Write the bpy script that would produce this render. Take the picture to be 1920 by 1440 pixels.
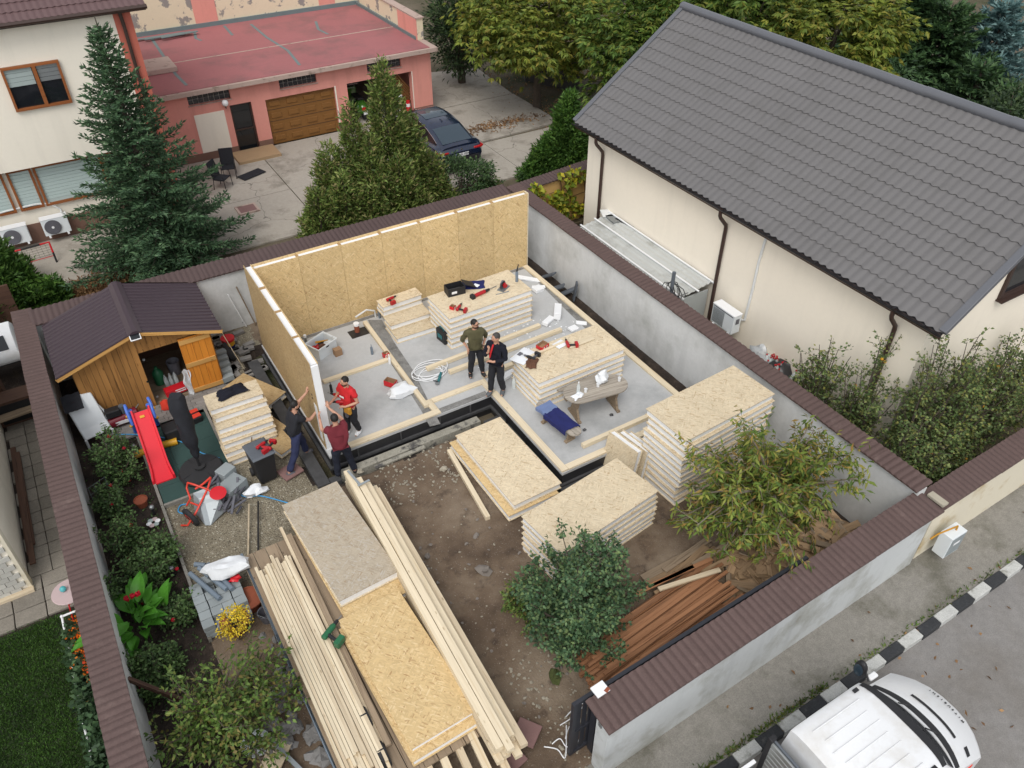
import bpy, bmesh, math, random
import numpy as np
from mathutils import Vector, Matrix
from math import radians as R_, sin, cos, pi, hypot, atan2
random.seed(7); rng = np.random.default_rng(7)
for o_ in list(bpy.data.objects): bpy.data.objects.remove(o_)
SC = bpy.context.scene; COL = SC.collection
GZ = -0.40            # garden ground; z = 0 is the top of the new floor slab

# ---------------------------------------------------------------- camera
PITCH, AZ, FPX = R_(39.45), R_(31.2), 1505.0
CAMZ = 13.0
_A = Vector((cos(AZ), sin(AZ), 0)); _B = Vector((-sin(AZ), cos(AZ), 0))
def _plot(v): v = Vector(v); return Vector((v.dot(_A), v.dot(_B), v.z))
FWD = _plot((0, cos(PITCH), -sin(PITCH))); RGT = _plot((1, 0, 0)); DWN = _plot((0, -sin(PITCH), -cos(PITCH)))
cam = bpy.data.cameras.new('camera'); camo = bpy.data.objects.new('camera', cam); COL.objects.link(camo)
cam.sensor_width = 36.0; cam.lens = FPX / 1920 * 36; cam.clip_end = 600; cam.clip_start = 0.1
camo.matrix_world = Matrix(((RGT.x, -DWN.x, -FWD.x, 0), (RGT.y, -DWN.y, -FWD.y, 0), (RGT.z, -DWN.z, -FWD.z, CAMZ), (0, 0, 0, 1)))
SC.camera = camo
# survey helpers: a sight line meets a known plane of the plot
def _ray(x, y): return FWD * FPX + RGT * (x - 960) + DWN * (y - 720)
def at(x, y, z=GZ):
    v = _ray(x, y); t = (z - CAMZ) / v.z; return Vector((v.x * t, v.y * t, z))
def atX(x, y, X):
    v = _ray(x, y); t = X / v.x; return Vector((X, v.y * t, CAMZ + v.z * t))
def atY(x, y, Y):
    v = _ray(x, y); t = Y / v.y; return Vector((v.x * t, Y, CAMZ + v.z * t))

# ---------------------------------------------------------------- light: overcast autumn day
SUN_EL, SUN_AZ = R_(55), R_(222)      # azimuth measured clockwise from +Y
w = bpy.data.worlds.new('World'); SC.world = w; w.use_nodes = True
nt = w.node_tree; nt.nodes.clear()
sky = nt.nodes.new('ShaderNodeTexSky'); sky.sky_type = 'NISHITA'; sky.sun_disc = False
sky.sun_elevation = SUN_EL; sky.sun_rotation = SUN_AZ; sky.air_density = 1.0; sky.dust_density = 1.5; sky.ozone_density = 1.0
hs = nt.nodes.new('ShaderNodeHueSaturation'); hs.inputs['Saturation'].default_value = 0.16
bg = nt.nodes.new('ShaderNodeBackground'); bg.inputs['Strength'].default_value = 0.15
wo = nt.nodes.new('ShaderNodeOutputWorld')
nt.links.new(sky.outputs[0], hs.inputs['Color']); nt.links.new(hs.outputs[0], bg.inputs['Color']); nt.links.new(bg.outputs[0], wo.inputs['Surface'])
sl = bpy.data.lights.new('sun', 'SUN'); sl.energy = 0.95; sl.angle = R_(28); sl.color = (1.0, 0.955, 0.89)
so = bpy.data.objects.new('sun', sl); COL.objects.link(so)
sd = Vector((sin(SUN_AZ) * cos(SUN_EL), cos(SUN_AZ) * cos(SUN_EL), sin(SUN_EL)))
so.rotation_euler = sd.to_track_quat('Z', 'Y').to_euler(); so.location = (0, 0, 40)
vs = SC.view_settings; vs.view_transform = 'Standard'; vs.look = 'None'; vs.gamma = 1.0; vs.use_curve_mapping = False
vs.exposure = 0.57

# ---------------------------------------------------------------- mesh builder
class MB:
    def __init__(s): s.v = []; s.f = []
    def add(s, vs_, fs_):
        n = len(s.v); s.v += [tuple(p) for p in vs_]; s.f += [tuple(i + n for i in f) for f in fs_]; return s
    def box(s, c, d, rz=0.0, M=None):
        x, y, z = d[0] / 2, d[1] / 2, d[2] / 2
        pts = [Vector((a, b, e)) for e in (-z, z) for b in (-y, y) for a in (-x, x)]
        Q = M if M is not None else Matrix.Rotation(rz, 4, 'Z')
        pts = [Q @ p + Vector(c) for p in pts]
        return s.add(pts, [(0, 2, 3, 1), (4, 5, 7, 6), (0, 1, 5, 4), (2, 6, 7, 3), (0, 4, 6, 2), (1, 3, 7, 5)])
    def b6(s, x0, x1, y0, y1, z0, z1): return s.box(((x0 + x1) / 2, (y0 + y1) / 2, (z0 + z1) / 2), (abs(x1 - x0), abs(y1 - y0), abs(z1 - z0)))
    def ext(s, poly, off):
        n = len(poly); o = Vector(off); a = [Vector(p) for p in poly]; b = [p + o for p in a]
        return s.add(a + b, [tuple(range(n))[::-1], tuple(range(n, 2 * n))] + [(i, (i + 1) % n, n + (i + 1) % n, n + i) for i in range(n)])
    def prism(s, poly, z0, z1): return s.ext([(p[0], p[1], z0) for p in poly], (0, 0, z1 - z0))
    def tube(s, pts, r, n=8, cap=True):
        pts = [Vector(p) for p in pts]; m = len(pts); rr = r if hasattr(r, '__len__') else [r] * m
        t0 = (pts[1] - pts[0]).normalized(); u = t0.orthogonal().normalized(); vs_ = []
        for i, p in enumerate(pts):
            t = (pts[min(i + 1, m - 1)] - pts[max(i - 1, 0)])
            t = t.normalized() if t.length > 1e-9 else t0
            u = (u - t * u.dot(t)); u = u.normalized() if u.length > 1e-6 else t.orthogonal().normalized()
            w_ = t.cross(u)
            vs_ += [p + (u * cos(2 * pi * k / n) + w_ * sin(2 * pi * k / n)) * rr[i] for k in range(n)]
        fs = [(i * n + k, i * n + (k + 1) % n, (i + 1) * n + (k + 1) % n, (i + 1) * n + k) for i in range(m - 1) for k in range(n)]
        if cap: fs += [tuple(range(n))[::-1], tuple(range((m - 1) * n, m * n))]
        return s.add(vs_, fs)
    def lathe(s, prof, n=16, c=(0, 0, 0), M=None):
        c = Vector(c); Q = M or Matrix.Identity(4); vs_ = []
        for r, z in prof: vs_ += [Q @ Vector((r * cos(2 * pi * k / n), r * sin(2 * pi * k / n), z)) + c for k in range(n)]
        m = len(prof)
        fs = [(i * n + k, i * n + (k + 1) % n, (i + 1) * n + (k + 1) % n, (i + 1) * n + k) for i in range(m - 1) for k in range(n)]
        if prof[0][0] > 1e-6: fs.append(tuple(range(n))[::-1])
        if prof[-1][0] > 1e-6: fs.append(tuple(range((m - 1) * n, m * n)))
        return s.add(vs_, fs)
    def ball(s, c, r, nu=10, nv=7, M=None):
        r = r if hasattr(r, '__len__') else (r, r, r); Q = M or Matrix.Identity(4); c = Vector(c); vs_ = []
        for j in range(nv + 1):
            th = pi * j / nv
            for k in range(nu):
                ph = 2 * pi * k / nu
                vs_.append(Q @ Vector((r[0] * sin(th) * cos(ph), r[1] * sin(th) * sin(ph), r[2] * cos(th))) + c)
        return s.add(vs_, [(j * nu + k, (j + 1) * nu + k, (j + 1) * nu + (k + 1) % nu, j * nu + (k + 1) % nu) for j in range(nv) for k in range(nu)])
    def grid(s, fn, nu, nv):
        vs_ = [fn(i / nu, j / nv) for j in range(nv + 1) for i in range(nu + 1)]; a = nu + 1
        return s.add(vs_, [(j * a + i, j * a + i + 1, (j + 1) * a + i + 1, (j + 1) * a + i) for j in range(nv) for i in range(nu)])
    def loft(s, secs, close=True, cap=True):
        n = len(secs[0]); vs_ = [p for q in secs for p in q]; m = len(secs); K = n if close else n - 1
        fs = [(i * n + k, i * n + (k + 1) % n, (i + 1) * n + (k + 1) % n, (i + 1) * n + k) for i in range(m - 1) for k in range(K)]
        if cap: fs += [tuple(range(n))[::-1], tuple(range((m - 1) * n, m * n))]
        return s.add(vs_, fs)
    def mesh(s, name, mat, smooth=False):
        me = bpy.data.meshes.new(name); me.from_pydata([tuple(p) for p in s.v], [], s.f)
        bm = bmesh.new(); bm.from_mesh(me); bmesh.ops.recalc_face_normals(bm, faces=bm.faces); bm.to_mesh(me); bm.free()
        if mat is not None: me.materials.append(MT(mat))
        if smooth:
            me.polygons.foreach_set('use_smooth', [True] * len(me.polygons))
            try: me.set_sharp_from_angle(angle=R_(40))
            except Exception: pass
        me.update(); return me
    def build(s, name, mat, parent=None, smooth=False, bevel=0.0, M=None):
        return link(name, s.mesh(name, mat, smooth), parent, M, bevel)
_PM = {}
def link(name, me, parent=None, M=None, bevel=0.0):
    o = bpy.data.objects.new(name, me); COL.objects.link(o)
    Q = M if M is not None else Matrix.Identity(4)
    o.matrix_basis = Q; _PM[o.name] = Q
    if parent is not None:
        o.parent = parent; o.matrix_parent_inverse = _PM[parent.name].inverted()
    if bevel > 0:
        b = o.modifiers.new('bevel', 'BEVEL'); b.width = bevel; b.segments = 2; b.limit_method = 'ANGLE'; b.angle_limit = R_(35)
    return o
def crom(pts, n=5):
    P = [Vector(p) for p in pts]; out = []
    for i in range(len(P) - 1):
        a, b, c, d = P[max(i - 1, 0)], P[i], P[i + 1], P[min(i + 2, len(P) - 1)]
        for k in range(n): t = k / n; out.append(.5 * ((2 * b) + (c - a) * t + (2 * a - 5 * b + 4 * c - d) * t * t + (3 * b - a - 3 * c + d) * t ** 3))
    return out + [P[-1]]
def TR(loc, rz=0.0, rx=0.0, ry=0.0): return Matrix.Translation(Vector(loc)) @ Matrix.Rotation(rz, 4, 'Z') @ Matrix.Rotation(ry, 4, 'Y') @ Matrix.Rotation(rx, 4, 'X')
def tag(o, label, cat, group=None, kind=None):
    o['label'] = label
    if cat: o['category'] = cat
    if group: o['group'] = group
    if kind: o['kind'] = kind
    return o
def thing(name, label, cat, loc=(0, 0, 0), rz=0.0, group=None, M=None):
    o = bpy.data.objects.new(name, None); COL.objects.link(o); o.empty_display_size = 0.1
    Q = M if M is not None else TR(loc, rz); o.matrix_basis = Q; _PM[o.name] = Q
    return tag(o, label, cat, group)
def struct(name, mb, mat, **k):
    o = mb.build(name, mat, **k)
    if o.parent is None: o['kind'] = 'structure'
    return o
def solo(name, mb, mat, label, cat, group=None, **k): return tag(mb.build(name, mat, **k), label, cat, group)
_CK = {}
def cached(key, fn):
    if key not in _CK: _CK[key] = fn()
    return _CK[key]
def frame(p0, p1, up=(0, 0, 1)):
    p0, p1 = Vector(p0), Vector(p1); x = (p1 - p0).normalized(); y = Vector(up).cross(x)
    if y.length < 1e-5: y = Vector((0, 1, 0)).cross(x)
    y.normalize(); z = x.cross(y); c = (p0 + p1) / 2
    return Matrix(((x.x, y.x, z.x, c.x), (x.y, y.y, z.y, c.y), (x.z, y.z, z.z, c.z), (0, 0, 0, 1))), (p1 - p0).length
def plank(name, p0, p1, wd, th, mat, parent=None, up=(0, 0, 1), bevel=0.0):
    """board whose own X runs along its length; p0,p1 are the centre-line ends"""
    Q, L = frame(p0, p1, up); L = round(L, 3)
    me = cached(('pl', L, round(wd, 3), round(th, 3), mat), lambda: MB().box((0, 0, 0), (L, wd, th)).mesh(name, mat))
    return link(name, me, parent, Q, bevel)
def copy_tree(o, parent=None, M=None):
    c = o.copy(); COL.objects.link(c)
    if parent is None:
        c.matrix_basis = M; _PM[c.name] = M
    else: c.parent = parent
    for ch in [k for k in bpy.data.objects if k.parent == o]: copy_tree(ch, c)
    return c
def rebase(o, M):
    """move a finished thing (Empty + children) to M"""
    o.matrix_basis = M; _PM[o.name] = M
def text_mesh(s, size, depth, mat, name='lettering', bold=False):
    cu = bpy.data.curves.new(name, 'FONT'); cu.body = s; cu.size = size; cu.extrude = depth; cu.align_x = 'CENTER'; cu.align_y = 'CENTER'
    if bold: cu.offset = size * 0.018
    ob = bpy.data.objects.new(name, cu); COL.objects.link(ob)
    bpy.context.view_layer.update()
    me = bpy.data.meshes.new_from_object(ob.evaluated_get(bpy.context.evaluated_depsgraph_get()))
    bpy.data.objects.remove(ob); me.materials.clear(); me.materials.append(MT(mat)); return me

# ---------------------------------------------------------------- materials
def lin(c): c /= 255.0; return c / 12.92 if c <= 0.04045 else ((c + 0.055) / 1.055) ** 2.4
def S(r, g, b, k=1.4): return (min(.9, lin(r) / k), min(.9, lin(g) / k), min(.9, lin(b) / k), 1)
_MT = {}; _DEF = {}
def MT(n):
    if not isinstance(n, str): return n
    if n not in _MT: _MT[n] = _DEF[n](n)
    return _MT[n]
class NG:
    def __init__(s, name):
        s.m = bpy.data.materials.new(name); s.m.use_nodes = True; s.t = s.m.node_tree; s.t.nodes.clear()
        s.out = s.n('ShaderNodeOutputMaterial'); s.b = s.n('ShaderNodeBsdfPrincipled'); s.l(s.b.outputs[0], s.out.inputs[0])
    def n(s, t, **k):
        x = s.t.nodes.new(t)
        for a, b in k.items(): setattr(x, a, b)
        return x
    def l(s, a, b): s.t.links.new(a, b)
    def pos(s): return s.n('ShaderNodeNewGeometry').outputs['Position']
    def objc(s): return s.n('ShaderNodeTexCoord').outputs['Object']
    def rnd(s): return s.n('ShaderNodeObjectInfo').outputs['Random']
    def mapv(s, v, sc=(1, 1, 1), rot=(0, 0, 0), loc=None):
        m = s.n('ShaderNodeMapping'); s.l(v, m.inputs[0]); m.inputs['Scale'].default_value = sc; m.inputs['Rotation'].default_value = rot
        if loc is not None: s.l(loc, m.inputs['Location'])
        return m.outputs[0]
    def noise(s, v, sc, det=5, ro=.55, dist=0):
        x = s.n('ShaderNodeTexNoise'); x.inputs['Scale'].default_value = sc; x.inputs['Detail'].default_value = det; x.inputs['Roughness'].default_value = ro; x.inputs['Distortion'].default_value = dist
        s.l(v, x.inputs['Vector']); return x.outputs['Fac']
    def voro(s, v, sc, out='Color', feat='F1'):
        x = s.n('ShaderNodeTexVoronoi'); x.feature = feat; x.inputs['Scale'].default_value = sc; s.l(v, x.inputs['Vector']); return x.outputs[out]
    def ramp(s, f, stops, mode='LINEAR'):
        x = s.n('ShaderNodeValToRGB'); s.l(f, x.inputs[0]); e = x.color_ramp.elements; x.color_ramp.interpolation = mode
        e[0].position, e[0].color = stops[0]; e[1].position, e[1].color = stops[-1]
        for p, c in stops[1:-1]: k = e.new(p); k.color = c
        return x.outputs[0]
    def mix(s, f, a, b, mode='MIX'):
        x = s.n('ShaderNodeMix', data_type='RGBA', blend_type=mode)
        for v, i in ((f, 0), (a, 6), (b, 7)):
            if hasattr(v, 'links'): s.l(v, x.inputs[i])
            else: x.inputs[i].default_value = v
        return x.outputs[2]
    def math(s, op, a, b=None, c=None, clamp=False):
        x = s.n('ShaderNodeMath', operation=op, use_clamp=clamp)
        for v, i in ((a, 0), (b, 1), (c, 2)):
            if v is None: continue
            if hasattr(v, 'links'): s.l(v, x.inputs[i])
            else: x.inputs[i].default_value = v
        return x.outputs[0]
    def bump(s, h, st=.3, d=.02):
        x = s.n('ShaderNodeBump'); x.inputs['Strength'].default_value = st; x.inputs['Distance'].default_value = d; s.l(h, x.inputs['Height']); s.l(x.outputs[0], s.b.inputs['Normal'])
    def col(s, c):
        if hasattr(c, 'links'): s.l(c, s.b.inputs['Base Color'])
        else: s.b.inputs['Base Color'].default_value = c
        return s
    def set(s, **k):
        for a, v in k.items(): s.b.inputs[a.replace('_', ' ')].default_value = v
        return s
def shade(c, f): return (min(.95, c[0] * f), min(.95, c[1] * f), min(.95, c[2] * f), 1)
def gen(c, rough=.8, var=.12, sc=2.5, bump=.15, bsc=60, rand=0.0, metal=0.0, c2=None, spec=.4, coat=0.0, patch=None, streak=0.0, speck=0.0, crack=0.0):
    def f(name):
        g = NG(name); p = g.pos()
        n1 = g.noise(p, sc, 6, .6)
        a, b = (shade(c, 1 - var), shade(c, 1 + var)) if c2 is None else (c, c2)
        k = g.ramp(n1, [(.3, a), (.7, b)])
        n2 = g.noise(p, sc * 14, 3, .6); k = g.mix(.5, k, g.ramp(n2, [(.35, shade(c, 1 - var * .6)), (.65, shade(c, 1 + var * .6))]))
        if patch:
            pc, psc, lo, hi = patch; k = g.mix(g.ramp(g.noise(p, psc, 7, .65), [(lo, (0, 0, 0, 1)), (hi, (1, 1, 1, 1))]), k, pc)
        if speck:
            k = g.mix(1.0, k, g.ramp(g.noise(p, 42, 2, .7), [(.3, (1 - speck,) * 3 + (1,)), (.7, (1 + speck,) * 3 + (1,))]), 'MULTIPLY'); k = g.mix(1.0, k, g.ramp(g.noise(p, 7, 4, .7), [(.3, (1 - speck * .7,) * 3 + (1,)), (.7, (1 + speck * .5,) * 3 + (1,))]), 'MULTIPLY')
        if crack:
            wv = g.n('ShaderNodeTexNoise'); wv.inputs['Scale'].default_value = 2.2; g.l(p, wv.inputs['Vector']); ad = g.n('ShaderNodeVectorMath', operation='MULTIPLY_ADD'); g.l(wv.outputs['Color'], ad.inputs[0]); ad.inputs[1].default_value = (.5, .5, .5); g.l(p, ad.inputs[2])
            e = g.voro(ad.outputs[0], crack, 'Distance', 'DISTANCE_TO_EDGE'); k = g.mix(g.math('LESS_THAN', e, .010 * crack), k, shade(c, .45))
        if streak:
            q = g.mapv(p, (2.6, 2.6, .3)); k = g.mix(g.ramp(g.noise(q, 1, 6, .6), [(.5, (0, 0, 0, 1)), (.75, (streak, streak, streak, 1))]), k, shade(c, .62))
        if rand:
            v = g.math('MULTIPLY_ADD', g.rnd(), 2 * rand, 1 - rand); hsn = g.n('ShaderNodeHueSaturation'); g.l(v, hsn.inputs['Value']); g.l(k, hsn.inputs['Color']); k = hsn.outputs[0]
        g.col(k).set(Roughness=rough, Metallic=metal); g.b.inputs['Specular IOR Level'].default_value = spec
        if coat: g.b.inputs['Coat Weight'].default_value = coat; g.b.inputs['Coat Roughness'].default_value = .08
        if bump: g.bump(g.noise(p, bsc, 3), bump, .01)
        return g.m
    return f
def D(name, *a, **k): _DEF[name] = gen(*a, **k)
def osb(axis, base, dark, light):
    def f(name):
        g = NG(name); p = g.pos(); sp = g.n('ShaderNodeSeparateXYZ'); g.l(p, sp.inputs[0])
        off = g.math('MULTIPLY', g.rnd(), 53.0)
        a, b = {'z': (0, 1), 'y': (0, 2), 'x': (1, 2)}[axis]
        cb = g.n('ShaderNodeCombineXYZ'); g.l(g.math('ADD', sp.outputs[a], off), cb.inputs[0]); g.l(g.math('ADD', sp.outputs[b], off), cb.inputs[1])
        v = cb.outputs[0]; k = None
        for i, (ang, sx, sy) in enumerate(((15, 8.5, 42), (80, 9.5, 48), (140, 8, 44), (50, 11, 52))):
            q = g.mapv(v, (1, 1, 1), (0, 0, R_(ang))); q = g.mapv(q, (sx, sy, 1))
            x = g.n('ShaderNodeTexVoronoi', voronoi_dimensions='2D'); x.inputs['Scale'].default_value = 1.0; g.l(q, x.inputs['Vector'])
            s3 = g.n('ShaderNodeSeparateColor'); g.l(x.outputs['Color'], s3.inputs[0])
            c = g.ramp(s3.outputs[0], [(0, dark), (.11, shade(base, .84)), (.5, base), (.8, shade(base, 1.11)), (1, light)])
            k = c if k is None else g.mix(g.math('GREATER_THAN', s3.outputs[1], .50 + .04 * i), k, c)
        k = g.mix(.35, k, g.ramp(g.noise(v, 1.6, 4), [(.3, shade(base, .86)), (.7, shade(base, 1.12))]))
        hv = g.n('ShaderNodeHueSaturation'); g.l(g.math('MULTIPLY_ADD', g.rnd(), .16, .92), hv.inputs['Value']); g.l(k, hv.inputs['Color']); k = hv.outputs[0]
        g.col(k).set(Roughness=.65); g.b.inputs['Specular IOR Level'].default_value = .35
        g.bump(g.noise(g.mapv(v, (30, 90, 1)), 1, 2), .15, .004)
        return g.m
    return f
_pale = (S(230, 212, 180, 1.28), S(180, 146, 104, 1.28), S(245, 232, 204, 1.28)); _gold = (S(220, 191, 140, 1.16), S(164, 120, 74, 1.16), S(242, 218, 174, 1.16)); _dull = (S(206, 176, 128), S(150, 112, 70), S(224, 200, 158))
for ax in 'xyz':
    _DEF['osb_' + ax] = osb(ax, *_pale); _DEF['osbgold_' + ax] = osb(ax, *_gold); _DEF['osbdull_' + ax] = osb(ax, *_dull)
_DEF['osb_edge'] = gen(S(196, 160, 112), .8, .25, 8, .2, 80)
def wood(c, dark, rand=.12, sc=(1.0, 26, 26), knots=True):
    def f(name):
        g = NG(name); v = g.objc(); off = g.math('MULTIPLY', g.rnd(), 40.0)
        cb = g.n('ShaderNodeCombineXYZ'); g.l(off, cb.inputs[0]); g.l(off, cb.inputs[1])
        q = g.mapv(v, sc, (0, 0, 0), cb.outputs[0])
        n1 = g.noise(q, 1.0, 5, .6, .6)
        k = g.ramp(n1, [(.28, dark), (.45, shade(c, .93)), (.6, c), (.75, shade(c, 1.1))])
        if knots:
            d = g.voro(g.mapv(v, (2.2, 7, 7), (0, 0, 0), cb.outputs[0]), 1.0, 'Distance')
            k = g.mix(g.ramp(d, [(.05, (.75, .75, .75, 1)), (.12, (0, 0, 0, 1))]), k, shade(dark, .7))
        vv = g.math('MULTIPLY_ADD', g.rnd(), 2 * rand, 1 - rand); h = g.n('ShaderNodeHueSaturation'); g.l(vv, h.inputs['Value']); g.l(k, h.inputs['Color'])
        g.col(h.outputs[0]).set(Roughness=.7); g.b.inputs['Specular IOR Level'].default_value = .3
        g.bump(n1, .2, .005); return g.m
    return f
_DEF['lumber'] = wood(S(238, 222, 192, 1.2), S(218, 194, 154, 1.2), .06)
_DEF['lumber_old'] = wood(S(226, 208, 178, 1.25), S(188, 164, 130, 1.25), .12)
_DEF['lumber_grey'] = wood(S(170, 150, 126), S(116, 98, 80), .16)
_DEF['decking'] = wood(S(178, 128, 92), S(126, 84, 58), .30)
_DEF['scrapwood'] = wood(S(184, 154, 120), S(130, 102, 76), .30)
_DEF['shedwood'] = wood(S(172, 124, 70, 1.15), S(104, 66, 34, 1.15), .2, (.7, 9, 9))
_DEF['sheddoor'] = wood(S(206, 132, 48, 1.0), S(166, 92, 30, 1.0), .07, (.7, 9, 9))
_DEF['shedtrim'] = wood(S(212, 164, 96, 1.1), S(170, 120, 62, 1.1), .08)
_DEF['oldtable'] = wood(S(190, 180, 166), S(140, 130, 118), .10)
_DEF['windowwood'] = wood(S(138, 82, 44, .9), S(96, 52, 26, .9), .06, knots=False)
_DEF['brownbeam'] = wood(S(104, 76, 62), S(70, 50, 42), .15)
D('foam', (.80, .81, .82, 1), .85, .02, 5, .08, 90)
D('foamdirty', (.66, .67, .66, 1), .85, .1, 4, .08, 90)
D('slab', S(208, 209, 209), .8, .07, .9, .12, 70, speck=.05, patch=(S(178, 180, 180), .5, .52, .7))
D('membrane', S(150, 149, 146), .85, .25, 4, .4, 40, speck=.2, patch=(S(112, 111, 108), 2.5, .5, .65))
D('bitumen', (.022, .022, .024, 1), .38, .3, 5, .25, 25, spec=.5)
D('bitumendull', (.06, .06, .062, 1), .6, .4, 5, .3, 40)
D('footing', S(180, 176, 162), .9, .14, 3, .4, 40, speck=.15, patch=(S(96, 94, 92), 3.0, .52, .62))
D('plaster', S(206, 207, 206, 1.02), .9, .10, .8, .2, 50, streak=.35, patch=(S(170, 171, 168, 1.0), .8, .48, .72))
D('plasterout', S(194, 197, 197, 1.02), .9, .06, .7, .25, 50, patch=(S(150, 149, 140, 1.0), .9, .47, .68), streak=.5)
D('creamwall', S(222, 215, 201, .9), .9, .03, .6, .12, 90, streak=.2)
D('creamhouse', S(226, 217, 201, .9), .9, .03, .5, .12, 90, streak=.15)
D('creamfence', S(212, 204, 184, 1.0), .9, .05, 1, .2, 60, patch=(S(178, 156, 112, 1.0), 1.3, .55, .75))
D('peelwall', S(226, 212, 184, 1.1), .9, .05, 1, .2, 60, patch=(S(166, 160, 154), 1.3, .56, .585))
D('pinkwall', S(214, 146, 134, .98), .9, .05, .8, .15, 70, streak=.4)
D('pinkdark', S(180, 100, 84, .95), .9, .05, .8, .15, 70)
D('plinth', S(120, 92, 80, 1.0), .9, .08, 2, .3, 50)
D('redroof', S(182, 116, 118), .8, .09, .5, .15, 40, patch=(S(152, 108, 108), .6, .5, .72))
D('rooflip', S(204, 180, 168), .9, .1, 2, .3, 40, patch=(S(150, 132, 120), 3, .55, .68))
D('tealtape', S(124, 142, 144), .6, .12, 3)
D('greyroof', S(122, 120, 120), .6, .06, .5, .05, 200, spec=.3, rand=.025, patch=(S(114, 112, 111), 1.4, .5, .75))
D('greyridge', S(112, 114, 120), .42, .06, 2, .03, 100)
D('gutter', S(46, 44, 46), .35, .15, 3, .02, 50)
D('brownmetal', S(74, 56, 50), .45, .08, 2, .02, 100)
D('brownroof', S(112, 88, 88), .5, .06, 2, .03, 100)
D('cap', S(104, 84, 80), .72, .10, 1.6, .12, 160, speck=.12, patch=(S(132, 112, 106), 2.2, .6, .8))
D('capback', S(96, 78, 76), .72, .12, 1.6, .12, 160)
D('shedroof', S(76, 62, 70), .42, .05, 1.5, .02, 100)
D('redbrick', S(150, 116, 112), .85, .12, 4, .3, 40)
D('paver', S(150, 146, 142), .9, .1, 3, .3, 40, rand=.14)
D('paverbeige', S(150, 143, 132), .9, .12, 3, .3, 40, rand=.16, speck=.15)
D('yardconcrete', S(192, 184, 172), .9, .07, .7, .25, 30, speck=.10, crack=.2, patch=(S(150, 142, 130), .9, .52, .68))
D('sidewalk', S(158, 154, 146), .92, .16, .9, .5, 60, speck=.18, patch=(S(124, 121, 110), .9, .48, .64))
D('asphalt', S(152, 149, 146), .92, .10, .6, .5, 110, speck=.14, patch=(S(138, 133, 127), .35, .48, .66))
D('kerbwhite', S(214, 215, 211), .8, .06, 3, .2, 40, speck=.12, patch=(S(160, 160, 152), 4, .55, .7))
D('kerbblack', S(60, 62, 65), .75, .15, 3, .2, 40, speck=.25, patch=(S(104, 104, 102), 5, .58, .72))
D('tilestep', S(190, 160, 124), .8, .1, 2, .2, 40)
D('white', (.78, .79, .80, 1), .5, .03, 2, .02, 50)
D('whitepaint', (.72, .73, .74, 1), .32, .03, 1.5, 0, 50, spec=.5, coat=.25, patch=((.56, .54, .50, 1), 1.3, .5, .78))
D('whiteplastic', (.70, .74, .76, 1), .5, .03, 3, .03, 50)
D('paper', (.75, .77, .8, 1), .8, .04, 8, .1, 40)
D('bagfilm', (.72, .74, .76, 1), .45, .08, 6, .4, 20)
D('black', (.018, .018, .02, 1), .55, .25, 4, .1, 60)
D('blackcloth', (.016, .017, .022, 1), .85, .3, 9, .4, 40)
D('rubber', (.025, .025, .027, 1), .75, .2, 6, .2, 60)
D('darkglass', (.012, .014, .017, 1), .06, .1, 2, 0, 10, spec=.6)
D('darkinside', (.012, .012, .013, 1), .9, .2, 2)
D('blackgate', (.03, .032, .04, 1), .4, .1, 3, .02, 60)
D('blue_car', (.007, .014, .04, 1), .18, .05, 2, 0, 10, spec=.5, coat=1.0)
D('carglass', (.035, .055, .075, 1), .05, .05, 2, 0, 10, spec=.7)
D('chrome', (.75, .75, .76, 1), .15, .02, 2, 0, 10, metal=1.0)
D('alu', S(170, 172, 170, 1.0), .38, .08, 3, .05, 60, metal=.7)
D('steel', S(150, 154, 156, 1.1), .45, .1, 3, .05, 60, metal=.6)
D('galv', S(176, 184, 188), .45, .08, 4, .05, 60, metal=.3)
D('red', S(206, 34, 44, 1.1), .4, .05, 3, .02, 60)
D('redslide', S(226, 42, 56, 1.1), .35, .05, 2, .02, 60)
D('orangered', S(232, 74, 56, 1.2), .4, .06, 3, .02, 60)
D('toolred', S(176, 30, 38, 1.1), .4, .1, 6, .02, 60)
D('maroonpaint', S(112, 26, 40, 1.0), .3, .1, 3, .02, 60)
D('yellow', S(226, 170, 44, 1.2), .45, .06, 3, .02, 60)
D('blueplastic', S(70, 110, 200, 1.1), .45, .06, 3, .02, 60)
D('hoseblue', S(72, 156, 210, 1.1), .4, .05, 3, 0, 60)
D('teal', S(40, 116, 122, 1.2), .45, .06, 3, .02, 60)
D('toolgreen', S(44, 110, 74, 1.2), .45, .1, 6, .02, 60)
D('matgreen', S(56, 82, 78, 1.2), .9, .1, 2, .3, 60)
D('pvcgrey', S(132, 146, 160), .5, .08, 3, .02, 60, rand=.08)
D('plasticgrey', S(112, 112, 120), .55, .2, 6, .05, 60, rand=.2)
D('greyblock', S(164, 172, 174), .9, .1, 4, .3, 40, rand=.08)
D('steelbeam', S(104, 110, 118), .6, .15, 3, .1, 40)
D('navy', S(34, 40, 98, 1.2), .9, .2, 9, .4, 40)
D('navydark', S(20, 22, 36, 1.2), .9, .2, 9, .4, 40)
D('denim', S(48, 54, 86, 1.2), .9, .2, 9, .3, 60)
D('denimdark', S(36, 40, 54, 1.2), .9, .2, 9, .3, 60)
D('khaki', S(92, 88, 62, 1.2), .9, .12, 9, .3, 60)
D('redshirt', S(212, 44, 50, 1.2), .9, .08, 9, .3, 60)
D('maroon', S(120, 44, 54, 1.2), .9, .1, 9, .3, 60)
D('lightblue', S(120, 138, 180, 1.3), .9, .1, 9, .3, 60)
D('greysock', S(106, 110, 114), .95, .15, 9, .3, 60)
D('skin', S(214, 164, 138, 1.35), .55, .06, 8, .05, 60)
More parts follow.
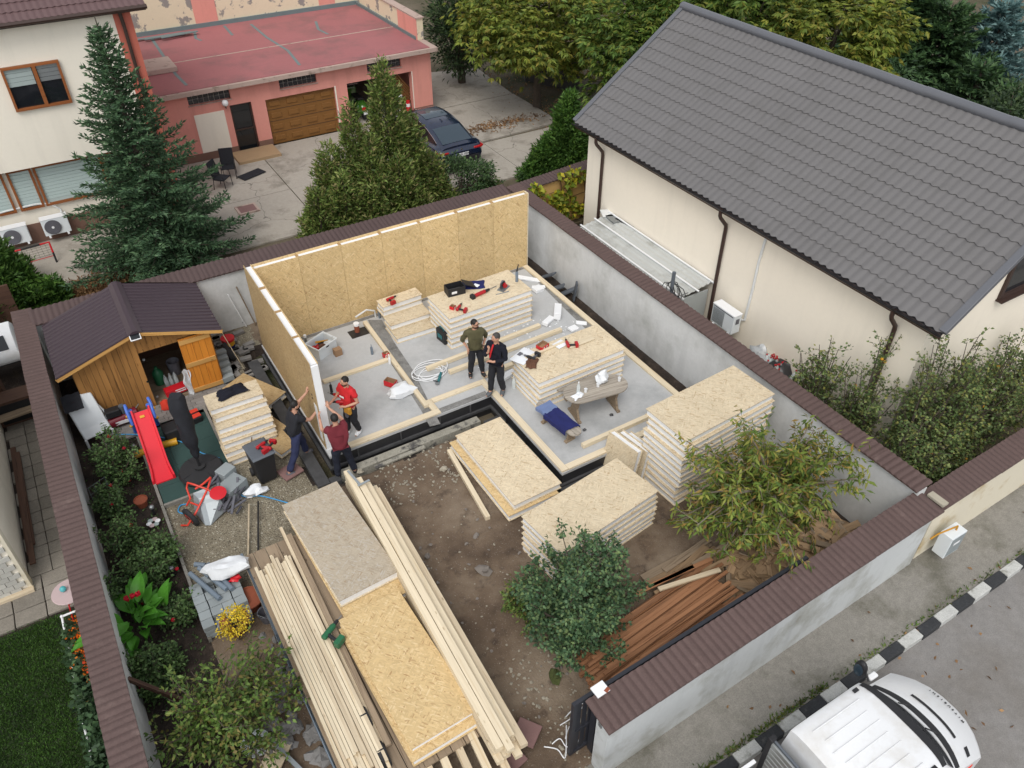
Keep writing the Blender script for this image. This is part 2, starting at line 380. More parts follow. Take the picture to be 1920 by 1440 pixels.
D('hair', (.012, .010, .009, 1), .6, .2, 20, .3, 90)
D('hairgrey', (.05, .045, .042, 1), .6, .3, 20, .3, 90)
D('tan', S(206, 150, 52, 1.3), .8, .12, 6, .2, 60)
D('cardboard', S(182, 146, 112), .85, .08, 5, .1, 60)
D('brownglove', S(112, 76, 56), .9, .2, 8, .3, 60)
D('terracotta', S(160, 88, 62), .8, .15, 4, .2, 40)
D('rock', S(142, 134, 126), .95, .2, 6, .5, 30, rand=.2)
D('rockpale', S(186, 178, 160), .95, .15, 6, .5, 30, rand=.15)
D('concreterubble', S(150, 148, 146), .95, .15, 5, .5, 30, rand=.15)
D('bark', S(92, 82, 72), .95, .25, 10, .5, 30)
D('barkpale', S(150, 138, 124), .95, .2, 10, .4, 30)
D('vinebark', S(96, 70, 52), .95, .2, 10, .4, 30)
D('polycarb', S(212, 214, 210), .35, .06, 1.5, .05, 60, patch=(S(158, 156, 146), 1.4, .5, .75))
D('screenpanel', S(170, 174, 172, 1.0), .5, .05, 2)
D('yellowwall', S(200, 162, 104, 1.0), .9, .1, 1.2, .2, 60, patch=(S(160, 120, 70, 1.0), 1.5, .55, .7))
D('glassblock', (.03, .03, .035, 1), .12, .2, 6, .1, 30, spec=.6)
D('blockgrout', S(176, 168, 160, 1.0), .8, .08, 6)
D('blind', S(162, 174, 172, 1.1), .6, .03, 6, .05, 40)
D('blindlow', S(184, 200, 197, 1.05), .6, .03, 6, .05, 40)
D('garagedoor', S(122, 84, 42, .9), .5, .12, 4, .05, 60)
D('mossy', S(84, 92, 50), .95, .3, 9, .6, 40)
D('drymulch', S(104, 84, 66), .95, .3, 7, .6, 30, c2=S(70, 62, 44))
D('plasticfilm', (.45, .47, .48, 1), .3, .1, 6, .4, 14)
D('stonewhite', S(206, 204, 196), .85, .06, 5, .3, 30, rand=.10)
D('stonebrown', S(150, 122, 104), .85, .1, 5, .3, 30, rand=.12)
D('greencar', (.05, .15, .02, 1), .2, .05, 2, 0, 10, coat=1.0)
D('pinktable', S(214, 190, 190), .5, .04, 5)
D('tealball', S(96, 190, 196), .4, .03, 5)
D('scooterlight', (.4, .01, .01, 1), .2, .05, 3, 0, 10)
def _glass(name):
    g = NG(name); g.col((.78, .84, .84, 1)).set(Roughness=.12, Alpha=.45); return g.m
_DEF['clearplastic'] = _glass
def ground_dirt(name):
    g = NG(name); p = g.pos()
    k = g.ramp(g.noise(p, .7, 8, .62), [(.32, S(92, 75, 60)), (.5, S(126, 107, 88)), (.68, S(158, 141, 121))])
    k = g.mix(g.ramp(g.noise(p, 3.1, 5, .6), [(.55, (0, 0, 0, 1)), (.72, (.7, .7, .7, 1))]), k, S(64, 50, 42))
    peb = g.voro(p, 48, 'Distance'); pc = g.voro(p, 48, 'Color'); s3 = g.n('ShaderNodeSeparateColor'); g.l(pc, s3.inputs[0])
    m = g.math('MULTIPLY', g.math('LESS_THAN', peb, .30), g.math('GREATER_THAN', s3.outputs[0], .84))
    k = g.mix(m, k, g.ramp(s3.outputs[1], [(0, S(110, 100, 92)), (1, S(176, 168, 158))]))
    g.col(k).set(Roughness=.95); g.bump(g.noise(p, 18, 6, .7), .8, .03); return g.m
_DEF['dirt'] = ground_dirt
def gravel(name):
    g = NG(name); p = g.pos()
    k = g.ramp(g.noise(p, .8, 6, .6), [(.35, S(128, 118, 98)), (.65, S(164, 154, 132))])
    for sc, th in ((34, .25), (20, .62)):
        s3 = g.n('ShaderNodeSeparateColor'); g.l(g.voro(p, sc, 'Color'), s3.inputs[0])
        m = g.math('MULTIPLY', g.math('LESS_THAN', g.voro(p, sc, 'Distance'), .42), g.math('GREATER_THAN', s3.outputs[0], th))
        k = g.mix(m, k, g.ramp(s3.outputs[1], [(0, S(92, 84, 72)), (.5, S(150, 140, 120)), (1, S(204, 198, 180))]))
    k = g.mix(g.ramp(g.noise(p, 1.3, 4), [(.56, (0, 0, 0, 1)), (.7, (.6, .6, .6, 1))]), k, S(96, 84, 70))
    g.col(k).set(Roughness=.95); g.bump(g.voro(p, 30, 'Distance'), .8, .03); return g.m
_DEF['gravel'] = gravel
def soil(name):
    g = NG(name); p = g.pos()
    k = g.ramp(g.noise(p, 4, 8, .7), [(.3, S(34, 28, 25)), (.55, S(66, 54, 46)), (.75, S(104, 90, 78))])
    g.col(k).set(Roughness=.95); g.bump(g.noise(p, 22, 6, .7), 1.0, .04); return g.m
_DEF['soil'] = soil
def farground(name):
    g = NG(name); p = g.pos()
    k = g.ramp(g.noise(p, .35, 8, .6), [(.35, S(70, 74, 42)), (.5, S(104, 94, 74)), (.66, S(128, 116, 98))])
    g.col(k).set(Roughness=.95); g.bump(g.noise(p, 12, 6, .7), .8, .05); return g.m
_DEF['farground'] = farground
def lawnbase(name):
    g = NG(name); p = g.pos(); g.col(g.ramp(g.noise(p, 1.2, 7, .65), [(.3, S(30, 40, 20)), (.7, S(50, 66, 30))])).set(Roughness=.95); return g.m
_DEF['lawnbase'] = lawnbase
def leaf(stops, rough=.55, trans=.25, big=1.2):
    def f(name):
        g = NG(name); geo = g.n('ShaderNodeNewGeometry')
        k = g.ramp(geo.outputs['Random Per Island'], stops)
        k2 = g.mix(.8, k, g.ramp(g.noise(geo.outputs['Position'], big, 3), [(.35, (.62, .62, .62, 1)), (.65, (1.15, 1.15, 1.1, 1))]), 'MULTIPLY')
        g.col(k2).set(Roughness=rough); g.b.inputs['Specular IOR Level'].default_value = .3
        t = g.n('ShaderNodeBsdfTranslucent'); g.l(k2, t.inputs[0]); mx = g.n('ShaderNodeMixShader'); mx.inputs[0].default_value = trans
        g.l(g.b.outputs[0], mx.inputs[1]); g.l(t.outputs[0], mx.inputs[2]); g.l(mx.outputs[0], g.out.inputs[0]); return g.m
    return f
def LF(n, *cols, k=.84, **kw):
    m = len(cols); _DEF[n] = leaf([(i / (m - 1), S(*c, k)) for i, c in enumerate(cols)], **kw)
LF('leaf_spruce', (50, 72, 52), (70, 98, 70), (100, 128, 92), big=2.0)
LF('leaf_thuja', (68, 88, 44), (94, 114, 56), (122, 138, 70), (132, 120, 84), big=2.2)
LF('leaf_thuja2', (48, 76, 34), (70, 104, 44), (98, 130, 58), big=1.6)
LF('leaf_chestnut', (72, 90, 36), (98, 114, 46), (122, 132, 54), (136, 126, 56), big=.8)
LF('leaf_chestnut_green', (58, 82, 36), (80, 106, 46), (104, 126, 54), (120, 122, 56), big=.8)
LF('leaf_dark', (36, 52, 36), (52, 70, 44), (72, 90, 54), big=1.2)
LF('leaf_conifer', (44, 66, 44), (60, 86, 54), (84, 112, 68), big=1.2)
LF('leaf_blue', (72, 100, 102), (98, 128, 128), (126, 152, 150), big=1.2)
LF('leaf_cherry', (68, 92, 38), (92, 114, 48), (114, 130, 56), (138, 140, 66), (142, 112, 60))
LF('leaf_quince', (64, 82, 48), (88, 108, 62), (114, 130, 80), (128, 126, 66), big=2)
LF('leaf_round', (46, 70, 48), (68, 96, 66), (96, 124, 88), (112, 128, 80), big=2)
LF('leaf_bl', (62, 84, 40), (84, 110, 50), (108, 132, 64), (126, 112, 66), big=2)
LF('leaf_rose', (52, 72, 44), (76, 102, 58), (104, 130, 78), big=2)
LF('leaf_canna', (52, 104, 34), (74, 134, 44), (96, 152, 58), big=2, rough=.4)
LF('leaf_yellow', (178, 150, 28), (214, 186, 44), (228, 202, 72), (120, 120, 40))
LF('leaf_bush', (48, 70, 44), (68, 92, 56), (88, 112, 66), big=2)
LF('leaf_vine', (84, 110, 36), (140, 150, 50), (190, 176, 50))
LF('leaf_hosta', (44, 64, 44), (62, 86, 58), (80, 104, 70))
LF('leaf_grass', (44, 68, 30), (60, 90, 38), (80, 112, 48), big=.9)
LF('petal_red', (120, 10, 26), (176, 22, 44), (206, 40, 56))
LF('petal_orange', (214, 96, 26), (232, 130, 36), (200, 60, 30))
LF('fruit_yellow', (206, 150, 40), (226, 180, 60))
LF('leaf_dry', (112, 84, 60), (142, 110, 80), (160, 126, 88))
_DEF['osbdusty'] = osb('z', S(204, 190, 168), S(176, 150, 118), S(216, 210, 200))
from mathutils import noise as mn
def fbm(x, y, s=1.0, o=4):
    v = 0; a = .5
    for i in range(o): v += a * mn.noise(Vector((x * s, y * s, 3.7 * i))); s *= 2.1; a *= .5
    return v
# ---------------------------------------------------------------- ground sheets
m = MB(); m.grid(lambda u, v: (-90 + 260 * u, -60 + 260 * v, GZ - .22), 40, 40); struct('ground', m, 'farground')
SLAB = [(3.24, 13.43), (7.51, 13.43), (7.51, 10.22), (11.58, 10.22), (11.58, 18.45), (3.24, 18.45)]
def slab_dist(x, y):
    def dr(x0, x1, y0, y1): return hypot(max(x0 - x, 0, x - x1), max(y0 - y, 0, y - y1))
    return min(dr(3.24, 11.58, 13.43, 18.45), dr(7.51, 11.58, 10.22, 18.45))
def plot_z(x, y):
    d = slab_dist(x, y); z = GZ + .05 * fbm(x, y, .8) + .03 * fbm(x, y, 4)
    if d <= 0: return -.6
    k = max(0, min(1, (d - .30 - .12 * fbm(x, y, 2)) / .28)); k = k * k * (3 - 2 * k)
    return -.68 * (1 - k) + z * k
def plot_ground():
    x0, x1, y0, y1, st = -1.76, 12.3, 4.72, 20.2, .085
    nx, ny = int((x1 - x0) / st), int((y1 - y0) / st)
    vs_ = [(x0 + i * st, y0 + j * st, plot_z(x0 + i * st, y0 + j * st)) for j in range(ny + 1) for i in range(nx + 1)]
    fs = []; mi = []
    for j in range(ny):
        for i in range(nx):
            x, y = x0 + i * st, y0 + j * st
            a = j * (nx + 1) + i; fs.append((a, a + 1, a + nx + 2, a + nx + 1))
            n = fbm(x, y, 1.1) * .9
            d = slab_dist(x, y)
            if x < -.42 + .05 * n: mi.append(2)
            elif d < .62 + .35 * n or x > 11.6: mi.append(2)
            elif x < 3.3 + .3 * n - .9 * max(0, 13.2 - y) * .55 and y > 11.2 + n * 1.2: mi.append(1)
            else: mi.append(0)
    me = bpy.data.meshes.new('garden_ground'); me.from_pydata(vs_, [], fs)
    for k in ('dirt', 'gravel', 'soil'): me.materials.append(MT(k))
    me.polygons.foreach_set('material_index', mi); me.polygons.foreach_set('use_smooth', [True] * len(mi)); me.update()
    o = link('garden_ground', me); o['kind'] = 'structure'
plot_ground()
# courtyard behind the back wall: cast slabs with open joints
m = MB(); m.b6(-6, 24, 20.4, 44, GZ - .16, GZ - .06); struct('courtyard_base', m, 'farground')
cy = thing('courtyard', 'pale cracked concrete courtyard in front of the pink garage', None); cy['kind'] = 'structure'
xs, ys = [3.5, 7.3, 11.4, 15.55, 19.6], [24.55, 28.0, 32.25]
for i in range(4):
    for j in range(2):
        MB().prism([(xs[i] + .02, ys[j] + .02 + .1 * (i == 3)), (xs[i + 1] - .02, ys[j] + .02 + .25 * (i == 3)), (xs[i + 1] - .02, ys[j + 1] - .02), (xs[i] + .02, ys[j + 1] - .02)], GZ - .1, GZ + random.uniform(-.01, .015)).build('concrete_slab', 'yardconcrete', cy)
MB().prism([(15.6, 32.3), (19.55, 32.3), (19.9, 36.2), (15.62, 37.5)], GZ - .1, GZ + .005).build('concrete_slab', 'yardconcrete', cy)
MB().prism([(-4, 25.6), (3.45, 25.0), (3.45, 28.4), (-4, 28.5)], GZ - .1, GZ + .012).build('concrete_slab', 'yardconcrete', cy)
for q in range(9):       # dry leaf litter and weeds along the joints
    pass
# street
m = MB(); m.b6(-12, 60, -40, 3.44, -.75, -.55); struct('road', m, 'asphalt')
m = MB(); m.b6(-12, 60, 3.6, 4.9, -.75, -.425); struct('sidewalk', m, 'sidewalk')
kb = thing('kerb', 'black and white painted kerb along the road', None); kb['kind'] = 'structure'
kw = MB().box((0, 0, 0), (.512, .2, .36)).mesh('kerb_stone', 'kerbwhite'); kk = MB().box((0, 0, 0), (.512, .2, .36)).mesh('kerb_stone', 'kerbblack')
for i in range(40):
    link('kerb_stone', kw if i % 2 else kk, kb, TR((3.1 + i * .525, 3.52 + random.uniform(-.006, .006), -.57 + random.uniform(-.006, .006)), random.uniform(-.012, .012)), .015)
# neighbour's side on the left: lawn, paved path
m = MB(); m.b6(-14, -2.05, 4.0, 12.5, GZ - .2, GZ - .03); struct('lawn_soil', m, 'lawnbase')
m = MB(); m.b6(-14, -2.05, 12.0, 27, GZ - .2, GZ - .05); struct('path_bed', m, 'soil')
pth = thing('paved_path', 'grey stone slab path beside the left boundary wall', None); pth['kind'] = 'structure'
y = 12.55
row = 0
while y < 20.0:
    h = random.uniform(.34, .46)
    for (a, b) in ((-3.1 - (row % 2) * .06, -2.725), (-2.722, -2.38)) if y > 13.35 else ((-4.6, -4.10), (-4.09, -3.53), (-3.52, -2.96), (-2.95, -2.42)):
        MB().box(((a + b) / 2, y + h / 2, GZ - .03), (b - a - .008, h - .018, .07), random.uniform(-.03, .03)).build('paving_slab', 'paverbeige', pth, bevel=.012)
    y += h; row += 1
# ---------------------------------------------------------------- boundary walls with pressed metal caps
def cap_mesh(wd, mat, L=1.12, slope=.10, per=.14, amp=.021):
    def f():
        nu = 8 * 7; m = MB()
        def z(u): return amp * max(0, .5 - .5 * cos(2 * pi * u / per)) ** .7
        top = [[(i * L / nu, j, z(i * L / nu) - slope * j) for i in range(nu + 1)] for j in (-wd / 2, wd / 2)]
        for j in range(1):
            m.add(top[0] + top[1], [(i, i + 1, nu + 2 + i, nu + 1 + i) for i in range(nu)])
        for k, row_ in enumerate(top):
            low = [(p[0], p[1], p[2] - .028) for p in row_]
            m.add(row_ + low, [(i, i + 1, nu + 2 + i, nu + 1 + i) for i in range(nu)])
        under = [[(i * L / nu, j, -slope * j - .028) for i in (0, nu)] for j in (-wd / 2, wd / 2)]
        m.add(under[0] + under[1], [(0, 1, 3, 2)])
        return m.mesh('cap_sheet', mat)
    return cached(('cap', wd, mat, L, slope), f)
def capwall(name, label, p0, p1, th, z0, zt, wd, wm, cm, side=1, off=0.0, slope=.10, parts=None):
    p0, p1 = Vector((p0[0], p0[1], 0)), Vector((p1[0], p1[1], 0)); d = (p1 - p0); L = d.length; d.normalize(); n = Vector((-d.y, d.x, 0)); az = atan2(d.y, d.x)
    t = thing(name, label, 'wall', (p0.x, p0.y, z0))
    a, b = p0 + n * th / 2, p0 - n * th / 2
    MB().prism([a, b, b + d * L, a + d * L], z0, zt).build('wall_body', wm, t)
    k = int(math.ceil(L / 1.09)); st = L / k
    for i in range(k):
        q = p0 + d * (i * st) + n * off
        Q = TR((q.x, q.y, zt + .03 + slope * wd / 2 + random.uniform(0, .006)), az + random.uniform(-.006, .006))
        if side < 0: q2 = p0 + d * ((i + 1) * st) + n * off; Q = TR((q2.x, q2.y, zt + .03 + slope * wd / 2 + random.uniform(0, .006)), az + pi + random.uniform(-.006, .006))
        link('cap_sheet', cap_mesh(wd, cm, slope=slope), t, Q)
    return t
capwall('boundary_wall', 'long plastered wall with brown metal cap between the left lawn and the rose bed', (-1.9, 3.0), (-1.9, 21.0), .30, GZ - .3, 1.43, .47, 'plaster', 'cap', -1, .0, .06)
capwall('boundary_wall', 'plastered wall with brown cap behind the OSB back wall and the shed', (-1.7, 20.3), (12.2, 20.3), .26, GZ - .3, 1.42, .62, 'plaster', 'capback', -1, .10, .16)
capwall('boundary_wall', 'grey plastered wall with brown cap between the slab and the grey roofed house', (12.4, 5.05), (12.4, 20.42), .24, GZ - .4, 1.5, .46, 'plaster', 'cap', 1, -.03, .08)
sw = capwall('boundary_wall', 'street wall with brown metal cap beside the white truck', (4.42, 4.60), (12.45, 4.82), .28, GZ - .3, 1.30, .60, 'plasterout', 'cap', -1, .02, .10)
capwall('boundary_wall', 'cream street wall with brown cap in front of the fruit shrubs', (12.62, 4.86), (19.5, 5.0), .26, -.75, 1.22, .52, 'creamfence', 'cap', -1, .0, .10)
MB().b6(12.5, 12.66, 4.62, 4.98, 1.33, 1.385).build('mortar_joint', 'rockpale', sw)
# ---------------------------------------------------------------- new floor slab with bitumen sides and stepped footing
fs_ = thing('floor_slab', 'L-shaped pale concrete floor slab with black bitumen sides', None); fs_['kind'] = 'structure'
MB().prism(SLAB, -.07, 0).build('slab_top', 'slab', fs_)
def inset(poly, d):
    P = [Vector((p[0], p[1])) for p in poly]; out = []
    for i in range(len(P)):
        a, b, c = P[i - 1], P[i], P[(i + 1) % len(P)]; e1, e2 = (b - a).normalized(), (c - b).normalized()
        n1, n2 = Vector((-e1.y, e1.x)), Vector((-e2.y, e2.x)); k = (n1 + n2) / (1 + n1.dot(n2)); out.append(tuple(b + k * d))
    return out
MB().prism(inset(SLAB, .012), -.9, -.0705).build('foundation_wall', 'bitumen', fs_)
MB().prism(inset(SLAB, -.05), -.40, -.335).build('drip_ledge', 'bitumendull', fs_)
MB().prism([(3.3, 13.06), (7.0, 13.06), (7.0, 13.28), (3.3, 13.28)], -.85, -.37).build('footing', 'footing', fs_)
plank('formwork_board', (4.1, 12.92, -.36), (5.4, 12.95, -.36), .10, .04, 'footing', fs_)
MB().prism([(7.06, 13.02), (7.46, 13.02), (7.46, 10.3), (7.06, 10.3)], -.85, -.365).build('footing', 'bitumendull', fs_)
MB().prism([(2.74, 12.95), (3.02, 12.95), (3.02, 18.3), (2.74, 18.3)], -.85, -.30).build('footing', 'bitumendull', fs_)
MB().prism([(3.03, 12.9), (3.28, 12.9), (3.28, 13.1), (3.03, 13.1)], -.85, -.305).build('footing', 'bitumendull', fs_)
MB().prism([(7.4, 9.9), (11.9, 9.9), (11.9, 10.15), (7.4, 10.15)], -.85, -.37).build('footing', 'bitumendull', fs_)
for x_ in (3.9, 5.0, 6.05, 6.9): MB().b6(x_, x_ + .03, 13.405, 13.444, -.36, -.075).build('formwork_seam', 'bitumendull', fs_)
for y_ in (10.9, 11.7, 12.6): MB().b6(7.47, 7.5, y_, y_ + .03, -.36, -.075).build('formwork_seam', 'black', fs_)
# recess: lower dark strip and mortar patches
MB().b6(6.15, 7.45, 13.45, 13.62, 0, .012).build('bitumen_strip', 'membrane', fs_)
for a, b in (((3.5, 18.1), (11.4, 18.22)),): MB().b6(a[0], b[0], a[1], b[1], 0, .006).build('membrane_strip', 'membrane', fs_)
m = MB()
pts = [at(*p, 0) for p in ((690, 600), (716, 600), (738, 640), (775, 695), (810, 765), (826, 795), (806, 800), (790, 770), (745, 700), (712, 650))]
MB().prism([(p.x, p.y) for p in pts], 0, .005).build('membrane_strip', 'membrane', fs_)
pts = [at(*p, 0) for p in ((985, 505), (1000, 507), (1115, 608), (1128, 628), (1110, 628), (1060, 580))]
MB().prism([(p.x, p.y) for p in pts], 0, .005).build('membrane_strip', 'membrane', fs_)
# sill plates bolted on the slab edge
sp_ = thing('sill_plates', 'pale timber sill plates fixed along the edge of the floor slab', 'sill plate', (3.5, 13.5, 0))
def sill(x0, y0, x1, y1, wd=.15, th=.05): plank('sill_plate', (x0, y0, th / 2 + .002), (x1, y1, th / 2 + .002), wd, th, 'lumber', sp_, bevel=.004)
sill(3.50, 13.52, 6.12, 13.52, .17); sill(6.04, 13.61, 6.04, 14.02, .16); sill(6.13, 13.95, 7.5, 13.95, .15); sill(7.58, 14.02, 7.58, 13.45, .155); sill(7.60, 13.44, 7.60, 10.24, .17)
sill(7.69, 10.31, 11.4, 10.31, .16); sill(11.49, 10.25, 11.49, 14.1, .16); sill(11.49, 14.11, 11.49, 18.2, .16)
# ---------------------------------------------------------------- pressed tile sheet (rows run across, valleys run down the slope)
def tile_sheet(wd, ln, mat, rows, waves=6, amp=.02, step=.026):
    def f():
        nx = waves * 6; m = MB(); rl = ln / rows
        def wv(x): return amp * (.5 - .5 * cos(2 * pi * x * waves / wd)) ** .8
        for k in range(rows):
            a = [(i * wd / nx, k * rl - .05 * wv(i * wd / nx) / amp, wv(i * wd / nx) + step) for i in range(nx + 1)]
            b = [(i * wd / nx, (k + 1) * rl, wv(i * wd / nx)) for i in range(nx + 1)]
            c = [(p[0], p[1] + .004, p[2] - step - .004) for p in a]
            m.add(a + b, [(i, i + 1, nx + 2 + i, nx + 1 + i) for i in range(nx)]); m.add(c + a, [(i, i + 1, nx + 2 + i, nx + 1 + i) for i in range(nx)])
        return m.mesh('roof_sheet', mat)
    return cached(('ts', wd, ln, mat, rows, waves), f)
def slope_M(x, y, z, xdir, updir):
    a, b = Vector(xdir).normalized(), Vector(updir).normalized(); c = a.cross(b)
    return Matrix(((a.x, b.x, c.x, x), (a.y, b.y, c.y, y), (a.z, b.z, c.z, z), (0, 0, 0, 1)))
# ---------------------------------------------------------------- house on the right
RH = thing('grey_roof_house', 'cream rendered house with a large grey metal tile roof', 'house', (14.3, 7.2, GZ))
XW, XE, ZE, XR, ZR, Y0, Y1 = 14.3, 14.0, 3.67, 17.8, 6.40, 6.64, 19.43
XF = 2 * XR - XW
m = MB(); wy0, wy1 = Y0 + .42, Y1 - .35
zc = ZE - .06 + (XW - XE) * (ZR - ZE) / (XR - XE)
m.ext([(XW, wy0, GZ - .3), (XF, wy0, GZ - .3), (XF, wy0, zc), (XR, wy0, ZR - .1), (XW, wy0, zc)], (0, wy1 - wy0, 0)); m.build('wall', 'creamhouse', RH)
MB().b6(XW - .02, XW + .3, wy0 - .02, wy1 + .02, GZ - .3, GZ + .28).build('plinth', 'plinth', RH)
SLN = hypot(XR - XE, ZR - ZE); nS = 12; sw_ = (Y1 - Y0) / nS; up = Vector((XR - XE, 0, ZR - ZE))
tsm = tile_sheet(sw_, SLN, 'greyroof', 12, 5)
for i in range(nS):
    link('roof_sheet', tsm, RH, slope_M(XE, Y0 + (i + 1) * sw_, ZE, (0, -1, 0), up))
    link('roof_sheet', tsm, RH, slope_M(2 * XR - XE, Y0 + i * sw_, ZE, (0, 1, 0), (-up.x, 0, up.z)))
m = MB(); m.ext([(XE, Y0 + .03, ZE - .06), (XR, Y0 + .03, ZR - .06), (2 * XR - XE, Y0 + .03, ZE - .06), (2 * XR - XE, Y0 + .03, ZE - .16), (XR, Y0 + .03, ZR - .17), (XE, Y0 + .03, ZE - .16)], (0, Y1 - Y0 - .06, 0)); m.build('roof_deck', 'brownbeam', RH)
for i in range(6):
    a = Y0 + i * (Y1 - Y0) / 6; b = a + (Y1 - Y0) / 6 + .06
    MB().tube([(XR, a, ZR + .03), (XR, b, ZR + .03 + .012)], .12, 14).build('ridge_cap', 'greyridge', RH, smooth=True)
MB().box((XR, Y0 + .01, ZR + .03), (.25, .02, .25)).build('ridge_end', 'greyridge', RH)
for yv in (Y0, Y1):
    for s in (1, -1):
        a, b = Vector((XR - s * (XR - XE), yv, ZE)), Vector((XR, yv, ZR)); Q, L = frame(a, b)
        link('verge_flashing', cached(('vf', round(L, 2)), lambda: MB().box((0, 0, .02), (L, .16, .11)).mesh('verge_flashing', 'greyridge')), RH, Q, .01)
# gutter: open half round
m = MB(); n = 10
prof = [(XE - .05 + .075 * cos(pi + pi * k / n), ZE - .02 + .075 * sin(pi + pi * k / n)) for k in range(n + 1)]
prof += [(XE - .05 + .066 * cos(2 * pi - pi * k / n), ZE - .02 + .066 * sin(2 * pi - pi * k / n)) for k in range(n + 1)]
m.ext([(p[0], Y0, p[1]) for p in prof], (0, Y1 - Y0, 0)); m.build('gutter', 'gutter', RH)
MB().b6(XE + .02, XE + .05, Y0 + .02, Y1 - .02, ZE - .19, ZE - .02).build('fascia', 'brownmetal', RH)
for i in range(18): MB().b6(XE - .13, XE + .03, Y0 + .35 + i * .71, Y0 + .38 + i * .71, ZE - .01, ZE + .01).build('gutter_bracket', 'gutter', RH)
def downpipe(par, x, y, zt, x0, mat='brownmetal', r=.05, zb=GZ - .1):
    MB().tube([(x0, y, zt), (x0, y, zt - .18), (x0 + .04, y, zt - .26), (x - .08, y, zt - .52), (x - .06, y, zt - .62), (x - .06, y, zb)], r, 10).build('downpipe', mat, par, smooth=True)
for p in ((1130, 330), (1350, 500)): downpipe(RH, XW, atX(*p, XW).y, ZE - .05, XE - .05)
downpipe(RH, XW, atX(1700, 600, XW).y + .15, ZE - .05, XE - .05)
# gable window
g0, g1 = atY(1868, 560, wy0), atY(1915, 470, wy0)
m = MB(); x0_, x1_, z0_, z1_ = g0.x + .08, g0.x + 1.3, g0.z + .05, g0.z + 1.25
wn = MB().b6(x0_, x1_, wy0 - .01, wy0 + .02, z0_, z1_).build('window', 'darkglass', RH)
for q in ((x0_ - .07, x0_ + .03, z0_ - .06, z1_ + .06), (x1_ - .03, x1_ + .07, z0_ - .06, z1_ + .06), (x0_ + .03, x1_ - .03, z0_ - .06, z0_ + .03), (x0_ + .03, x1_ - .03, z1_ - .03, z1_ + .06)):
    MB().b6(q[0], q[1], wy0 - .06, wy0 + .01, q[2], q[3]).build('frame', 'brownmetal', wn)
MB().b6(x0_ - .1, x1_ + .1, wy0 - .16, wy0 + .0, z0_ - .10, z0_ - .062).build('sill', 'brownmetal', wn)
# service conduit down to the air conditioner
c0, c1, c2 = atX(1438, 440, XW - .03), atX(1412, 540, XW - .03), atX(1396, 600, XW - .03)
MB().tube([c0, c0.lerp(c1, .5) + Vector((0, .03, 0)), c1, c2, c2 + Vector((-.02, .12, -.05))], .035, 8).build('conduit', 'foamdirty', RH, smooth=True)
def ac_unit(label, M, blank=False):
    """outdoor unit, local: front faces -Y, width along X, z up"""
    t = thing('air_conditioner', label, 'air conditioner', M=M, group='outdoor air conditioner units')
    def pt(mb, n, mt, sm=False, bv=0): return mb.build(n, mt, t, smooth=sm, bevel=bv, M=M)
    pt(MB().b6(-.40, .40, -.14, .14, .06, .62), 'casing', 'whiteplastic', bv=.02)
    pt(MB().b6(-.41, .41, -.15, .15, .622, .645), 'top_panel', 'white', bv=.006)
    if not blank:
        Q = Matrix.Rotation(pi / 2, 4, 'X')
        pt(MB().lathe([(.0, .0), (.235, .0), (.235, .012), (0, .012)], 24, (-.10, -.145, .34), Q), 'fan_opening', 'black')
        pt(MB().lathe([(.225, .0), (.25, .0), (.25, .02), (.225, .02)], 24, (-.10, -.15, .34), Q), 'fan_ring', 'plasticgrey')
        for r_ in (.07, .12, .17, .21): pt(MB().tube([(-.10 + r_ * cos(2 * pi * k / 20), -.172, .34 + r_ * sin(2 * pi * k / 20)) for k in range(21)], .004, 5), 'grille_ring', 'plasticgrey')
        for k in range(5):
            a = k * 2 * pi / 5; pt(MB().box((-.10 + .11 * cos(a), -.158, .34 + .11 * sin(a)), (.2, .006, .07), M=Matrix.Rotation(-a, 4, 'Y')), 'fan_blade', 'pvcgrey')
        pt(MB().lathe([(0, 0), (.045, 0), (.04, .02), (0, .02)], 12, (-.10, -.16, .34), Q), 'fan_hub', 'white')
    else:
        for k in range(16): pt(MB().b6(-.36, .05, -.148, -.138, .12 + .028 * k, .132 + .028 * k), 'louvre', 'steel')
        pt(MB().b6(-.36, .36, -.146, -.138, .575, .60), 'groove', 'plasticgrey')
        pt(MB().b6(.403, .408, -.06, .06, .36, .52), 'rating_plate', 'plasticgrey')
    for x in (-.28, .28): pt(MB().b6(x - .03, x + .03, -.18, .22, .0, .06), 'bracket', 'white')
    return t
p = atX(1358, 612, 13.98); ac_unit('white air conditioner on the cream wall below the grey roof', TR((13.98, p.y, p.z - .05), -pi / 2), True)
# lean-to with sheet roof against the house
LT = thing('lean_to', 'low lean-to with dirty translucent sheet roof behind the right wall', 'lean-to', (13.6, 14.2, GZ))
la, lb = atX(1146, 397, XW - .02), atX(1336, 531, XW - .02); zl = (la.z + lb.z) / 2
lx = 12.78; zlow = zl - .22
ns = 5
for i in range(ns):
    fy0 = lb.y + (la.y - lb.y) * i / ns; fy1 = lb.y + (la.y - lb.y) * (i + 1) / ns
    m = MB(); nx = 36
    a = [(lx + (XW - .03 - lx) * k / nx, fy0, zlow + (zl - zlow) * k / nx + .02 * (k // 2 % 2)) for k in range(nx + 1)]; b = [(p[0], fy1 - .008, p[2] + .004 * i) for p in a]
    m.add(a + b, [(k, k + 1, nx + 2 + k, nx + 1 + k) for k in range(nx)]); c = [(p[0], p[1], p[2] - .02) for p in a]; m.add(a + c, [(k, k + 1, nx + 2 + k, nx + 1 + k) for k in range(nx)])
    m.build('roof_sheet', 'polycarb', LT)
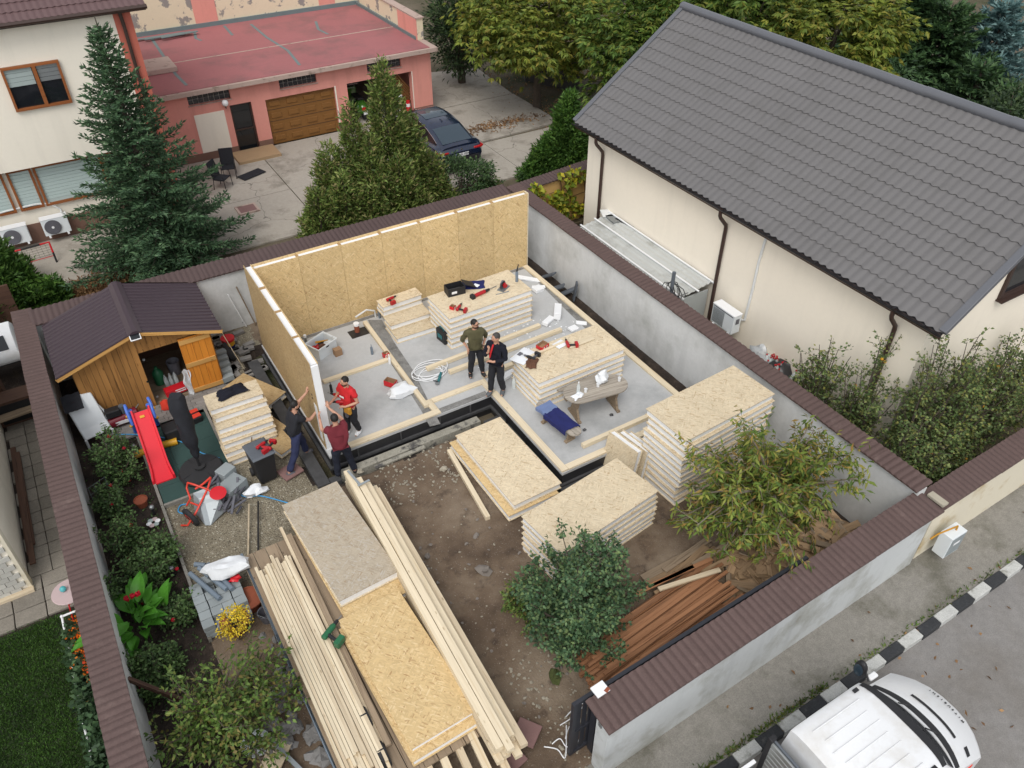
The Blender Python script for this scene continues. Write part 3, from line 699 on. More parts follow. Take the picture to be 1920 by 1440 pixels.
for fx in (.02, .40, .76):
    x = XW - .05 - fx * (XW - lx - .1); z = zl - (zl - zlow) * fx + .03
    plank('batten', (x, lb.y - .12, z + .012), (x, la.y + .05, z + .03), .05, .025, 'white', LT)
MB().b6(lx + .1, XW - .02, la.y - .04, la.y, GZ - .1, zlow - .01).build('end_panel', 'screenpanel', LT)
MB().b6(lx + .35, XW - .12, lb.y + .02, lb.y + .05, GZ - .1, zlow - .01).build('end_panel', 'screenpanel', LT)
for yy in (lb.y + .05, (la.y + lb.y) / 2, la.y - .05): MB().b6(lx + .1, lx + .16, yy - .03, yy + .03, GZ - .1, zlow - .02).build('post', 'steelbeam', LT)
for i, (px_, py_) in enumerate(((1138, 402), (1150, 412), (1172, 420))):
    q = at(px_, py_, zl - .02)
    solo('roof_debris', MB().box((q.x, q.y, q.z + .04), ((.35, .3, .12)[i], (.45, .5, .75)[i], .03), .3 * i - .4), ('foamdirty', 'steel', 'bitumendull')[i], ('crumpled grey film on the far end of the lean-to roof', 'bent grey sheet offcut lying on the lean-to roof', 'dark rolled strip lying on the lean-to roof')[i], 'debris')
q = at(1258, 552, zl - .05)
cb_ = thing('cable_bundle', 'tangle of black cables on a short pole by the lean-to roof', 'cable', (q.x, q.y, 1.1))
MB().tube([(q.x, q.y, .7), (q.x, q.y, 1.95)], .05, 8).build('pole', 'steelbeam', cb_)
for k in range(4):
    MB().tube([(q.x + .15 * sin(k * 2 + t_ * .9) * (1 + .3 * k), q.y + .35 * cos(t_ * .8 + k) - .1, 1.45 + .08 * sin(t_ * 1.3 + k)) for t_ in range(9)], .012, 5).build('cable', 'black', cb_)
# ochre wall with a vine, carrying on the line of the back wall
yw = capwall('boundary_wall', 'ochre wall with brown cap and a vine beside the cream house', (12.7, 20.5), (16.4, 20.9), .22, GZ - .3, 1.3, .5, 'yellowwall', 'capback', -1, .05, .12)
for z_ in (.1, .5, .9): MB().tube([(12.8, 20.34, z_), (16.2, 20.72, z_)], .008, 4).build('wire', 'brownmetal', yw)

# ---------------------------------------------------------------- house on the left
def window(par, Y, x0, x1, z0, z1, lights, fm='windowwood', fw=.07, dep=.10, face=-1, blinds=None, pane='darkglass'):
    """lights: list of relative splits"""
    w_ = MB().b6(x0, x1, Y - .01, Y + .02, z0, z1).build('window', pane, par)
    yf0, yf1 = Y - dep, Y - .012
    for q in ((x0, x1, z0, z0 + fw), (x0, x1, z1 - fw, z1), (x0, x0 + fw, z0 + fw, z1 - fw), (x1 - fw, x1, z0 + fw, z1 - fw)):
        MB().b6(q[0], q[1], yf0, yf1, q[2], q[3]).build('frame', fm, w_)
    ed = [x0] + [x0 + (x1 - x0) * f for f in lights] + [x1]
    for e in ed[1:-1]: MB().b6(e - fw * .75, e + fw * .75, yf0 - .004, yf1, z0 + fw, z1 - fw).build('mullion', fm, w_)
    for k, (frac, bm_) in (blinds or {}).items():
        a, b = ed[k] + fw, ed[k + 1] - fw; zt = z1 - fw; zb = zt - (z1 - z0 - 2 * fw) * frac; n = max(3, int((zt - zb) / .11))
        for i in range(n): MB().b6(a, b, Y - .035 - .008 * (i % 2), Y - .02, zt - (i + 1) * (zt - zb) / n + .008, zt - i * (zt - zb) / n).build('blind_slat', bm_, w_)
    return w_
LH = thing('left_house', 'cream two-storey house with brown framed windows and pink corner', 'house', (0, 28.5, GZ))
YU, YL, XC = 28.1, 28.5, 3.02
MB().b6(-14, XC, YU, 36, 2.25, 6.6).build('upper_wall', 'creamwall', LH)
MB().b6(-14, 3.4, YL, 36, GZ - .3, 2.248).build('lower_wall', 'creamwall', LH)
MB().b6(-14, 3.42, YL - .03, YL + .2, GZ - .2, .28).build('plinth', 'plinth', LH)
MB().b6(XC + .002, 3.52, YU - .02, 36, GZ - .2, 6.6).build('corner_pilaster', 'pinkdark', LH)
MB().tube([(3.22, YU - .10, 6.35), (3.24, YU - .09, 5.9), (3.24, YU - .09, GZ)], .055, 10).build('downpipe', 'brownmetal', LH, smooth=True)
rlen = 5.5; upv = Vector((0, .85, .52))
rs = tile_sheet(1.1, rlen, 'brownroof', 16)
for i in range(17): link('roof_sheet', rs, LH, slope_M(3.95 - (i + 1) * 1.1, 27.72, 6.52, (1, 0, 0), upv))
MB().b6(-14, 3.95, 27.74, 28.3, 6.36, 6.46).build('soffit', 'brownmetal', LH)
MB().tube([(-14, 27.68, 6.47), (3.98, 27.68, 6.47)], .07, 8).build('gutter', 'brownmetal', LH, smooth=True)
window(LH, YU - .005, -.40, 1.17, 4.0, 5.27, [.55], blinds={0: (.45, 'blind'), 1: (.42, 'steel')})
xa = [atY(29, 389, YL).x, atY(83, 382, YL).x, atY(207, 354, YL).x]
window(LH, YL - .005, -4.5, xa[0], .80, 2.15, [.5], blinds={0: (1, 'blindlow'), 1: (1, 'blindlow')})
window(LH, YL - .005, xa[0] + .12, xa[1], .80, 2.15, [], blinds={0: (1, 'blindlow')})
window(LH, YL - .005, xa[1] + .05, xa[2], .80, 2.15, [], blinds={0: (1, 'blindlow')})
window(LH, YL - .005, xa[2] + .02, xa[2] + .75, .80, 2.15, [])
MB().tube([(-2.6, YL - .06, .86), (-1.7, YL - .07, .92), (-.9, YL - .06, .93), (-.5, YL - .07, .86), (-.25, YL - .08, .6), (-.28, YL - .1, .35)], .03, 6).build('pipe', 'foamdirty', LH, smooth=True)
pa = atY(40, 458, 28.2); ac_unit('white air conditioner with a dark fan opening beside the goal frame', TR((pa.x - .05, 28.22, pa.z + .02)))
pa = atY(112, 440, 28.25); ac_unit('white air conditioner with a pale fan next to the spruce', TR((pa.x, 28.24, pa.z + .04)))
# ---------------------------------------------------------------- pink garage
GA = thing('pink_garage', 'flat roofed pink garage with brown garage door and red roof', 'garage', (9.5, 32.2, GZ)); YG, XG0, XG1 = 32.2, 3.6, 15.4
OPN = [(6.65, 7.5, GZ - .3, 1.52), (8.06, 10.96, GZ - .3, 1.47), (11.51, 14.46, GZ - .3, 1.5)]
m = MB(); x = XG0
for (a, b, z0, z1) in OPN: m.b6(x, a, YG, YG + .3, GZ - .3, 1.56); x = b
m.b6(x, XG1, YG, YG + .3, GZ - .3, 1.56)
for (a, b, z0, z1) in OPN: m.b6(a, b, YG, YG + .3, z1, 1.56)
BW = [(5.17, 6.77), (8.73, 10.27), (12.48, 14.02)]; x = XG0
for a, b in BW: m.b6(x, a, YG, YG + .3, 1.56, 2.24); m.b6(a, b, YG, YG + .3, 1.56, 1.78); m.b6(a, b, YG, YG + .3, 2.14, 2.24); x = b
m.b6(x, XG1, YG, YG + .3, 1.56, 2.24); m.build('front_wall', 'pinkwall', GA)
MB().b6(XG1 - .3, XG1, YG + .302, 40, GZ - .3, 2.24).build('side_wall', 'pinkwall', GA)
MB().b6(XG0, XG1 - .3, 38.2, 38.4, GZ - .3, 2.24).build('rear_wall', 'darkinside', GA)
MB().b6(XG0, XG1 - .31, YG + .31, 38.1, GZ - .1, GZ - .02).build('floor', 'yardconcrete', GA)
x = XG0
for a, b in [(o_[0], o_[1]) for o_ in OPN] + [(XG1, XG1)]:
    MB().b6(x, a + .0, YG - .02, YG + .05, GZ - .2, GZ + .3).build('plinth', 'plinth', GA); x = b
for (a, b) in BW:
    n = 8; wn = MB().b6(a, b, YG + .12, YG + .2, 1.78, 2.14).build('window', 'blockgrout', GA)
    for i in range(n):
        for j in range(2): MB().b6(a + (b - a) * i / n + .012, a + (b - a) * (i + 1) / n - .012, YG + .085, YG + .13, 1.79 + .175 * j + .01, 1.79 + .175 * (j + 1) - .008).build('glass_block', 'glassblock', wn, bevel=.008)
    MB().b6(a - .03, b + .03, YG - .05, YG + .08, 1.755, 1.779).build('sill', 'rooflip', wn)
# garage door with pressed panels
gd = MB().b6(8.06, 10.96, YG + .13, YG + .17, GZ, 1.47).build('garage_door', 'garagedoor', GA)
for i in range(4):
    for j in range(4):
        x0_, x1_ = 8.06 + .725 * i + .14, 8.06 + .725 * (i + 1) - .14; z0_ = GZ + .4675 * j + .13; z1_ = GZ + .4675 * (j + 1) - .13
        MB().b6(x0_, x1_, YG + .095, YG + .13, z0_, z1_).build('raised_panel', 'garagedoor', gd, bevel=.02)
for j in range(1, 4): MB().b6(8.06, 10.96, YG + .122, YG + .131, GZ + .4675 * j - .008, GZ + .4675 * j + .008).build('joint', 'brownmetal', gd)
for k in ((10.962, 11.02), (14.462, 14.5)): MB().b6(k[0], k[1], YG - .004, YG + .3, GZ, 1.5).build('reveal', 'creamwall', GA)
dr = MB().b6(6.65, 7.5, YG + .16, YG + .2, GZ, 1.52).build('door', 'darkglass', GA)
for q in ((6.65, 6.72, GZ, 1.52), (7.43, 7.5, GZ, 1.52), (6.72, 7.43, 1.45, 1.52), (6.72, 7.43, .45, .5)): MB().b6(q[0], q[1], YG + .1, YG + .155, q[2], q[3]).build('frame', 'brownmetal', dr)
MB().b6(5.25, 6.4, YG - .015, YG, GZ + .3, 1.4).build('render_patch', 'creamwall', GA)
MB().b6(6.3, 8.0, YG - 1.15, YG - .03, GZ - .05, GZ + .10).build('doorstep', 'tilestep', GA)
lp = MB().tube([(6.48, YG - .02, 1.55), (6.48, YG - .14, 1.5), (6.48, YG - .14, 1.58)], .02, 6).build('wall_lamp', 'black', GA); MB().ball((6.48, YG - .14, 1.70), .13).build('globe', 'white', lp, smooth=True)
MB().b6(XG0, 15.62, 31.86, 40.0, 2.242, 2.40).build('roof_slab', 'rooflip', GA)
MB().b6(XG0, 15.30, 32.0, 39.9, 2.40, 2.425).build('roof_covering', 'redroof', GA)
MB().b6(15.3, 15.6, 33.15, 40.3, 2.41, 3.28).build('parapet', 'peelwall', GA); MB().b6(15.26, 15.64, 33.1, 40.3, 3.281, 3.34).build('parapet_coping', 'rooflip', GA)
MB().b6(15.255, 15.30, 33.14, 35.0, 2.43, 3.27).build('parapet_paint', 'pinkwall', GA)
MB().b6(XG0, 15.6, 39.9, 40.3, 2.4, 9).build('back_wall', 'peelwall', GA)
for a, b in ((7.6, 8.6), (13.4, 14.2)): MB().b6(a, b, 39.88, 39.9, 2.45, 9).build('painted_band', 'pinkwall', GA)
MB().b6(5.2, 15.2, 35.46, 35.54, 2.425, 2.432).build('roof_line', 'rooflip', GA)
def tape(pts):
    P = [at(*p, 2.43) for p in pts]
    for a, b in zip(P[:-1], P[1:]):
        d = (b - a).normalized(); n_ = Vector((-d.y, d.x, 0)) * .06
        MB().prism([a + n_, a - n_, b - n_, b + n_], 2.427, 2.431 + .001 * random.random()).build('roof_patch', 'tealtape', GA)
tape([(283, 70), (310, 110), (330, 140), (350, 160)]); tape([(470, 45), (500, 70), (540, 95), (562, 122)]); tape([(365, 60), (367, 72), (378, 76)]); tape([(420, 48), (436, 66)]); tape([(592, 40), (597, 55), (615, 64)])
q = at(292, 130, 2.43); solo('roof_hatch', MB().b6(q.x - .7, q.x + .7, q.y - .7, q.y + .8, 2.43, 2.62), 'rooflip', 'pale concrete hatch cover on the red garage roof', 'hatch', bevel=.02)
MB().b6(XG0, 15.3, 39.82, 39.9, 2.425, 2.6).build('flashing', 'tealtape', GA); MB().b6(15.22, 15.3, 33.2, 39.82, 2.425, 2.56).build('flashing', 'tealtape', GA)
for k in range(3): solo('loose_flashing', MB().box((5.7 + .45 * k, 39.2 - .2 * k, 2.50 + .03 * k), (2.4 - .4 * k, .16, .03), .06 * k), 'tealtape', ('lowest', 'middle', 'upper')[k] + ' loose grey strip lying at the foot of the peeling wall on the red roof', 'metal strip')
# ---------------------------------------------------------------- garden shed
SH = thing('garden_shed', 'orange brown timber garden shed with dark ribbed metal roof', 'shed', (.35, 17.85, GZ))
SX0, SX1, SY0, SY1 = -1.22, 1.98, 17.85, 20.0; AX, AZ_, EZ = .35, 2.02, 1.40; RX0, RX1, RY0, RY1 = -1.55, 2.25, 17.58, 20.1
sl_ = (AZ_ - EZ) / (AX - RX0)
def rz_at(x): return AZ_ - abs(x - AX) * sl_ - .06
b_ = .135; x = SX0; k = 0
while x < SX1 - .02:
    x2 = min(x + b_, SX1); zt = min(rz_at(x), rz_at(x2)); zb = GZ + .03
    if x2 > .36 and x < 1.22: zb = 1.28 if zt > 1.3 else zt - .05
    if zt > zb + .02:
        c = (x + x2) / 2
        MB_ = plank('board', (c, SY0 - random.uniform(0, .006), zb), (c, SY0 - random.uniform(0, .006), zt), x2 - x - .007, .025, 'shedwood', SH, up=(0, -1, 0))
    x = x2
for xx in (SX0, SX1):
    yy = SY0
    while yy < SY1 - .05: plank('board', (xx, yy + .09, GZ + .03), (xx, yy + .09, rz_at(xx) - .02), .17, .025, 'shedwood', SH, up=(1, 0, 0)); yy += .18
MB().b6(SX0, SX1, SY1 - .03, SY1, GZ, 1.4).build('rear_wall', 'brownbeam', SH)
MB().b6(SX0 + .02, SX1 - .02, SY0 + .03, SY1 - .04, GZ - .02, GZ + .06).build('floor', 'lumber_grey', SH)
plank('shelf', (.25, 19.0, .95), (1.9, 19.0, .95), .6, .04, 'lumber_grey', SH); plank('shelf', (.25, 18.62, .93), (1.9, 18.62, .93), .04, .1, 'shedtrim', SH)
# open door folded back against the wall
dx0, dx1, dz0, dz1, dy = 1.20, 1.96, GZ + .1, 1.37, SY0 - .06
d_ = MB().b6(dx0, dx1, dy - .006, dy + .012, dz0, dz1).build('door', 'brownmetal', SH)
for i in range(5):
    c = dx0 + (i + .5) * (dx1 - dx0) / 5; plank('door_board', (c, dy - .018, dz0), (c, dy - .018, dz1), (dx1 - dx0) / 5 - .006, .022, 'sheddoor', d_, up=(0, -1, 0))
for zz in (dz0 + .07, (dz0 + dz1) / 2 + .03, dz1 - .10): plank('ledge', (dx0 + .01, dy - .045, zz), (dx1 - .01, dy - .045, zz), .12, .03, 'shedtrim', d_, up=(0, -1, 0))
for zz in (dz1 - .1, dz0 + .4): MB().box((.34, SY0 - .03, zz - .2), (.05, .02, .05)).build('hinge', 'steel', SH)
MB().lathe([(0, 0), (.03, 0), (.03, .03), (0, .03)], 10, (.25, SY0 - .04, .45), Matrix.Rotation(pi / 2, 4, 'X')).build('door_knob', 'chrome', SH)
# ribbed roof sheets
def ribbed(wd, ln, mat):
    def f():
        m = MB(); per = .165; pts = [];  x = 0
        while x < wd - .01:
            pts += [(x, 0), (min(x + per - .055, wd), 0), (min(x + per - .045, wd), .022), (min(x + per - .015, wd), .022), (min(x + per - .005, wd), 0)]; x += per
        a = [(p[0], 0, p[1]) for p in pts]; b = [(p[0], ln, p[1]) for p in pts]; n = len(pts)
        m.add(a + b, [(i, i + 1, n + i + 1, n + i) for i in range(n - 1)]); c = [(p[0], 0, p[2] - .02) for p in a]; m.add(a + c, [(i, i + 1, n + i + 1, n + i) for i in range(n - 1)])
        return m.mesh('roof_sheet', mat)
    return cached(('rb', wd, ln, mat), f)
ln = hypot(AX - RX0, AZ_ - EZ); W3 = (RY1 - RY0)
for i in range(1):
    link('roof_sheet', ribbed(round(W3, 3), round(ln, 3), 'shedroof'), SH, slope_M(RX0, RY0 + (i + 1) * W3, EZ + .004 * i, (0, -1, 0), (AX - RX0, 0, AZ_ - EZ)))
    link('roof_sheet', ribbed(round(W3, 3), round(ln, 3), 'shedroof'), SH, slope_M(RX1, RY0 + i * W3, EZ + .004 * i, (0, 1, 0), (AX - RX1, 0, AZ_ - EZ)))
m = MB(); m.add([(AX - .16, RY0 - .02, AZ_ - .02), (AX - .05, RY0 - .02, AZ_ + .05), (AX + .05, RY0 - .02, AZ_ + .05), (AX + .16, RY0 - .02, AZ_ - .02), (AX - .16, RY1, AZ_ - .02), (AX - .05, RY1, AZ_ + .05), (AX + .05, RY1, AZ_ + .05), (AX + .16, RY1, AZ_ - .02)], [(0, 1, 5, 4), (1, 2, 6, 5), (2, 3, 7, 6), (0, 1, 2, 3)]); m.build('ridge_cap', 'shedroof', SH)
for s in (RX0, RX1): plank('bargeboard', (s, RY0 + .02, EZ - .05), (AX, RY0 + .02, AZ_ - .05), .03, .09, 'shedtrim', SH)
MB().box((AX - .02, RY0 - .06, AZ_ - .06), (.2, .16, .02), M=Matrix.Rotation(R_(20), 4, 'X')).build('solar_panel', 'darkglass', SH); MB().box((AX - .02, RY0 - .058, AZ_ - .07), (.24, .2, .02), M=Matrix.Rotation(R_(20), 4, 'X')).build('solar_frame', 'white', SH)
MB().ball((AX + .2, SY0 - .05, 1.78), (.06, .05, .06)).build('lamp_head', 'black', SH)
# things inside the shed door
solo('storage_box', MB().box((.85, 18.02, GZ + .20), (.62, .22, .18), .1), 'red', 'long red box with white lettering in the shed doorway', 'box', bevel=.01)
bx = [o for o in bpy.data.objects if o.name.startswith('storage_box')][-1]
link('lettering', text_mesh('XX', .13, .001, 'white'), bx, TR((.66, 17.905, GZ + .2), .1, pi / 2))
for k_ in (0, 1): MB().box((.92, 17.912, GZ + .235 - .06 * k_), (.26, .004, .026), .1).build('printed_line', 'white', bx)
b2 = thing('bottle_pack', 'pack of empty clear plastic bottles inside the shed', 'bottles', (.78, 18.45, GZ + .06))
for i in range(6): MB().lathe([(.0, 0), (.055, 0), (.055, .2), (.02, .28), (.02, .31), (0, .31)], 10, (.68 + .12 * (i % 3), 18.4 + .12 * (i // 3), GZ + .06)).build('bottle', 'clearplastic', b2, smooth=True)
solo('gas_sprayer', MB().lathe([(.0, 0), (.13, .02), (.14, .35), (.08, .45), (.04, .48), (.04, .55), (0, .55)], 12, (.55, 18.65, GZ + .06)), 'toolgreen', 'green sprayer tank in the dark shed', 'sprayer', smooth=True)
solo('blue_jug', MB().lathe([(.0, 0), (.09, 0), (.09, .22), (.03, .3), (.03, .34), (0, .34)], 12, (.95, 18.9, .97)), 'blueplastic', 'blue plastic jug on the shed shelf', 'jug', smooth=True)
solo('grey_bin', MB().lathe([(.0, 0), (.14, 0), (.17, .4), (.15, .4), (0, .1)], 14, (1.0, 18.9, GZ + .06)), 'plasticgrey', 'grey tub on the shed floor', 'tub', smooth=True)
solo('plastic_sheet', MB().grid(lambda u, v: (1.05 + .18 * u + .03 * sin(9 * v), 17.78 + .05 * sin(7 * u + 5 * v), GZ + .05 + .8 * v), 6, 10), 'bagfilm', 'crumpled white plastic sheet hanging beside the open shed door', 'plastic sheet', smooth=True)
# ---------------------------------------------------------------- SIP walls of the new house
T_OSB, TW = .015, .19
def sip_wall(name, label, M, L, H, n, mat, mat2, first_cut=None):
    """local: x along wall, y thickness (outer face at y=TW), z up. one part per panel, seams between"""
    t = thing(name, label, 'wall', M=M); e = [L * i / n for i in range(n + 1)]
    for i in range(n):
        a, b = e[i] + .003, e[i + 1] - .003
        dz = random.uniform(-.012, .012)
        p = MB().b6(a, b, 0, T_OSB, 0, H + dz).build('inner_board', mat, t, M=M)
        q = MB().b6(a, b, TW - T_OSB, TW, 0, H + .03 + dz).build('outer_board', mat2, t, M=M)
        MB().b6(a + .03, b - .03, T_OSB + .001, TW - T_OSB - .001, .01, H - .035 + dz).build('foam_core', 'foam', t, M=M)
        if i: MB().b6(e[i] - .035, e[i] + .035, T_OSB + .001, TW - T_OSB - .001, .01, H - .012).build('spline', 'osb_edge', t, M=M)
    return t
# back wall, inner face at Y=18.24 (faces -Y)
bw = sip_wall('panel_wall', 'long OSB panel wall along the back of the floor slab', TR((3.46, 18.24, 0)), 8.12, 2.42, 7, 'osbgold_y', 'osbgold_y')
MB().b6(11.585, 11.615, 18.24, 18.43, 0, 2.42).build('end_strip', 'lumber', bw)
# left wall, inner face X=3.46 faces +X : local x -> -Y
lw = sip_wall('panel_wall', 'shorter OSB panel wall held upright by two workers', Matrix(((0, -1, 0, 3.455), (-1, 0, 0, 18.43), (0, 0, 1, 0), (0, 0, 0, 1))), 4.72, 2.46, 4, 'osbgold_x', 'osbdull_x')
MB().b6(3.282, 3.438, 13.66, 13.708, 0, 2.44).build('foam_end', 'foam', lw)
for zz in (1.35, 1.45): MB().box((3.262, 14.0, zz), (.012, .06, .03)).build('clip', 'black', lw)
MB().b6(3.255, 3.264, 13.78, 13.95, .2, 1.25).build('tape_strip', 'foamdirty', lw)
# ---------------------------------------------------------------- loose SIP panels in stacks
def sip(label, M, L=2.5, W=1.25, T=.17, mats=('osb_z', 'osb_z'), group=None, rec=.028, foam='foam'):
    t = thing('insulated_panel', label, 'panel', M=M, group=group)
    a = cached(('st', L, W, mats[0]), lambda: MB().box((0, 0, 0), (L, W, .015)).mesh('top_board', mats[0]))
    b = cached(('st', L, W, mats[1]), lambda: MB().box((0, 0, 0), (L, W, .015)).mesh('bottom_board', mats[1]))
    c = cached(('sf', L, W, T, rec, foam), lambda: MB().box((0, 0, 0), (L - 2 * rec, W - 2 * rec, T - .032)).mesh('foam_core', foam))
    link('top_board', a, t, M @ Matrix.Translation((0, 0, T - .0075))); link('foam_core', c, t, M @ Matrix.Translation((0, 0, T / 2))); link('bottom_board', b, t, M @ Matrix.Translation((0, 0, .0075)))
    return t
ORD = ['top', 'second', 'third', 'fourth', 'fifth', 'sixth', 'seventh', 'eighth', 'ninth', 'tenth', 'eleventh', 'twelfth']
def stack(n, c, zb, rz, where, L=2.6, W=1.25, T=.17, jx=.02, jy=.02, mats=('osb_z', 'osb_z'), skew=(0, 0), jr=.008):
    for i in range(n):
        k = n - 1 - i
        lab = ('%s panel of the stack %s' % (ORD[k], where)) if k else 'topmost OSB panel of the stack ' + where
        sip(lab, TR((c[0] + random.uniform(-jx, jx) + skew[0] * i, c[1] + random.uniform(-jy, jy) + skew[1] * i, zb + i * (T + .003)), rz + random.uniform(-jr, jr)), L, W, T, mats, 'insulated panels stacked ' + where)
stack(6, (8.83, 16.25), 0.0, .02, 'by the back wall with the black toolbox', 2.6, 1.25, .165)
stack(5, (9.5, 12.95), 0.0, .01, 'behind the weathered table', 2.6, 1.25, .165)
stack(11, (10.62, 9.15), GZ, .06, 'under the cherry branches', 2.7, 1.25, .17, .035, .035, skew=(.004, .0))
stack(6, (7.19, 8.72), GZ, .12, 'between the round shrub and the slab', 2.68, 1.25, .17, .03, .03)
sip('upper pale panel lying beside the foundation pit', TR((6.69, 11.28, -.17), pi / 2 + .02), 2.6, 1.25); sip('lower panel jutting left under the pale panel beside the foundation pit', TR((6.55, 11.25, -.345), pi / 2 + .01), 2.7, 1.3, mats=('osbgold_z', 'osb_z'))
# small offcut panels next to the toolbox stack
for i, (dx, dy, z, w_) in enumerate(((0.05, -.55, 0, .85), (.12, -.3, .17, .5), (.14, .15, .34, .42), (.12, .13, .51, .42))):
    sip(('lowest wide', 'second', 'third', 'top')[i] + ' offcut panel of the small stack against the back wall', TR((7.02 + dx * .2, 17.55 + dy, z), .02 * i - .02), 1.22, w_, .165, group='small offcut panel stack')
# three panels standing on edge beside the tall stack
for i, (dx, h_) in enumerate(((0, .95), (.26, .86), (.50, .74))):
    M_ = TR((8.93 + dx, 9.98 - .04 * i, GZ + .02), R_(-90) + .12, 0, 0) @ Matrix.Rotation(R_(-82), 4, 'Y')
    sip(('first', 'second', 'third')[i] + ' panel offcut standing on edge left of the tall stack', TR((8.90 + dx, 9.88 - .03 * i, GZ), .15) @ Matrix.Rotation(R_(-80), 4, 'Y') @ Matrix.Translation((h_ / 2, 0, 0)), h_, .9, .17, ('osb_x', 'osb_x'), 'panel offcuts on edge')
# stepped stack beside the wheelie bin
for i in range(7):
    z = GZ + .17 * i; sip('%s panel strip of the stepped stack behind the wheelie bin' % ORD[6 - i], TR((1.82 + random.uniform(-.04, .04) + .01 * i, 14.98 + .11 * i + (.12 if i > 4 else 0), z), random.uniform(-.02, .02)), 1.26, .62 if i > 2 else .5, .165, group='stepped stack of panel strips')
sip('long panel lying flat beside the black footing', TR((2.52, 16.95, GZ + .02), R_(-62)), 1.5, .75, .17, ('osbdull_z', 'osb_z')); sip('tilted panel strip leaning behind the man in black', TR((2.33, 14.95, GZ + .12), R_(-68), 0, .12), 1.2, .45, .15, ('osbdull_z', 'osb_z')); sip('narrow panel strip next to the foundation left of the man in black', TR((2.62, 15.1, GZ + .1), R_(-68), 0, .10), 1.15, .3, .15, ('osbdull_z', 'osb_z'))
# ---------------------------------------------------------------- helpers for soft and rough shapes
def lump(c, r, seed=0, amp=.25, sc=1.6, nu=14, nv=9, flat=True, M=None):
    m = MB(); m.ball((0, 0, 0), 1, nu, nv); Q = M or Matrix.Identity(4); out = []
    for v in m.v:
        v = Vector(v); k = 1 + amp * mn.noise(v * sc + Vector((seed * 7.3, seed * 3.1, 0))) * 1.6
        p = Vector((v.x * r[0] * k, v.y * r[1] * k, v.z * r[2] * k))
        if flat and p.z < -r[2] * .35: p.z = -r[2] * .35
        out.append(Q @ p + Vector(c))
    m.v = [tuple(p) for p in out]; return m
def rockmesh(seed, mat):
    return cached(('rock', seed, mat), lambda: lump((0, 0, 0), (1, .8, .6), seed, .5, 1.3, 8, 5).mesh('rock', mat))
def draped(c, sx, sy, rz, seed, h=.05, n=16, fold=.03, edge=.12, ztop=None):
    """irregular cloth patch lying on a surface at c.z with soft folds"""
    m = MB(); Q = Matrix.Rotation(rz, 4, 'Z'); cv = Vector(c)
    def f(u, v):
        a, b = u * 2 - 1, v * 2 - 1
        k = 1 + edge * mn.noise(Vector((a * 1.5 + seed, b * 1.5, seed)))
        z = h * (1 - max(abs(a), abs(b)) ** 4) + fold * (mn.noise(Vector((a * 2.2, b * 2.2, seed))) + .6 * mn.noise(Vector((a * 5, b * 5, seed + 5)))) * (1 - .6 * max(abs(a), abs(b)))
        return Q @ Vector((a * sx / 2 * k, b * sy / 2 * k, max(.004, z + .012))) + cv
    return m.grid(f, n, n)
# ---------------------------------------------------------------- trailer with its load
TL = thing('flatbed_trailer', 'low flatbed trailer under the timber and panels', 'trailer', (2.0, 8.8, GZ))
for i in range(10): plank('deck_board', (.82 + .25 * i, 5.9, .01), (.82 + .25 * i - .06, 11.6, .01), .235, .04, 'lumber_grey', TL)
for x_ in (.70, 3.30): plank('side_rail', (x_, 5.9, -.03), (x_ - .02, 11.7, -.03), .05, .12, 'pvcgrey', TL)
for y_ in (6.2, 8.4, 10.8): plank('cross_member', (.75, y_, -.06), (3.25, y_, -.06), .08, .09, 'steelbeam', TL)
for x_ in (1.42, 3.05):
    for y_ in (6.45, 7.15):
        w_ = MB().lathe([(.10, -.09), (.27, -.09), (.30, -.05), (.30, .05), (.27, .09), (.10, .09)], 20, (x_, y_, GZ + .30), Matrix.Rotation(pi / 2, 4, 'Y')).build('wheel', 'rubber', TL, smooth=True)
        MB().lathe([(0, -.05), (.15, -.05), (.17, .0), (.15, .05), (0, .05)], 14, (x_, y_, GZ + .30), Matrix.Rotation(pi / 2, 4, 'Y')).build('rim', 'steel', w_)
sip('lower gold OSB panel at the tail of the trailer', TR((2.36, 7.46, .05), pi / 2 + .035), 2.9, 1.26, .17, ('osbgold_z', 'osbgold_z')); sip('lower panel under the dusty panel on the trailer', TR((2.47, 10.42, .05), pi / 2 + .035), 2.9, 1.26, .17, ('osbgold_z', 'osbgold_z'))
sip('upper gold OSB panel at the tail of the trailer', TR((2.39, 7.56, .225), pi / 2 + .035), 2.85, 1.22, .15, ('osbgold_z', 'osbgold_z')); sip('dusty grey topped panel at the front of the trailer', TR((2.44, 10.75, .235), pi / 2 + .05), 2.85, 1.24, .2, ('osbdusty', 'osb_z'))
G_ = 'thin pale boards loaded on the left of the trailer'
nb = 0
for layer in range(3):
    for k in range(12):
        x_ = .80 + k * .0585; y0_ = 6.35 + random.uniform(-.28, .3); y1_ = 11.15 + random.uniform(-.25, .12) - (.1 * (k % 3))
        o = plank('timber_board', (x_ + random.uniform(-.006, .006), y0_, .06 + layer * .055 + .004 * random.random()), (x_ + .02 + random.uniform(-.012, .012), y1_, .06 + layer * .055 + .004 * random.random()), .052, .05, 'lumber' if random.random() > .35 else 'lumber_old')
        tag(o, '%s thin board from the left in the %s layer of the trailer bundle' % ((ORD + ['x'])[k].replace('top', 'first'), ('bottom', 'middle', 'top')[layer]), 'board', G_)
tag(plank('timber_board', (1.58, 6.5, .10), (1.66, 11.6, .10), .10, .06, 'lumber_grey'), 'brown weathered board beside the gold panels on the trailer', 'board'); tag(plank('timber_board', (1.50, 6.6, .07), (1.58, 11.9, .07), .06, .05, 'lumber_old'), 'narrow board between the board bundle and the panels on the trailer', 'board')
G_ = 'square beams loaded on the right of the trailer'
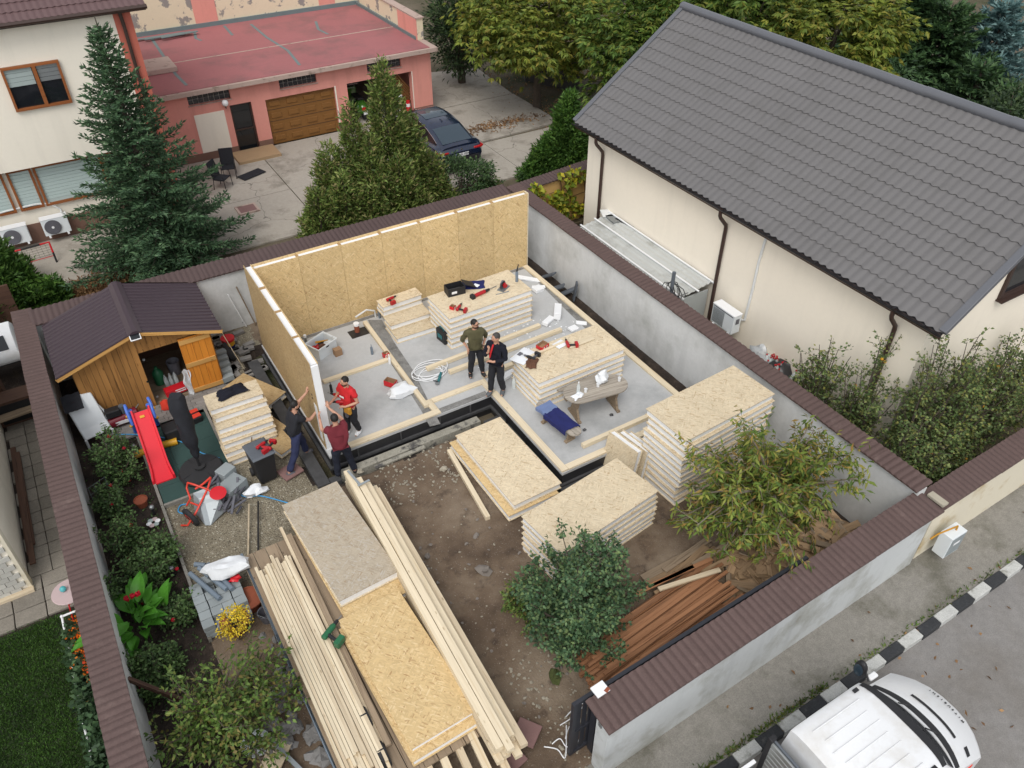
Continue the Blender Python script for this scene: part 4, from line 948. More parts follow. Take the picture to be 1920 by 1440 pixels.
for layer in range(5):
    for k in range(4):
        if layer == 4 and k > 1: continue
        if layer == 3 and k > 2: continue
        x_ = 3.04 + k * .137; y0_ = 5.35 + random.uniform(-.1, .35) - .05 * k; y1_ = 12.25 - .16 * k + random.uniform(-.15, .1)
        o = plank('timber_beam', (x_ - .03, y0_, .08 + layer * .102), (x_ + .22, y1_, .08 + layer * .102), .13, .098, 'lumber' if random.random() > .3 else 'lumber_old')
        tag(o, '%s square beam from the panels in the %s layer on the trailer' % (('first', 'second', 'third', 'fourth')[k], ('bottom', 'second', 'third', 'fourth', 'top')[layer]), 'beam', G_)
for k in range(5): tag(plank('timber_beam', (1.9 + .28 * k, 4.6 + random.uniform(0, .3), -.12 + .02 * k), (2.05 + .28 * k, 6.6, -.02 + .01 * k), .13, .09, 'lumber' if k % 2 else 'lumber_old'), '%s beam end from the left sticking out under the panels at the trailer tail' % ('first', 'second', 'third', 'fourth', 'fifth')[k], 'beam', 'beam ends under the trailer load')
# spirit level square left on the beams
ms = thing('framing_square', 'pale blue metal square lying on the beam ends near the man in maroon', 'square', (3.4, 12.0, .5)); q = at(663, 895, .6)
MB().box((q.x, q.y, .6), (.05, .5, .015), .12).build('long_blade', 'galv', ms); MB().box((q.x + .12, q.y - .26, .6), (.28, .05, .012), .12).build('short_blade', 'galv', ms)
# ---------------------------------------------------------------- other timber
def tb(label, a, b, za, zb, wd, th, mt, name='timber_beam', cat='beam', grp=None):
    p, q = at(*a, za), at(*b, zb); return tag(plank(name, p, q, wd, th, mt, bevel=.004), label, cat, grp)
tb('short thick beam lying on the dirt beside the pale panel', (842, 845), (915, 972), -.33, -.33, .11, .11, 'lumber')
tb('beam lying across the slab in front of the weathered table', (1092, 836), (1222, 778), .06, .06, .11, .11, 'lumber')
tb('interior plate running from the back wall to the recess', (684, 604), (800, 762), .05, .05, .12, .09, 'lumber', 'timber_plate', 'plate'); tb('interior plate across the left room behind the man in red', (606, 716), (728, 674), .04, .04, .13, .07, 'lumber', 'timber_plate', 'plate')
tb('long beam on the slab in front of the toolbox stack', (800, 692), (1012, 610), .06, .06, .12, .10, 'lumber'); tb('long beam with foam crumbs next to the white foam block', (842, 698), (1052, 618), .06, .06, .12, .10, 'lumber')
tb('third long beam on the slab just behind the man in khaki', (905, 705), (1000, 668), .06, .06, .14, .10, 'lumber'); tb('thin board lying on the panel stack behind the table', (985, 672), (1058, 641), .86, .86, .07, .04, 'lumber', 'timber_board', 'board'); tb('wide offcut board beside the cordless drill on the stack', (1066, 650), (1112, 632), .86, .86, .2, .02, 'lumber', 'timber_board', 'board')
for i, (a, b, za, zb) in enumerate((((1015, 520), (1040, 513), -.35, -.05), ((1028, 545), (1058, 535), -.35, -.1), ((1052, 552), (1078, 541), -.35, -.1), ((1075, 562), (1082, 530), -.4, .2))):
    tb(('farthest grey plank wedged between the slab and the right wall', 'second grey plank wedged between the slab and the right wall', 'third grey plank leaning beside the upright one at the right wall', 'grey plank standing upright against the right wall')[i], a, b, za, zb, .2, .05, 'steelbeam', 'shoring_plank', 'plank')
# reddish decking stack along the street wall
G_ = 'reddish decking boards stacked along the street wall'
for layer in range(4):
    for k in range(17):
        y_ = 5.30 + k * .072; a = random.uniform(.08, .15)
        x0_ = 5.2 + random.uniform(-.08, .25) + (.15 * (layer == 3)); L_ = 3.4 + random.uniform(-.3, .15)
        z_ = GZ + .05 + layer * .075 + .02 * random.random()
        o = plank('decking_board', (x0_, y_, z_), (x0_ + L_ * cos(a), y_ + L_ * sin(a) * .75, z_ + random.uniform(-.01, .02)), .066, .028, 'decking', up=(0, random.uniform(-.5, .5), 1))
        tag(o, '%s reddish decking board from the street wall in the %s layer' % ((['first'] + ORD[1:] + ['thirteenth', 'fourteenth', 'fifteenth', 'sixteenth', 'seventeenth'])[k], ('bottom', 'second', 'third', 'top')[layer]), 'decking board', G_)
for i, (a, b, wd) in enumerate((((1215, 1100), (1335, 1048), .09), ((1235, 1105), (1350, 1068), .1), ((1190, 1115), (1300, 1062), .08))): tag(plank('decking_board', at(*a, -.02), at(*b, -.02), wd, .03, ('decking', 'lumber_old', 'decking')[i]), ('reddish board lying loose on top of the decking stack', 'pale new board lying across the decking stack', 'loose reddish board beside the round shrub')[i], 'decking board')
# loose weathered planks
for i, (a, b, wd, mt) in enumerate((((1205, 1085), (1330, 1018), .18, 'lumber_grey'), ((1215, 1098), (1345, 1030), .2, 'scrapwood'), ((1245, 1070), (1330, 1010), .14, 'lumber_grey'), ((1270, 1075), (1325, 1025), .16, 'scrapwood'), ((1230, 1115), (1400, 1035), .16, 'scrapwood'), ((1300, 1060), (1380, 1010), .12, 'lumber_grey'))):
    tag(plank('weathered_plank', at(*a, -.33 + .03 * i), at(*b, -.33 + .03 * i), wd, .03, mt), '%s weathered plank between the panel stack and the scrap pile, counted from the left' % ('first', 'second', 'third', 'fourth', 'fifth', 'sixth')[i], 'plank', 'weathered planks by the scrap pile')
# scrap wood heap
def heap_z(x, y): d = hypot((x - 10.5) / 1.9, (y - 5.75) / 1.25); return GZ + max(0, .75 * (1 - d * d)) + .05 * fbm(x, y, 2)
m = MB(); m.grid(lambda u, v: (8.5 + 3.68 * u, 5.0 + 2.5 * v, heap_z(8.5 + 3.68 * u, 5.0 + 2.5 * v) - .05), 30, 22); o = m.build('scrap_wood_heap', 'scrapwood', smooth=True); tag(o, 'mass of small scrap wood in the corner under the cherry tree', 'scrap wood', kind='stuff')
G_ = 'scrap wood pieces in the corner heap'
for k in range(190):
    x_, y_ = random.uniform(8.6, 12.05), random.uniform(5.1, 7.3)
    if hypot((x_ - 10.5) / 1.9, (y_ - 5.75) / 1.45) > 1.05: continue
    L_ = random.uniform(.18, .6); wd = random.uniform(.06, .16); a = random.uniform(0, pi); z_ = heap_z(x_, y_) + random.uniform(0, .05)
    dz = random.uniform(-.08, .08); o = plank('scrap_board', (x_ - L_ / 2 * cos(a), y_ - L_ / 2 * sin(a), z_ - dz), (x_ + L_ / 2 * cos(a), y_ + L_ / 2 * sin(a), z_ + dz), round(wd, 2), .02, 'scrapwood' if random.random() > .2 else 'lumber_grey', up=(random.uniform(-.4, .4), random.uniform(-.4, .4), 1))
    tag(o, 'short scrap board lying in the heap under the cherry tree', 'scrap board', G_)
# ---------------------------------------------------------------- rocks and rubble
rb = []
def rocks(n, fn, r0, r1, mat): 
    for _ in range(n):
        x_, y_ = fn()
        if slab_dist(x_, y_) < .5: continue
        rb.append((x_, y_, random.uniform(r0, r1), mat))
rocks(170, lambda: (random.uniform(3.5, 6.2), random.uniform(5.5, 12.8)), .008, .028, 'rockpale'); rocks(80, lambda: (random.uniform(3.6, 7.5), random.uniform(5.0, 12.8)), .02, .05, 'rock'); rocks(200, lambda: (random.uniform(4.0, 6.2), random.uniform(11.6, 12.9)), .012, .04, 'rockpale'); rocks(120, lambda: (random.uniform(4.0, 5.0), random.uniform(4.6, 7.0)), .012, .04, 'rockpale')
for mat in ('rockpale', 'rock'):
    m = MB()
    for (x_, y_, r_, mt) in rb:
        if mt != mat: continue
        q = lump((x_, y_, plot_z(x_, y_) + r_ * .3), (r_, r_ * random.uniform(.6, 1), r_ * .6), random.random() * 20, .5, 1.3, 6, 4, M=Matrix.Rotation(random.uniform(0, 3), 4, 'Z')); m.add(q.v, q.f)
    o = m.build('pebbles', mat); tag(o, 'small %s stones strewn over the brown dirt' % ('pale' if mat == 'rockpale' else 'grey'), 'pebbles', kind='stuff')
BR = [((908, 1072), .16, 'rock', 'large grey stone on the dirt between the trailer and the round shrub'), ((833, 880), .10, 'rockpale', 'pale stone in the dirt near the front footing'), ((675, 885), .09, 'rockpale', 'yellowish brick lump beside the beam ends and the footing'), ((660, 872), .10, 'rockpale', 'broken yellowish lump at the end of the pale footing'), ((893, 1005), .07, 'rock', 'grey stone near the short thick beam'), ((800, 1045), .08, 'rock', 'half buried stone beside the right beams'), ((1040, 1268), .14, 'mossy', 'mossy boulder under the round shrub')]
for ii, (p, r_, mt, lab) in enumerate(BR):
    q = at(*p); tag(link('rock', rockmesh(ii * 3 + 20, mt), None, TR((q.x, q.y, GZ + r_ * .2), random.uniform(0, 3)) @ Matrix.Scale(r_, 4)), lab, 'stone')
G_ = 'concrete rubble by the trailer wheel'
for k in range(34):
    px_, py_ = random.choice([(520, 1210), (560, 1250), (545, 1360), (580, 1400), (540, 1300), (600, 1390), (520, 1385)]); q = at(px_ + random.uniform(-30, 30), py_ + random.uniform(-28, 28)); r_ = random.uniform(.06, .2)
    if q.x > .72: q.x = .72 - random.random() * .3
    tag(link('rubble', rockmesh(k % 7, 'concreterubble'), None, TR((q.x, q.y, GZ + r_ * .15), random.uniform(0, 3)) @ Matrix.Scale(r_, 4)), 'broken lump of concrete in the rubble left of the trailer', 'rubble', G_)
# ---------------------------------------------------------------- people: skinned skeletons
def skin_mesh(name, V, E, rad, mat, root=0, sub=2, folds=0.0):
    me = bpy.data.meshes.new(name); me.from_pydata([tuple(v) for v in V], E, []); ob = bpy.data.objects.new(name, me); COL.objects.link(ob)
    ob.modifiers.new('skin', 'SKIN'); sv = me.skin_vertices[0].data if me.skin_vertices else None
    if sv is None:
        bm = bmesh.new(); bm.from_mesh(me); bm.verts.layers.skin.verify(); bm.to_mesh(me); bm.free(); sv = me.skin_vertices[0].data
    for i, r in enumerate(rad):
        sv[i].radius = (r, r) if not hasattr(r, '__len__') else r
        sv[i].use_root = (i == root)
    s = ob.modifiers.new('sub', 'SUBSURF'); s.levels = sub; s.render_levels = sub
    bpy.context.view_layer.update()
    out = bpy.data.meshes.new_from_object(ob.evaluated_get(bpy.context.evaluated_depsgraph_get())); bpy.data.objects.remove(ob)
    if folds:
        for v in out.vertices: v.co += v.normal * folds * (mn.noise(v.co * 8 + Vector((rad[0] * 91, 0, 0))) + .7 * mn.noise(Vector((v.co.x * 22, v.co.y * 22, v.co.z * 7))))
    out.materials.clear(); out.materials.append(MT(mat)); out.polygons.foreach_set('use_smooth', [True] * len(out.polygons)); return out
STD = dict(pelvis=(0, 0, .96), waist=(0, 0, 1.10), chest=(0, -.01, 1.30), neckb=(0, .01, 1.47), neck=(0, -.005, 1.54), head=(0, -.02, 1.645), crown=(0, -.01, 1.72),
    shL=(.185, 0, 1.425), elL=(.25, .03, 1.14), wrL=(.25, -.06, .90), shR=(-.185, 0, 1.425), elR=(-.25, .03, 1.14), wrR=(-.25, -.06, .90),
    hiL=(.095, 0, .93), knL=(.11, -.02, .50), anL=(.11, .02, .09), toL=(.13, -.15, .04), hiR=(-.095, 0, .93), knR=(-.11, -.02, .50), anR=(-.11, .02, .09), toR=(-.13, -.15, .04))
def person(label, loc, rz, pose, shirt, pants, shoes, scale=1.0, sleeves='short', hair='hair', beard=None, glasses=False, look=0.0, grip=.5, extra=None, group=None):
    J = {k: Vector(v) for k, v in STD.items()}
    for k, v in pose.items(): J[k] = Vector(v)
    M = TR(loc, rz) @ Matrix.Scale(scale, 4); t = thing('person', label, 'person', M=TR(loc, rz))
    def P(n, me, par=None): o = link(n, me, par or t, M); return o
    # body: one continuous skinned surface with palms and five fingers
    V, Rd, E, ix = [], [], [], {}
    def vtx(n, p, r, par=None):
        ix[n] = len(V); V.append(Vector(p)); Rd.append(r)
        if par is not None: E.append((ix[par], ix[n]))
    vtx('pelvis', J['pelvis'], .10); vtx('waist', J['waist'], .095, 'pelvis'); vtx('chest', J['chest'], .10, 'waist'); vtx('neckb', J['neckb'], .075, 'chest'); vtx('neck', J['neck'], .052, 'neckb')
    vtx('head', J['head'], .082, 'neck'); vtx('crown', J['crown'], .070, 'head')
    for s in 'LR':
        vtx('sh' + s, J['sh' + s], .062, 'chest'); vtx('el' + s, J['el' + s], .043, 'sh' + s); vtx('wr' + s, J['wr' + s], .028, 'el' + s)
        d = (J['wr' + s] - J['el' + s]).normalized(); hd = J.get('hd' + s, d); hd = Vector(hd).normalized(); side = hd.cross(Vector((0, 0, 1)));  side = side.normalized() if side.length > .2 else Vector((0, 1, 0)); nrm = side.cross(hd)
        vtx('pa' + s, J['wr' + s] + hd * .075, .032, 'wr' + s)
        for f in range(4):
            b = J['wr' + s] + hd * .11 + side * (.018 * (f - 1.5)); Lf = (.062, .074, .07, .055)[f]
            vtx('f%d%s' % (f, s), b, .0105, 'pa' + s); vtx('g%d%s' % (f, s), b + (hd * (1 - grip) - nrm * grip).normalized() * Lf, .0085, 'f%d%s' % (f, s))
        tb_ = J['wr' + s] + hd * .05 + side * .035 * (1 if s == 'L' else -1); vtx('t' + s, tb_, .012, 'pa' + s); vtx('tt' + s, tb_ + hd * .045 + side * .015 * (1 if s == 'L' else -1) - nrm * .01, .009, 't' + s)
        vtx('hi' + s, J['hi' + s], .088, 'pelvis'); vtx('kn' + s, J['kn' + s], .058, 'hi' + s); vtx('an' + s, J['an' + s], .040, 'kn' + s); vtx('to' + s, J['to' + s], .034, 'an' + s)
    body = P('body', skin_mesh('body', V, E, Rd, 'skin', 0, 2))
    # face and hair: local head frame, looking to -Y turned by look
    H = Matrix.Translation(J['head']) @ Matrix.Rotation(look, 4, 'Z')
    def hp(m_, n, mt): return link(n, m_.mesh(n, mt, True), t, M @ H)
    hp(MB().ball((0, -.005, .005), (.078, .095, .115), 14, 10), 'head_form', 'skin')
    hp(MB().ball((0, -.10, -.005), (.013, .02, .022), 8, 6), 'nose', 'skin'); [hp(MB().ball((.079 * e_, .005, 0), (.012, .02, .03), 8, 6), 'ear', 'skin') for e_ in (1, -1)]
    [hp(MB().ball((.03 * e_, -.088, .02), (.012, .008, .007), 6, 5), 'eye', 'black') for e_ in (1, -1)]; hp(MB().ball((0, -.093, -.05), (.026, .008, .007), 8, 5), 'mouth', 'maroon')
    m = MB().ball((0, .012, .03), (.085, .098, .105), 16, 10); m.f = [f for f in m.f if sum(m.v[i][2] for i in f) / len(f) > (.045 if sum(m.v[i][1] for i in f) / len(f) < -.03 else -.015 if sum(m.v[i][1] for i in f) / len(f) > .02 else .03)]; hp(m, 'hair', hair)
    if beard:
        m = MB().ball((0, -.01, -.028), (.081, .098, .098), 16, 10); m.f = [f for f in m.f if sum(m.v[i][2] for i in f) / len(f) < -.055 and sum(m.v[i][1] for i in f) / len(f) < .02]; hp(m, 'beard', beard)
    if glasses: hp(MB().tube([(-.08, -.02, .025), (-.06, -.10, .022), (.06, -.10, .022), (.08, -.02, .025)], .005, 5).tube([(.03 + .026 * cos(a * pi / 5), -.104, .02 + .02 * sin(a * pi / 5)) for a in range(11)], .004, 5).tube([(-.03 + .026 * cos(a * pi / 5), -.104, .02 + .02 * sin(a * pi / 5)) for a in range(11)], .004, 5), 'glasses', 'black')
    # shirt
    V, Rd, E, ix = [], [], [], {}
    hem = J['pelvis'] + (J['pelvis'] - J['waist']) * .35
    vtx('hem', hem, .175); vtx('pelvis', J['pelvis'], .172, 'hem'); vtx('waist', J['waist'], .165, 'pelvis'); vtx('chest', J['chest'], .178, 'waist'); vtx('col', J['neckb'] + (J['neck'] - J['neckb']) * .15, .074, 'chest')
    for s in 'LR':
        vtx('sh' + s, J['sh' + s], .092, 'chest')
        if sleeves == 'short': vtx('sl' + s, J['sh' + s].lerp(J['el' + s], .62), .075, 'sh' + s)
        else:
            vtx('el' + s, J['el' + s], .060, 'sh' + s); vtx('cu' + s, J['el' + s].lerp(J['wr' + s], .85 if sleeves == 'long' else .35), .046, 'el' + s)
    P('shirt', skin_mesh('shirt', V, E, Rd, shirt, 2, 3, .016))
    # trousers
    V, Rd, E, ix = [], [], [], {}
    vtx('belt', J['waist'].lerp(J['pelvis'], .4), .15); vtx('pelvis', J['pelvis'] - Vector((0, 0, .03)), .158, 'belt')
    for s in 'LR':
        vtx('hi' + s, J['hi' + s] - Vector((0, 0, .04)), .118, 'pelvis'); vtx('mid' + s, J['hi' + s].lerp(J['kn' + s], .5), .105, 'hi' + s); vtx('kn' + s, J['kn' + s], .086, 'mid' + s); vtx('an' + s, J['kn' + s].lerp(J['an' + s], .95), .074, 'kn' + s)
    P('trousers', skin_mesh('trousers', V, E, Rd, pants, 0, 3, .016))
    for s in 'LR':
        a, b = J['an' + s], J['to' + s]; hl = a + (a - b).normalized() * .05; hl.z = b.z
        P('shoe', skin_mesh('shoe', [a + Vector((0, 0, .01)), Vector((a.x, a.y, b.z + .02)), hl, a.lerp(b, .6) - Vector((0, 0, .0)), b], [(0, 1), (1, 2), (1, 3), (3, 4)], [.058, .062, .056, .06, .048], shoes, 1, 1))
    if extra: extra(t, M, J)
    return t
# man in khaki sweater, hands in pockets
def _mk(px, py, z): p = at(px, py, z); return (p.x, p.y, z)
Z0 = .052
def _watch(t, M, J): link('watch', MB().tube([J['wrL'] + Vector((.033 * cos(a * pi / 5), .033 * sin(a * pi / 5), .01)) for a in range(11)], .010, 6).mesh('watch', 'black'), t, M)
person('man in khaki sweater and black jeans with hands in his pockets', (at(893, 705, Z0).x, at(893, 705, Z0).y, Z0), -.25, dict(elL=(.31, .10, 1.16), wrL=(.20, -.02, .95), elR=(-.31, .10, 1.16), wrR=(-.20, -.02, .95), hdL=(-.1, -.25, -1), hdR=(.1, -.25, -1), knL=(.13, -.03, .5), anL=(.17, .0, .09), toL=(.22, -.16, .04), anR=(-.14, .06, .09), toR=(-.17, -.09, .04)), 'khaki', 'blackcloth', 'black', 1.0, 'three', 'hair', 'hair', True, .7, .3, _watch)
def _navyx(t, M, J): link('scarf', MB().tube([J['neckb'] + Vector((-.03, -.10, .02)), J['chest'] + Vector((-.06, -.165, .0)), J['waist'] + Vector((-.09, -.16, .05))], [.02, .026, .018], 8).mesh('scarf', 'redshirt', True), t, M)
person('man in dark navy sweater with one hand raised to his chin', (at(932, 737, Z0).x, at(932, 737, Z0).y, Z0), -1.0, dict(elR=(-.24, -.16, 1.16), wrR=(-.08, -.24, 1.36), hdR=(.15, .1, 1), elL=(.27, -.06, 1.14), wrL=(.02, -.22, 1.10), hdL=(-1, -.1, .05), anL=(.13, .08, .09), toL=(.16, -.09, .04), knR=(-.11, -.05, .5), anR=(-.12, -.10, .09), toR=(-.15, -.27, .04)), 'navydark', 'blackcloth', 'greysock', 1.05, 'long', 'hairgrey', None, False, -.5, .5, _navyx)
# man in red shirt holding two drivers
def _red(t, M, J):
    link('pouch', MB().box(J['pelvis'] + Vector((.09, -.15, -.05)), (.2, .08, .2)).mesh('pouch', 'tan'), t, M, .02)
    link('printed_mark', MB().box(J['chest'] + Vector((-.02, -.158, -.03)), (.13, .006, .05)).mesh('printed_mark', 'white'), t, M); link('holster', MB().box(J['pelvis'] + Vector((.05, -.16, -.2)), (.08, .06, .16)).mesh('holster', 'plasticgrey'), t, M, .01)
RZR = -1.15
pr = at(664, 813, .004)
person('man in red shirt holding cordless drivers on the slab', (pr.x, pr.y, .004), RZR, dict(elR=(-.24, -.12, 1.16), wrR=(-.16, -.36, 1.20), hdR=(.0, -1, .0), elL=(.28, .02, 1.12), wrL=(.10, -.22, 1.06), hdL=(-.9, -.4, 0), anL=(.10, .10, .09), toL=(.13, -.08, .04), anR=(-.11, -.08, .09), toR=(-.14, -.25, .04)), 'redshirt', 'blackcloth', 'white', .98, 'short', 'hair', 'hair', False, -.2, .7, _red)
# man in black T-shirt pushing the wall
pb = at(566, 868, GZ)
def _blk(t, M, J): link('tool_pouch', MB().box(J['pelvis'] + Vector((.16, .05, -.02)), (.08, .12, .16)).mesh('tool_pouch', 'black'), t, M, .02)
person('man in black T-shirt and blue trousers pushing the wall panel', (pb.x, pb.y, GZ), 1.75, dict(pelvis=(0, .02, .97), waist=(0, -.02, 1.11), chest=(0, -.08, 1.30), neckb=(0, -.10, 1.47), neck=(0, -.12, 1.53), head=(0, -.14, 1.64), crown=(0, -.14, 1.71), shL=(.185, -.09, 1.42), shR=(-.185, -.07, 1.42), elL=(.20, -.34, 1.52), wrL=(.14, -.52, 1.70), hdL=(0, -.3, 1), elR=(-.19, -.33, 1.24), wrR=(-.08, -.58, 1.30), hdR=(0, -1, .3), hiL=(.1, .03, .93), hiR=(-.1, .03, .93), knL=(.13, -.18, .5), anL=(.15, -.22, .09), toL=(.17, -.40, .04), knR=(-.15, .16, .5), anR=(-.18, .42, .09), toR=(-.22, .26, .04)), 'blackcloth', 'denim', 'plasticgrey', 1.04, 'short', 'hair', 'hair', False, -.2, .6, _blk)
pm = at(648, 893, -.45)
person('man in maroon T-shirt seen from behind steadying the wall end', (pm.x, pm.y, -.45), pi - .15, dict(pelvis=(0, 0, .97), chest=(0, -.03, 1.31), neckb=(0, -.03, 1.48), neck=(0, -.05, 1.54), head=(0, -.07, 1.645), crown=(0, -.06, 1.72), shL=(.185, -.03, 1.43), shR=(-.185, -.03, 1.43), elL=(.28, -.20, 1.30), wrL=(.27, -.36, 1.50), hdL=(0, -.2, 1), elR=(-.15, -.28, 1.46), wrR=(.03, -.48, 1.62), hdR=(.1, -.4, 1), hiL=(.1, 0, .93), knL=(.13, -.02, .5), anL=(.15, .05, .09), toL=(.17, -.12, .04), hiR=(-.1, 0, .93), knR=(-.16, -.05, .5), anR=(-.22, .0, .09), toR=(-.26, -.17, .04)), 'maroon', 'denimdark', 'black', 1.05, 'short', 'hair', None, False, 0, .5)
# ---------------------------------------------------------------- power tools
def drill(label, px, py, z, rz, c1='toolred', c2='black', lie=True, scale=1.25):
    q = at(px, py, z); M = TR((q.x, q.y, z + .045 * scale), rz) @ Matrix.Scale(scale, 4)
    t = thing('cordless_drill', label, 'drill', M=TR((q.x, q.y, z), rz))
    def P(m_, n, mt): return link(n, m_.mesh(n, mt, True), t, M)
    P(MB().tube([(-.10, 0, 0), (-.09, 0, 0), (.06, 0, 0), (.09, 0, 0)], [.025, .034, .034, .024], 12), 'motor_housing', c1); P(MB().tube([(.09, 0, 0), (.15, 0, 0), (.16, 0, 0)], [.022, .02, .008], 10), 'chuck', c2); P(MB().tube([(.16, 0, 0), (.22, 0, 0)], .005, 6), 'bit', 'steel')
    P(MB().tube([(-.04, -.02, 0), (-.055, -.14, 0)], [.022, .02], 10), 'handle', c2); P(MB().box((-.05, -.175, 0), (.12, .06, .08)), 'battery', c1)
    return t
drill('red cordless drill lying on the stack behind the table', 1064, 648, .845, 1.2); drill('red impact driver on the small offcut stack', 732, 563, .69, .2); drill('red drill on the toolbox stack next to the tape', 860, 580, 1.0, .7); drill('red driver held by the man in red shirt, upper one', 634, 745, 1.10, 2.2); drill('second red driver in the hand of the man in red shirt', 640, 757, 1.0, 2.6); drill('green cordless drill lying on the thin boards of the trailer', 618, 1188, .22, .55, 'toolgreen', 'black', scale=1.7); drill('red driver lying on the lid of the wheelie bin', 490, 838, .52, .4)
drill('second red driver lying on the bin lid to the right', 500, 843, .52, 2.4); drill('dark drill on gloves near the drawings on the stack', 995, 674, .845, 2.0, 'black', 'plasticgrey')
def saw(label, px, py, z, rz, kind):
    q = at(px, py, z); M = TR((q.x, q.y, z), rz) @ Matrix.Scale(1.3, 4); t = thing('power_saw', label, 'saw', M=TR((q.x, q.y, z), rz))
    def P(m_, n, mt): return link(n, m_.mesh(n, mt, True), t, M)
    if kind == 'recip':
        P(MB().tube([(-.2, 0, .05), (-.1, 0, .05), (.1, 0, .05)], [.03, .04, .04], 10), 'body', 'toolred'); P(MB().tube([(.1, 0, .05), (.22, 0, .05)], [.035, .025], 10), 'nose', 'black'); P(MB().box((.32, 0, .05), (.2, .004, .02)), 'blade', 'steel'); P(MB().box((-.22, 0, .05), (.08, .1, .08)), 'battery', 'black')
    else:
        P(MB().box((0, 0, .012), (.28, .16, .012)), 'base_plate', 'steel'); P(MB().lathe([(0, -.02), (.085, -.02), (.085, .02), (0, .02)], 18, (.02, .03, .09), Matrix.Rotation(pi / 2, 4, 'X')), 'blade_guard', 'plasticgrey'); P(MB().tube([(-.02, -.06, .09), (.02, .0, .1)], [.05, .045], 12), 'motor', 'toolred'); P(MB().tube([(-.14, 0, .08), (-.08, 0, .15), (.03, 0, .16)], .018, 8), 'handle', 'black')
    return t
saw('red reciprocating saw lying on the toolbox stack', 902, 553, 1.0, .15, 'recip'); saw('circular saw near the far right end of the toolbox stack', 944, 541, 1.0, .5, 'circ')
solo('chisel', MB().tube([at(930, 553, 1.0) + Vector((0, 0, .015)), at(944, 550, 1.0) + Vector((0, 0, .015)), at(954, 547, 1.0) + Vector((0, 0, .015))], [.012, .012, .02], 6), 'steel', 'steel chisel lying in front of the circular saw', 'chisel')
q = at(853, 549, 1.0); tbx = thing('toolbox', 'open black plastic toolbox on the panel stack', 'toolbox', (q.x, q.y, 1.0), -.05)
Mt = TR((q.x, q.y, 1.0), -.1)
for (a, b, c, d) in ((-.25, -.235, -.16, .16), (.235, .25, -.16, .16), (-.235, .235, -.16, -.145), (-.235, .235, .145, .16)): MB().b6(a, b, c, d, .015, .24).build('side', 'black', tbx, M=Mt)
MB().b6(-.25, .25, -.16, .16, 0, .015).build('bottom', 'black', tbx, M=Mt); MB().box((.42, .03, .17), (.36, .3, .02), M=Matrix.Rotation(R_(28), 4, 'Y')).build('lid', 'black', tbx, M=Mt); MB().b6(-.15, .0, -.164, -.1605, .08, .15).build('sticker', 'white', tbx, M=Mt); MB().box((0, 0, .06), (.4, .2, .06)).build('contents', 'bitumendull', tbx, M=Mt)
q = at(888, 535, 1.0); solo('jacket', draped((q.x, q.y, 1.0), .62, .42, -.4, 3.1, .05), 'navy', 'navy jacket lying on the toolbox stack', 'jacket', smooth=True); q2 = at(893, 536, 1.07); solo('paper_label', MB().box((q2.x, q2.y, 1.09), (.13, .16, .004), .5), 'paper', 'white paper slip on the navy jacket', 'paper')
q = at(969, 528, 1.0); sc_ = thing('sealant_can', 'upright sealant can with black nozzle at the end of the toolbox stack', 'can', (q.x, q.y, 1.0)); MB().lathe([(.0, 0), (.04, 0), (.04, .3), (.02, .33), (0, .33)], 12, (q.x, q.y, 1.0)).build('can', 'pvcgrey', sc_, smooth=True); MB().tube([(q.x, q.y, 1.33), (q.x + .02, q.y, 1.43), (q.x + .07, q.y + .03, 1.52)], [.025, .018, .012], 8).build('nozzle', 'black', sc_)
def kbox(label, px, py, z, s, rz, name='screw_box'):
    q = at(px, py, z); M = TR((q.x, q.y, z), rz); t = thing(name, label, 'box', M=M); w_, d_, h_ = s
    for (a, b, c, d) in ((-w_ / 2, -w_ / 2 + .006, -d_ / 2, d_ / 2), (w_ / 2 - .006, w_ / 2, -d_ / 2, d_ / 2), (-w_ / 2 + .006, w_ / 2 - .006, -d_ / 2, -d_ / 2 + .006), (-w_ / 2 + .006, w_ / 2 - .006, d_ / 2 - .006, d_ / 2)): MB().b6(a, b, c, d, .004, h_).build('side', 'red' if c == -d_ / 2 and d < 0 or a == -w_ / 2 and b < 0 else 'cardboard', t, M=M)
    MB().b6(-w_ / 2, w_ / 2, -d_ / 2, d_ / 2, 0, .004).build('bottom', 'cardboard', t, M=M)
    for k_ in (-1, 1): MB().add([(k_ * w_ * .18 - .03, -d_ / 2 - .002, h_ * .2), (k_ * w_ * .18, -d_ / 2 - .002, h_ * .2), (k_ * w_ * .18 + .03, -d_ / 2 - .002, h_ * .8), (k_ * w_ * .18, -d_ / 2 - .002, h_ * .8)], [(0, 1, 2, 3)]).build('printed_stripe', 'white', t, M=M)
    return t
kbox('open cardboard screw box on the stack behind the table', 1017, 651, .845, (.28, .2, .1), .3); kbox('small red screw box on the plate in the left room', 724, 669, .02, (.16, .12, .14), .1); kbox('tipped red and brown screw box beside the white sack', 733, 722, .02, (.18, .3, .16), .6); kbox('red tape box on the toolbox stack', 849, 579, 1.0, (.13, .13, .1), .5)
q = at(634, 665, 0); t = MB().b6(-.1, .1, -.08, .08, 0, .2); solo('carton', t, 'cardboard', 'small plain brown carton on the slab next to the white crate', 'carton', M=TR((q.x, q.y, .003), .1))
q = at(605, 660, 0); cr = thing('plastic_crate', 'white plastic crate full of tools on the slab', 'crate', (q.x, q.y, 0.003), .55); Mc = TR((q.x, q.y, .003), .42)
for (a, b, c, d) in ((-.32, -.305, -.24, .24), (.305, .32, -.24, .24), (-.305, .305, -.24, -.225), (-.305, .305, .225, .24)): MB().b6(a, b, c, d, .01, .36).build('side', 'whiteplastic', cr, M=Mc, bevel=.004)
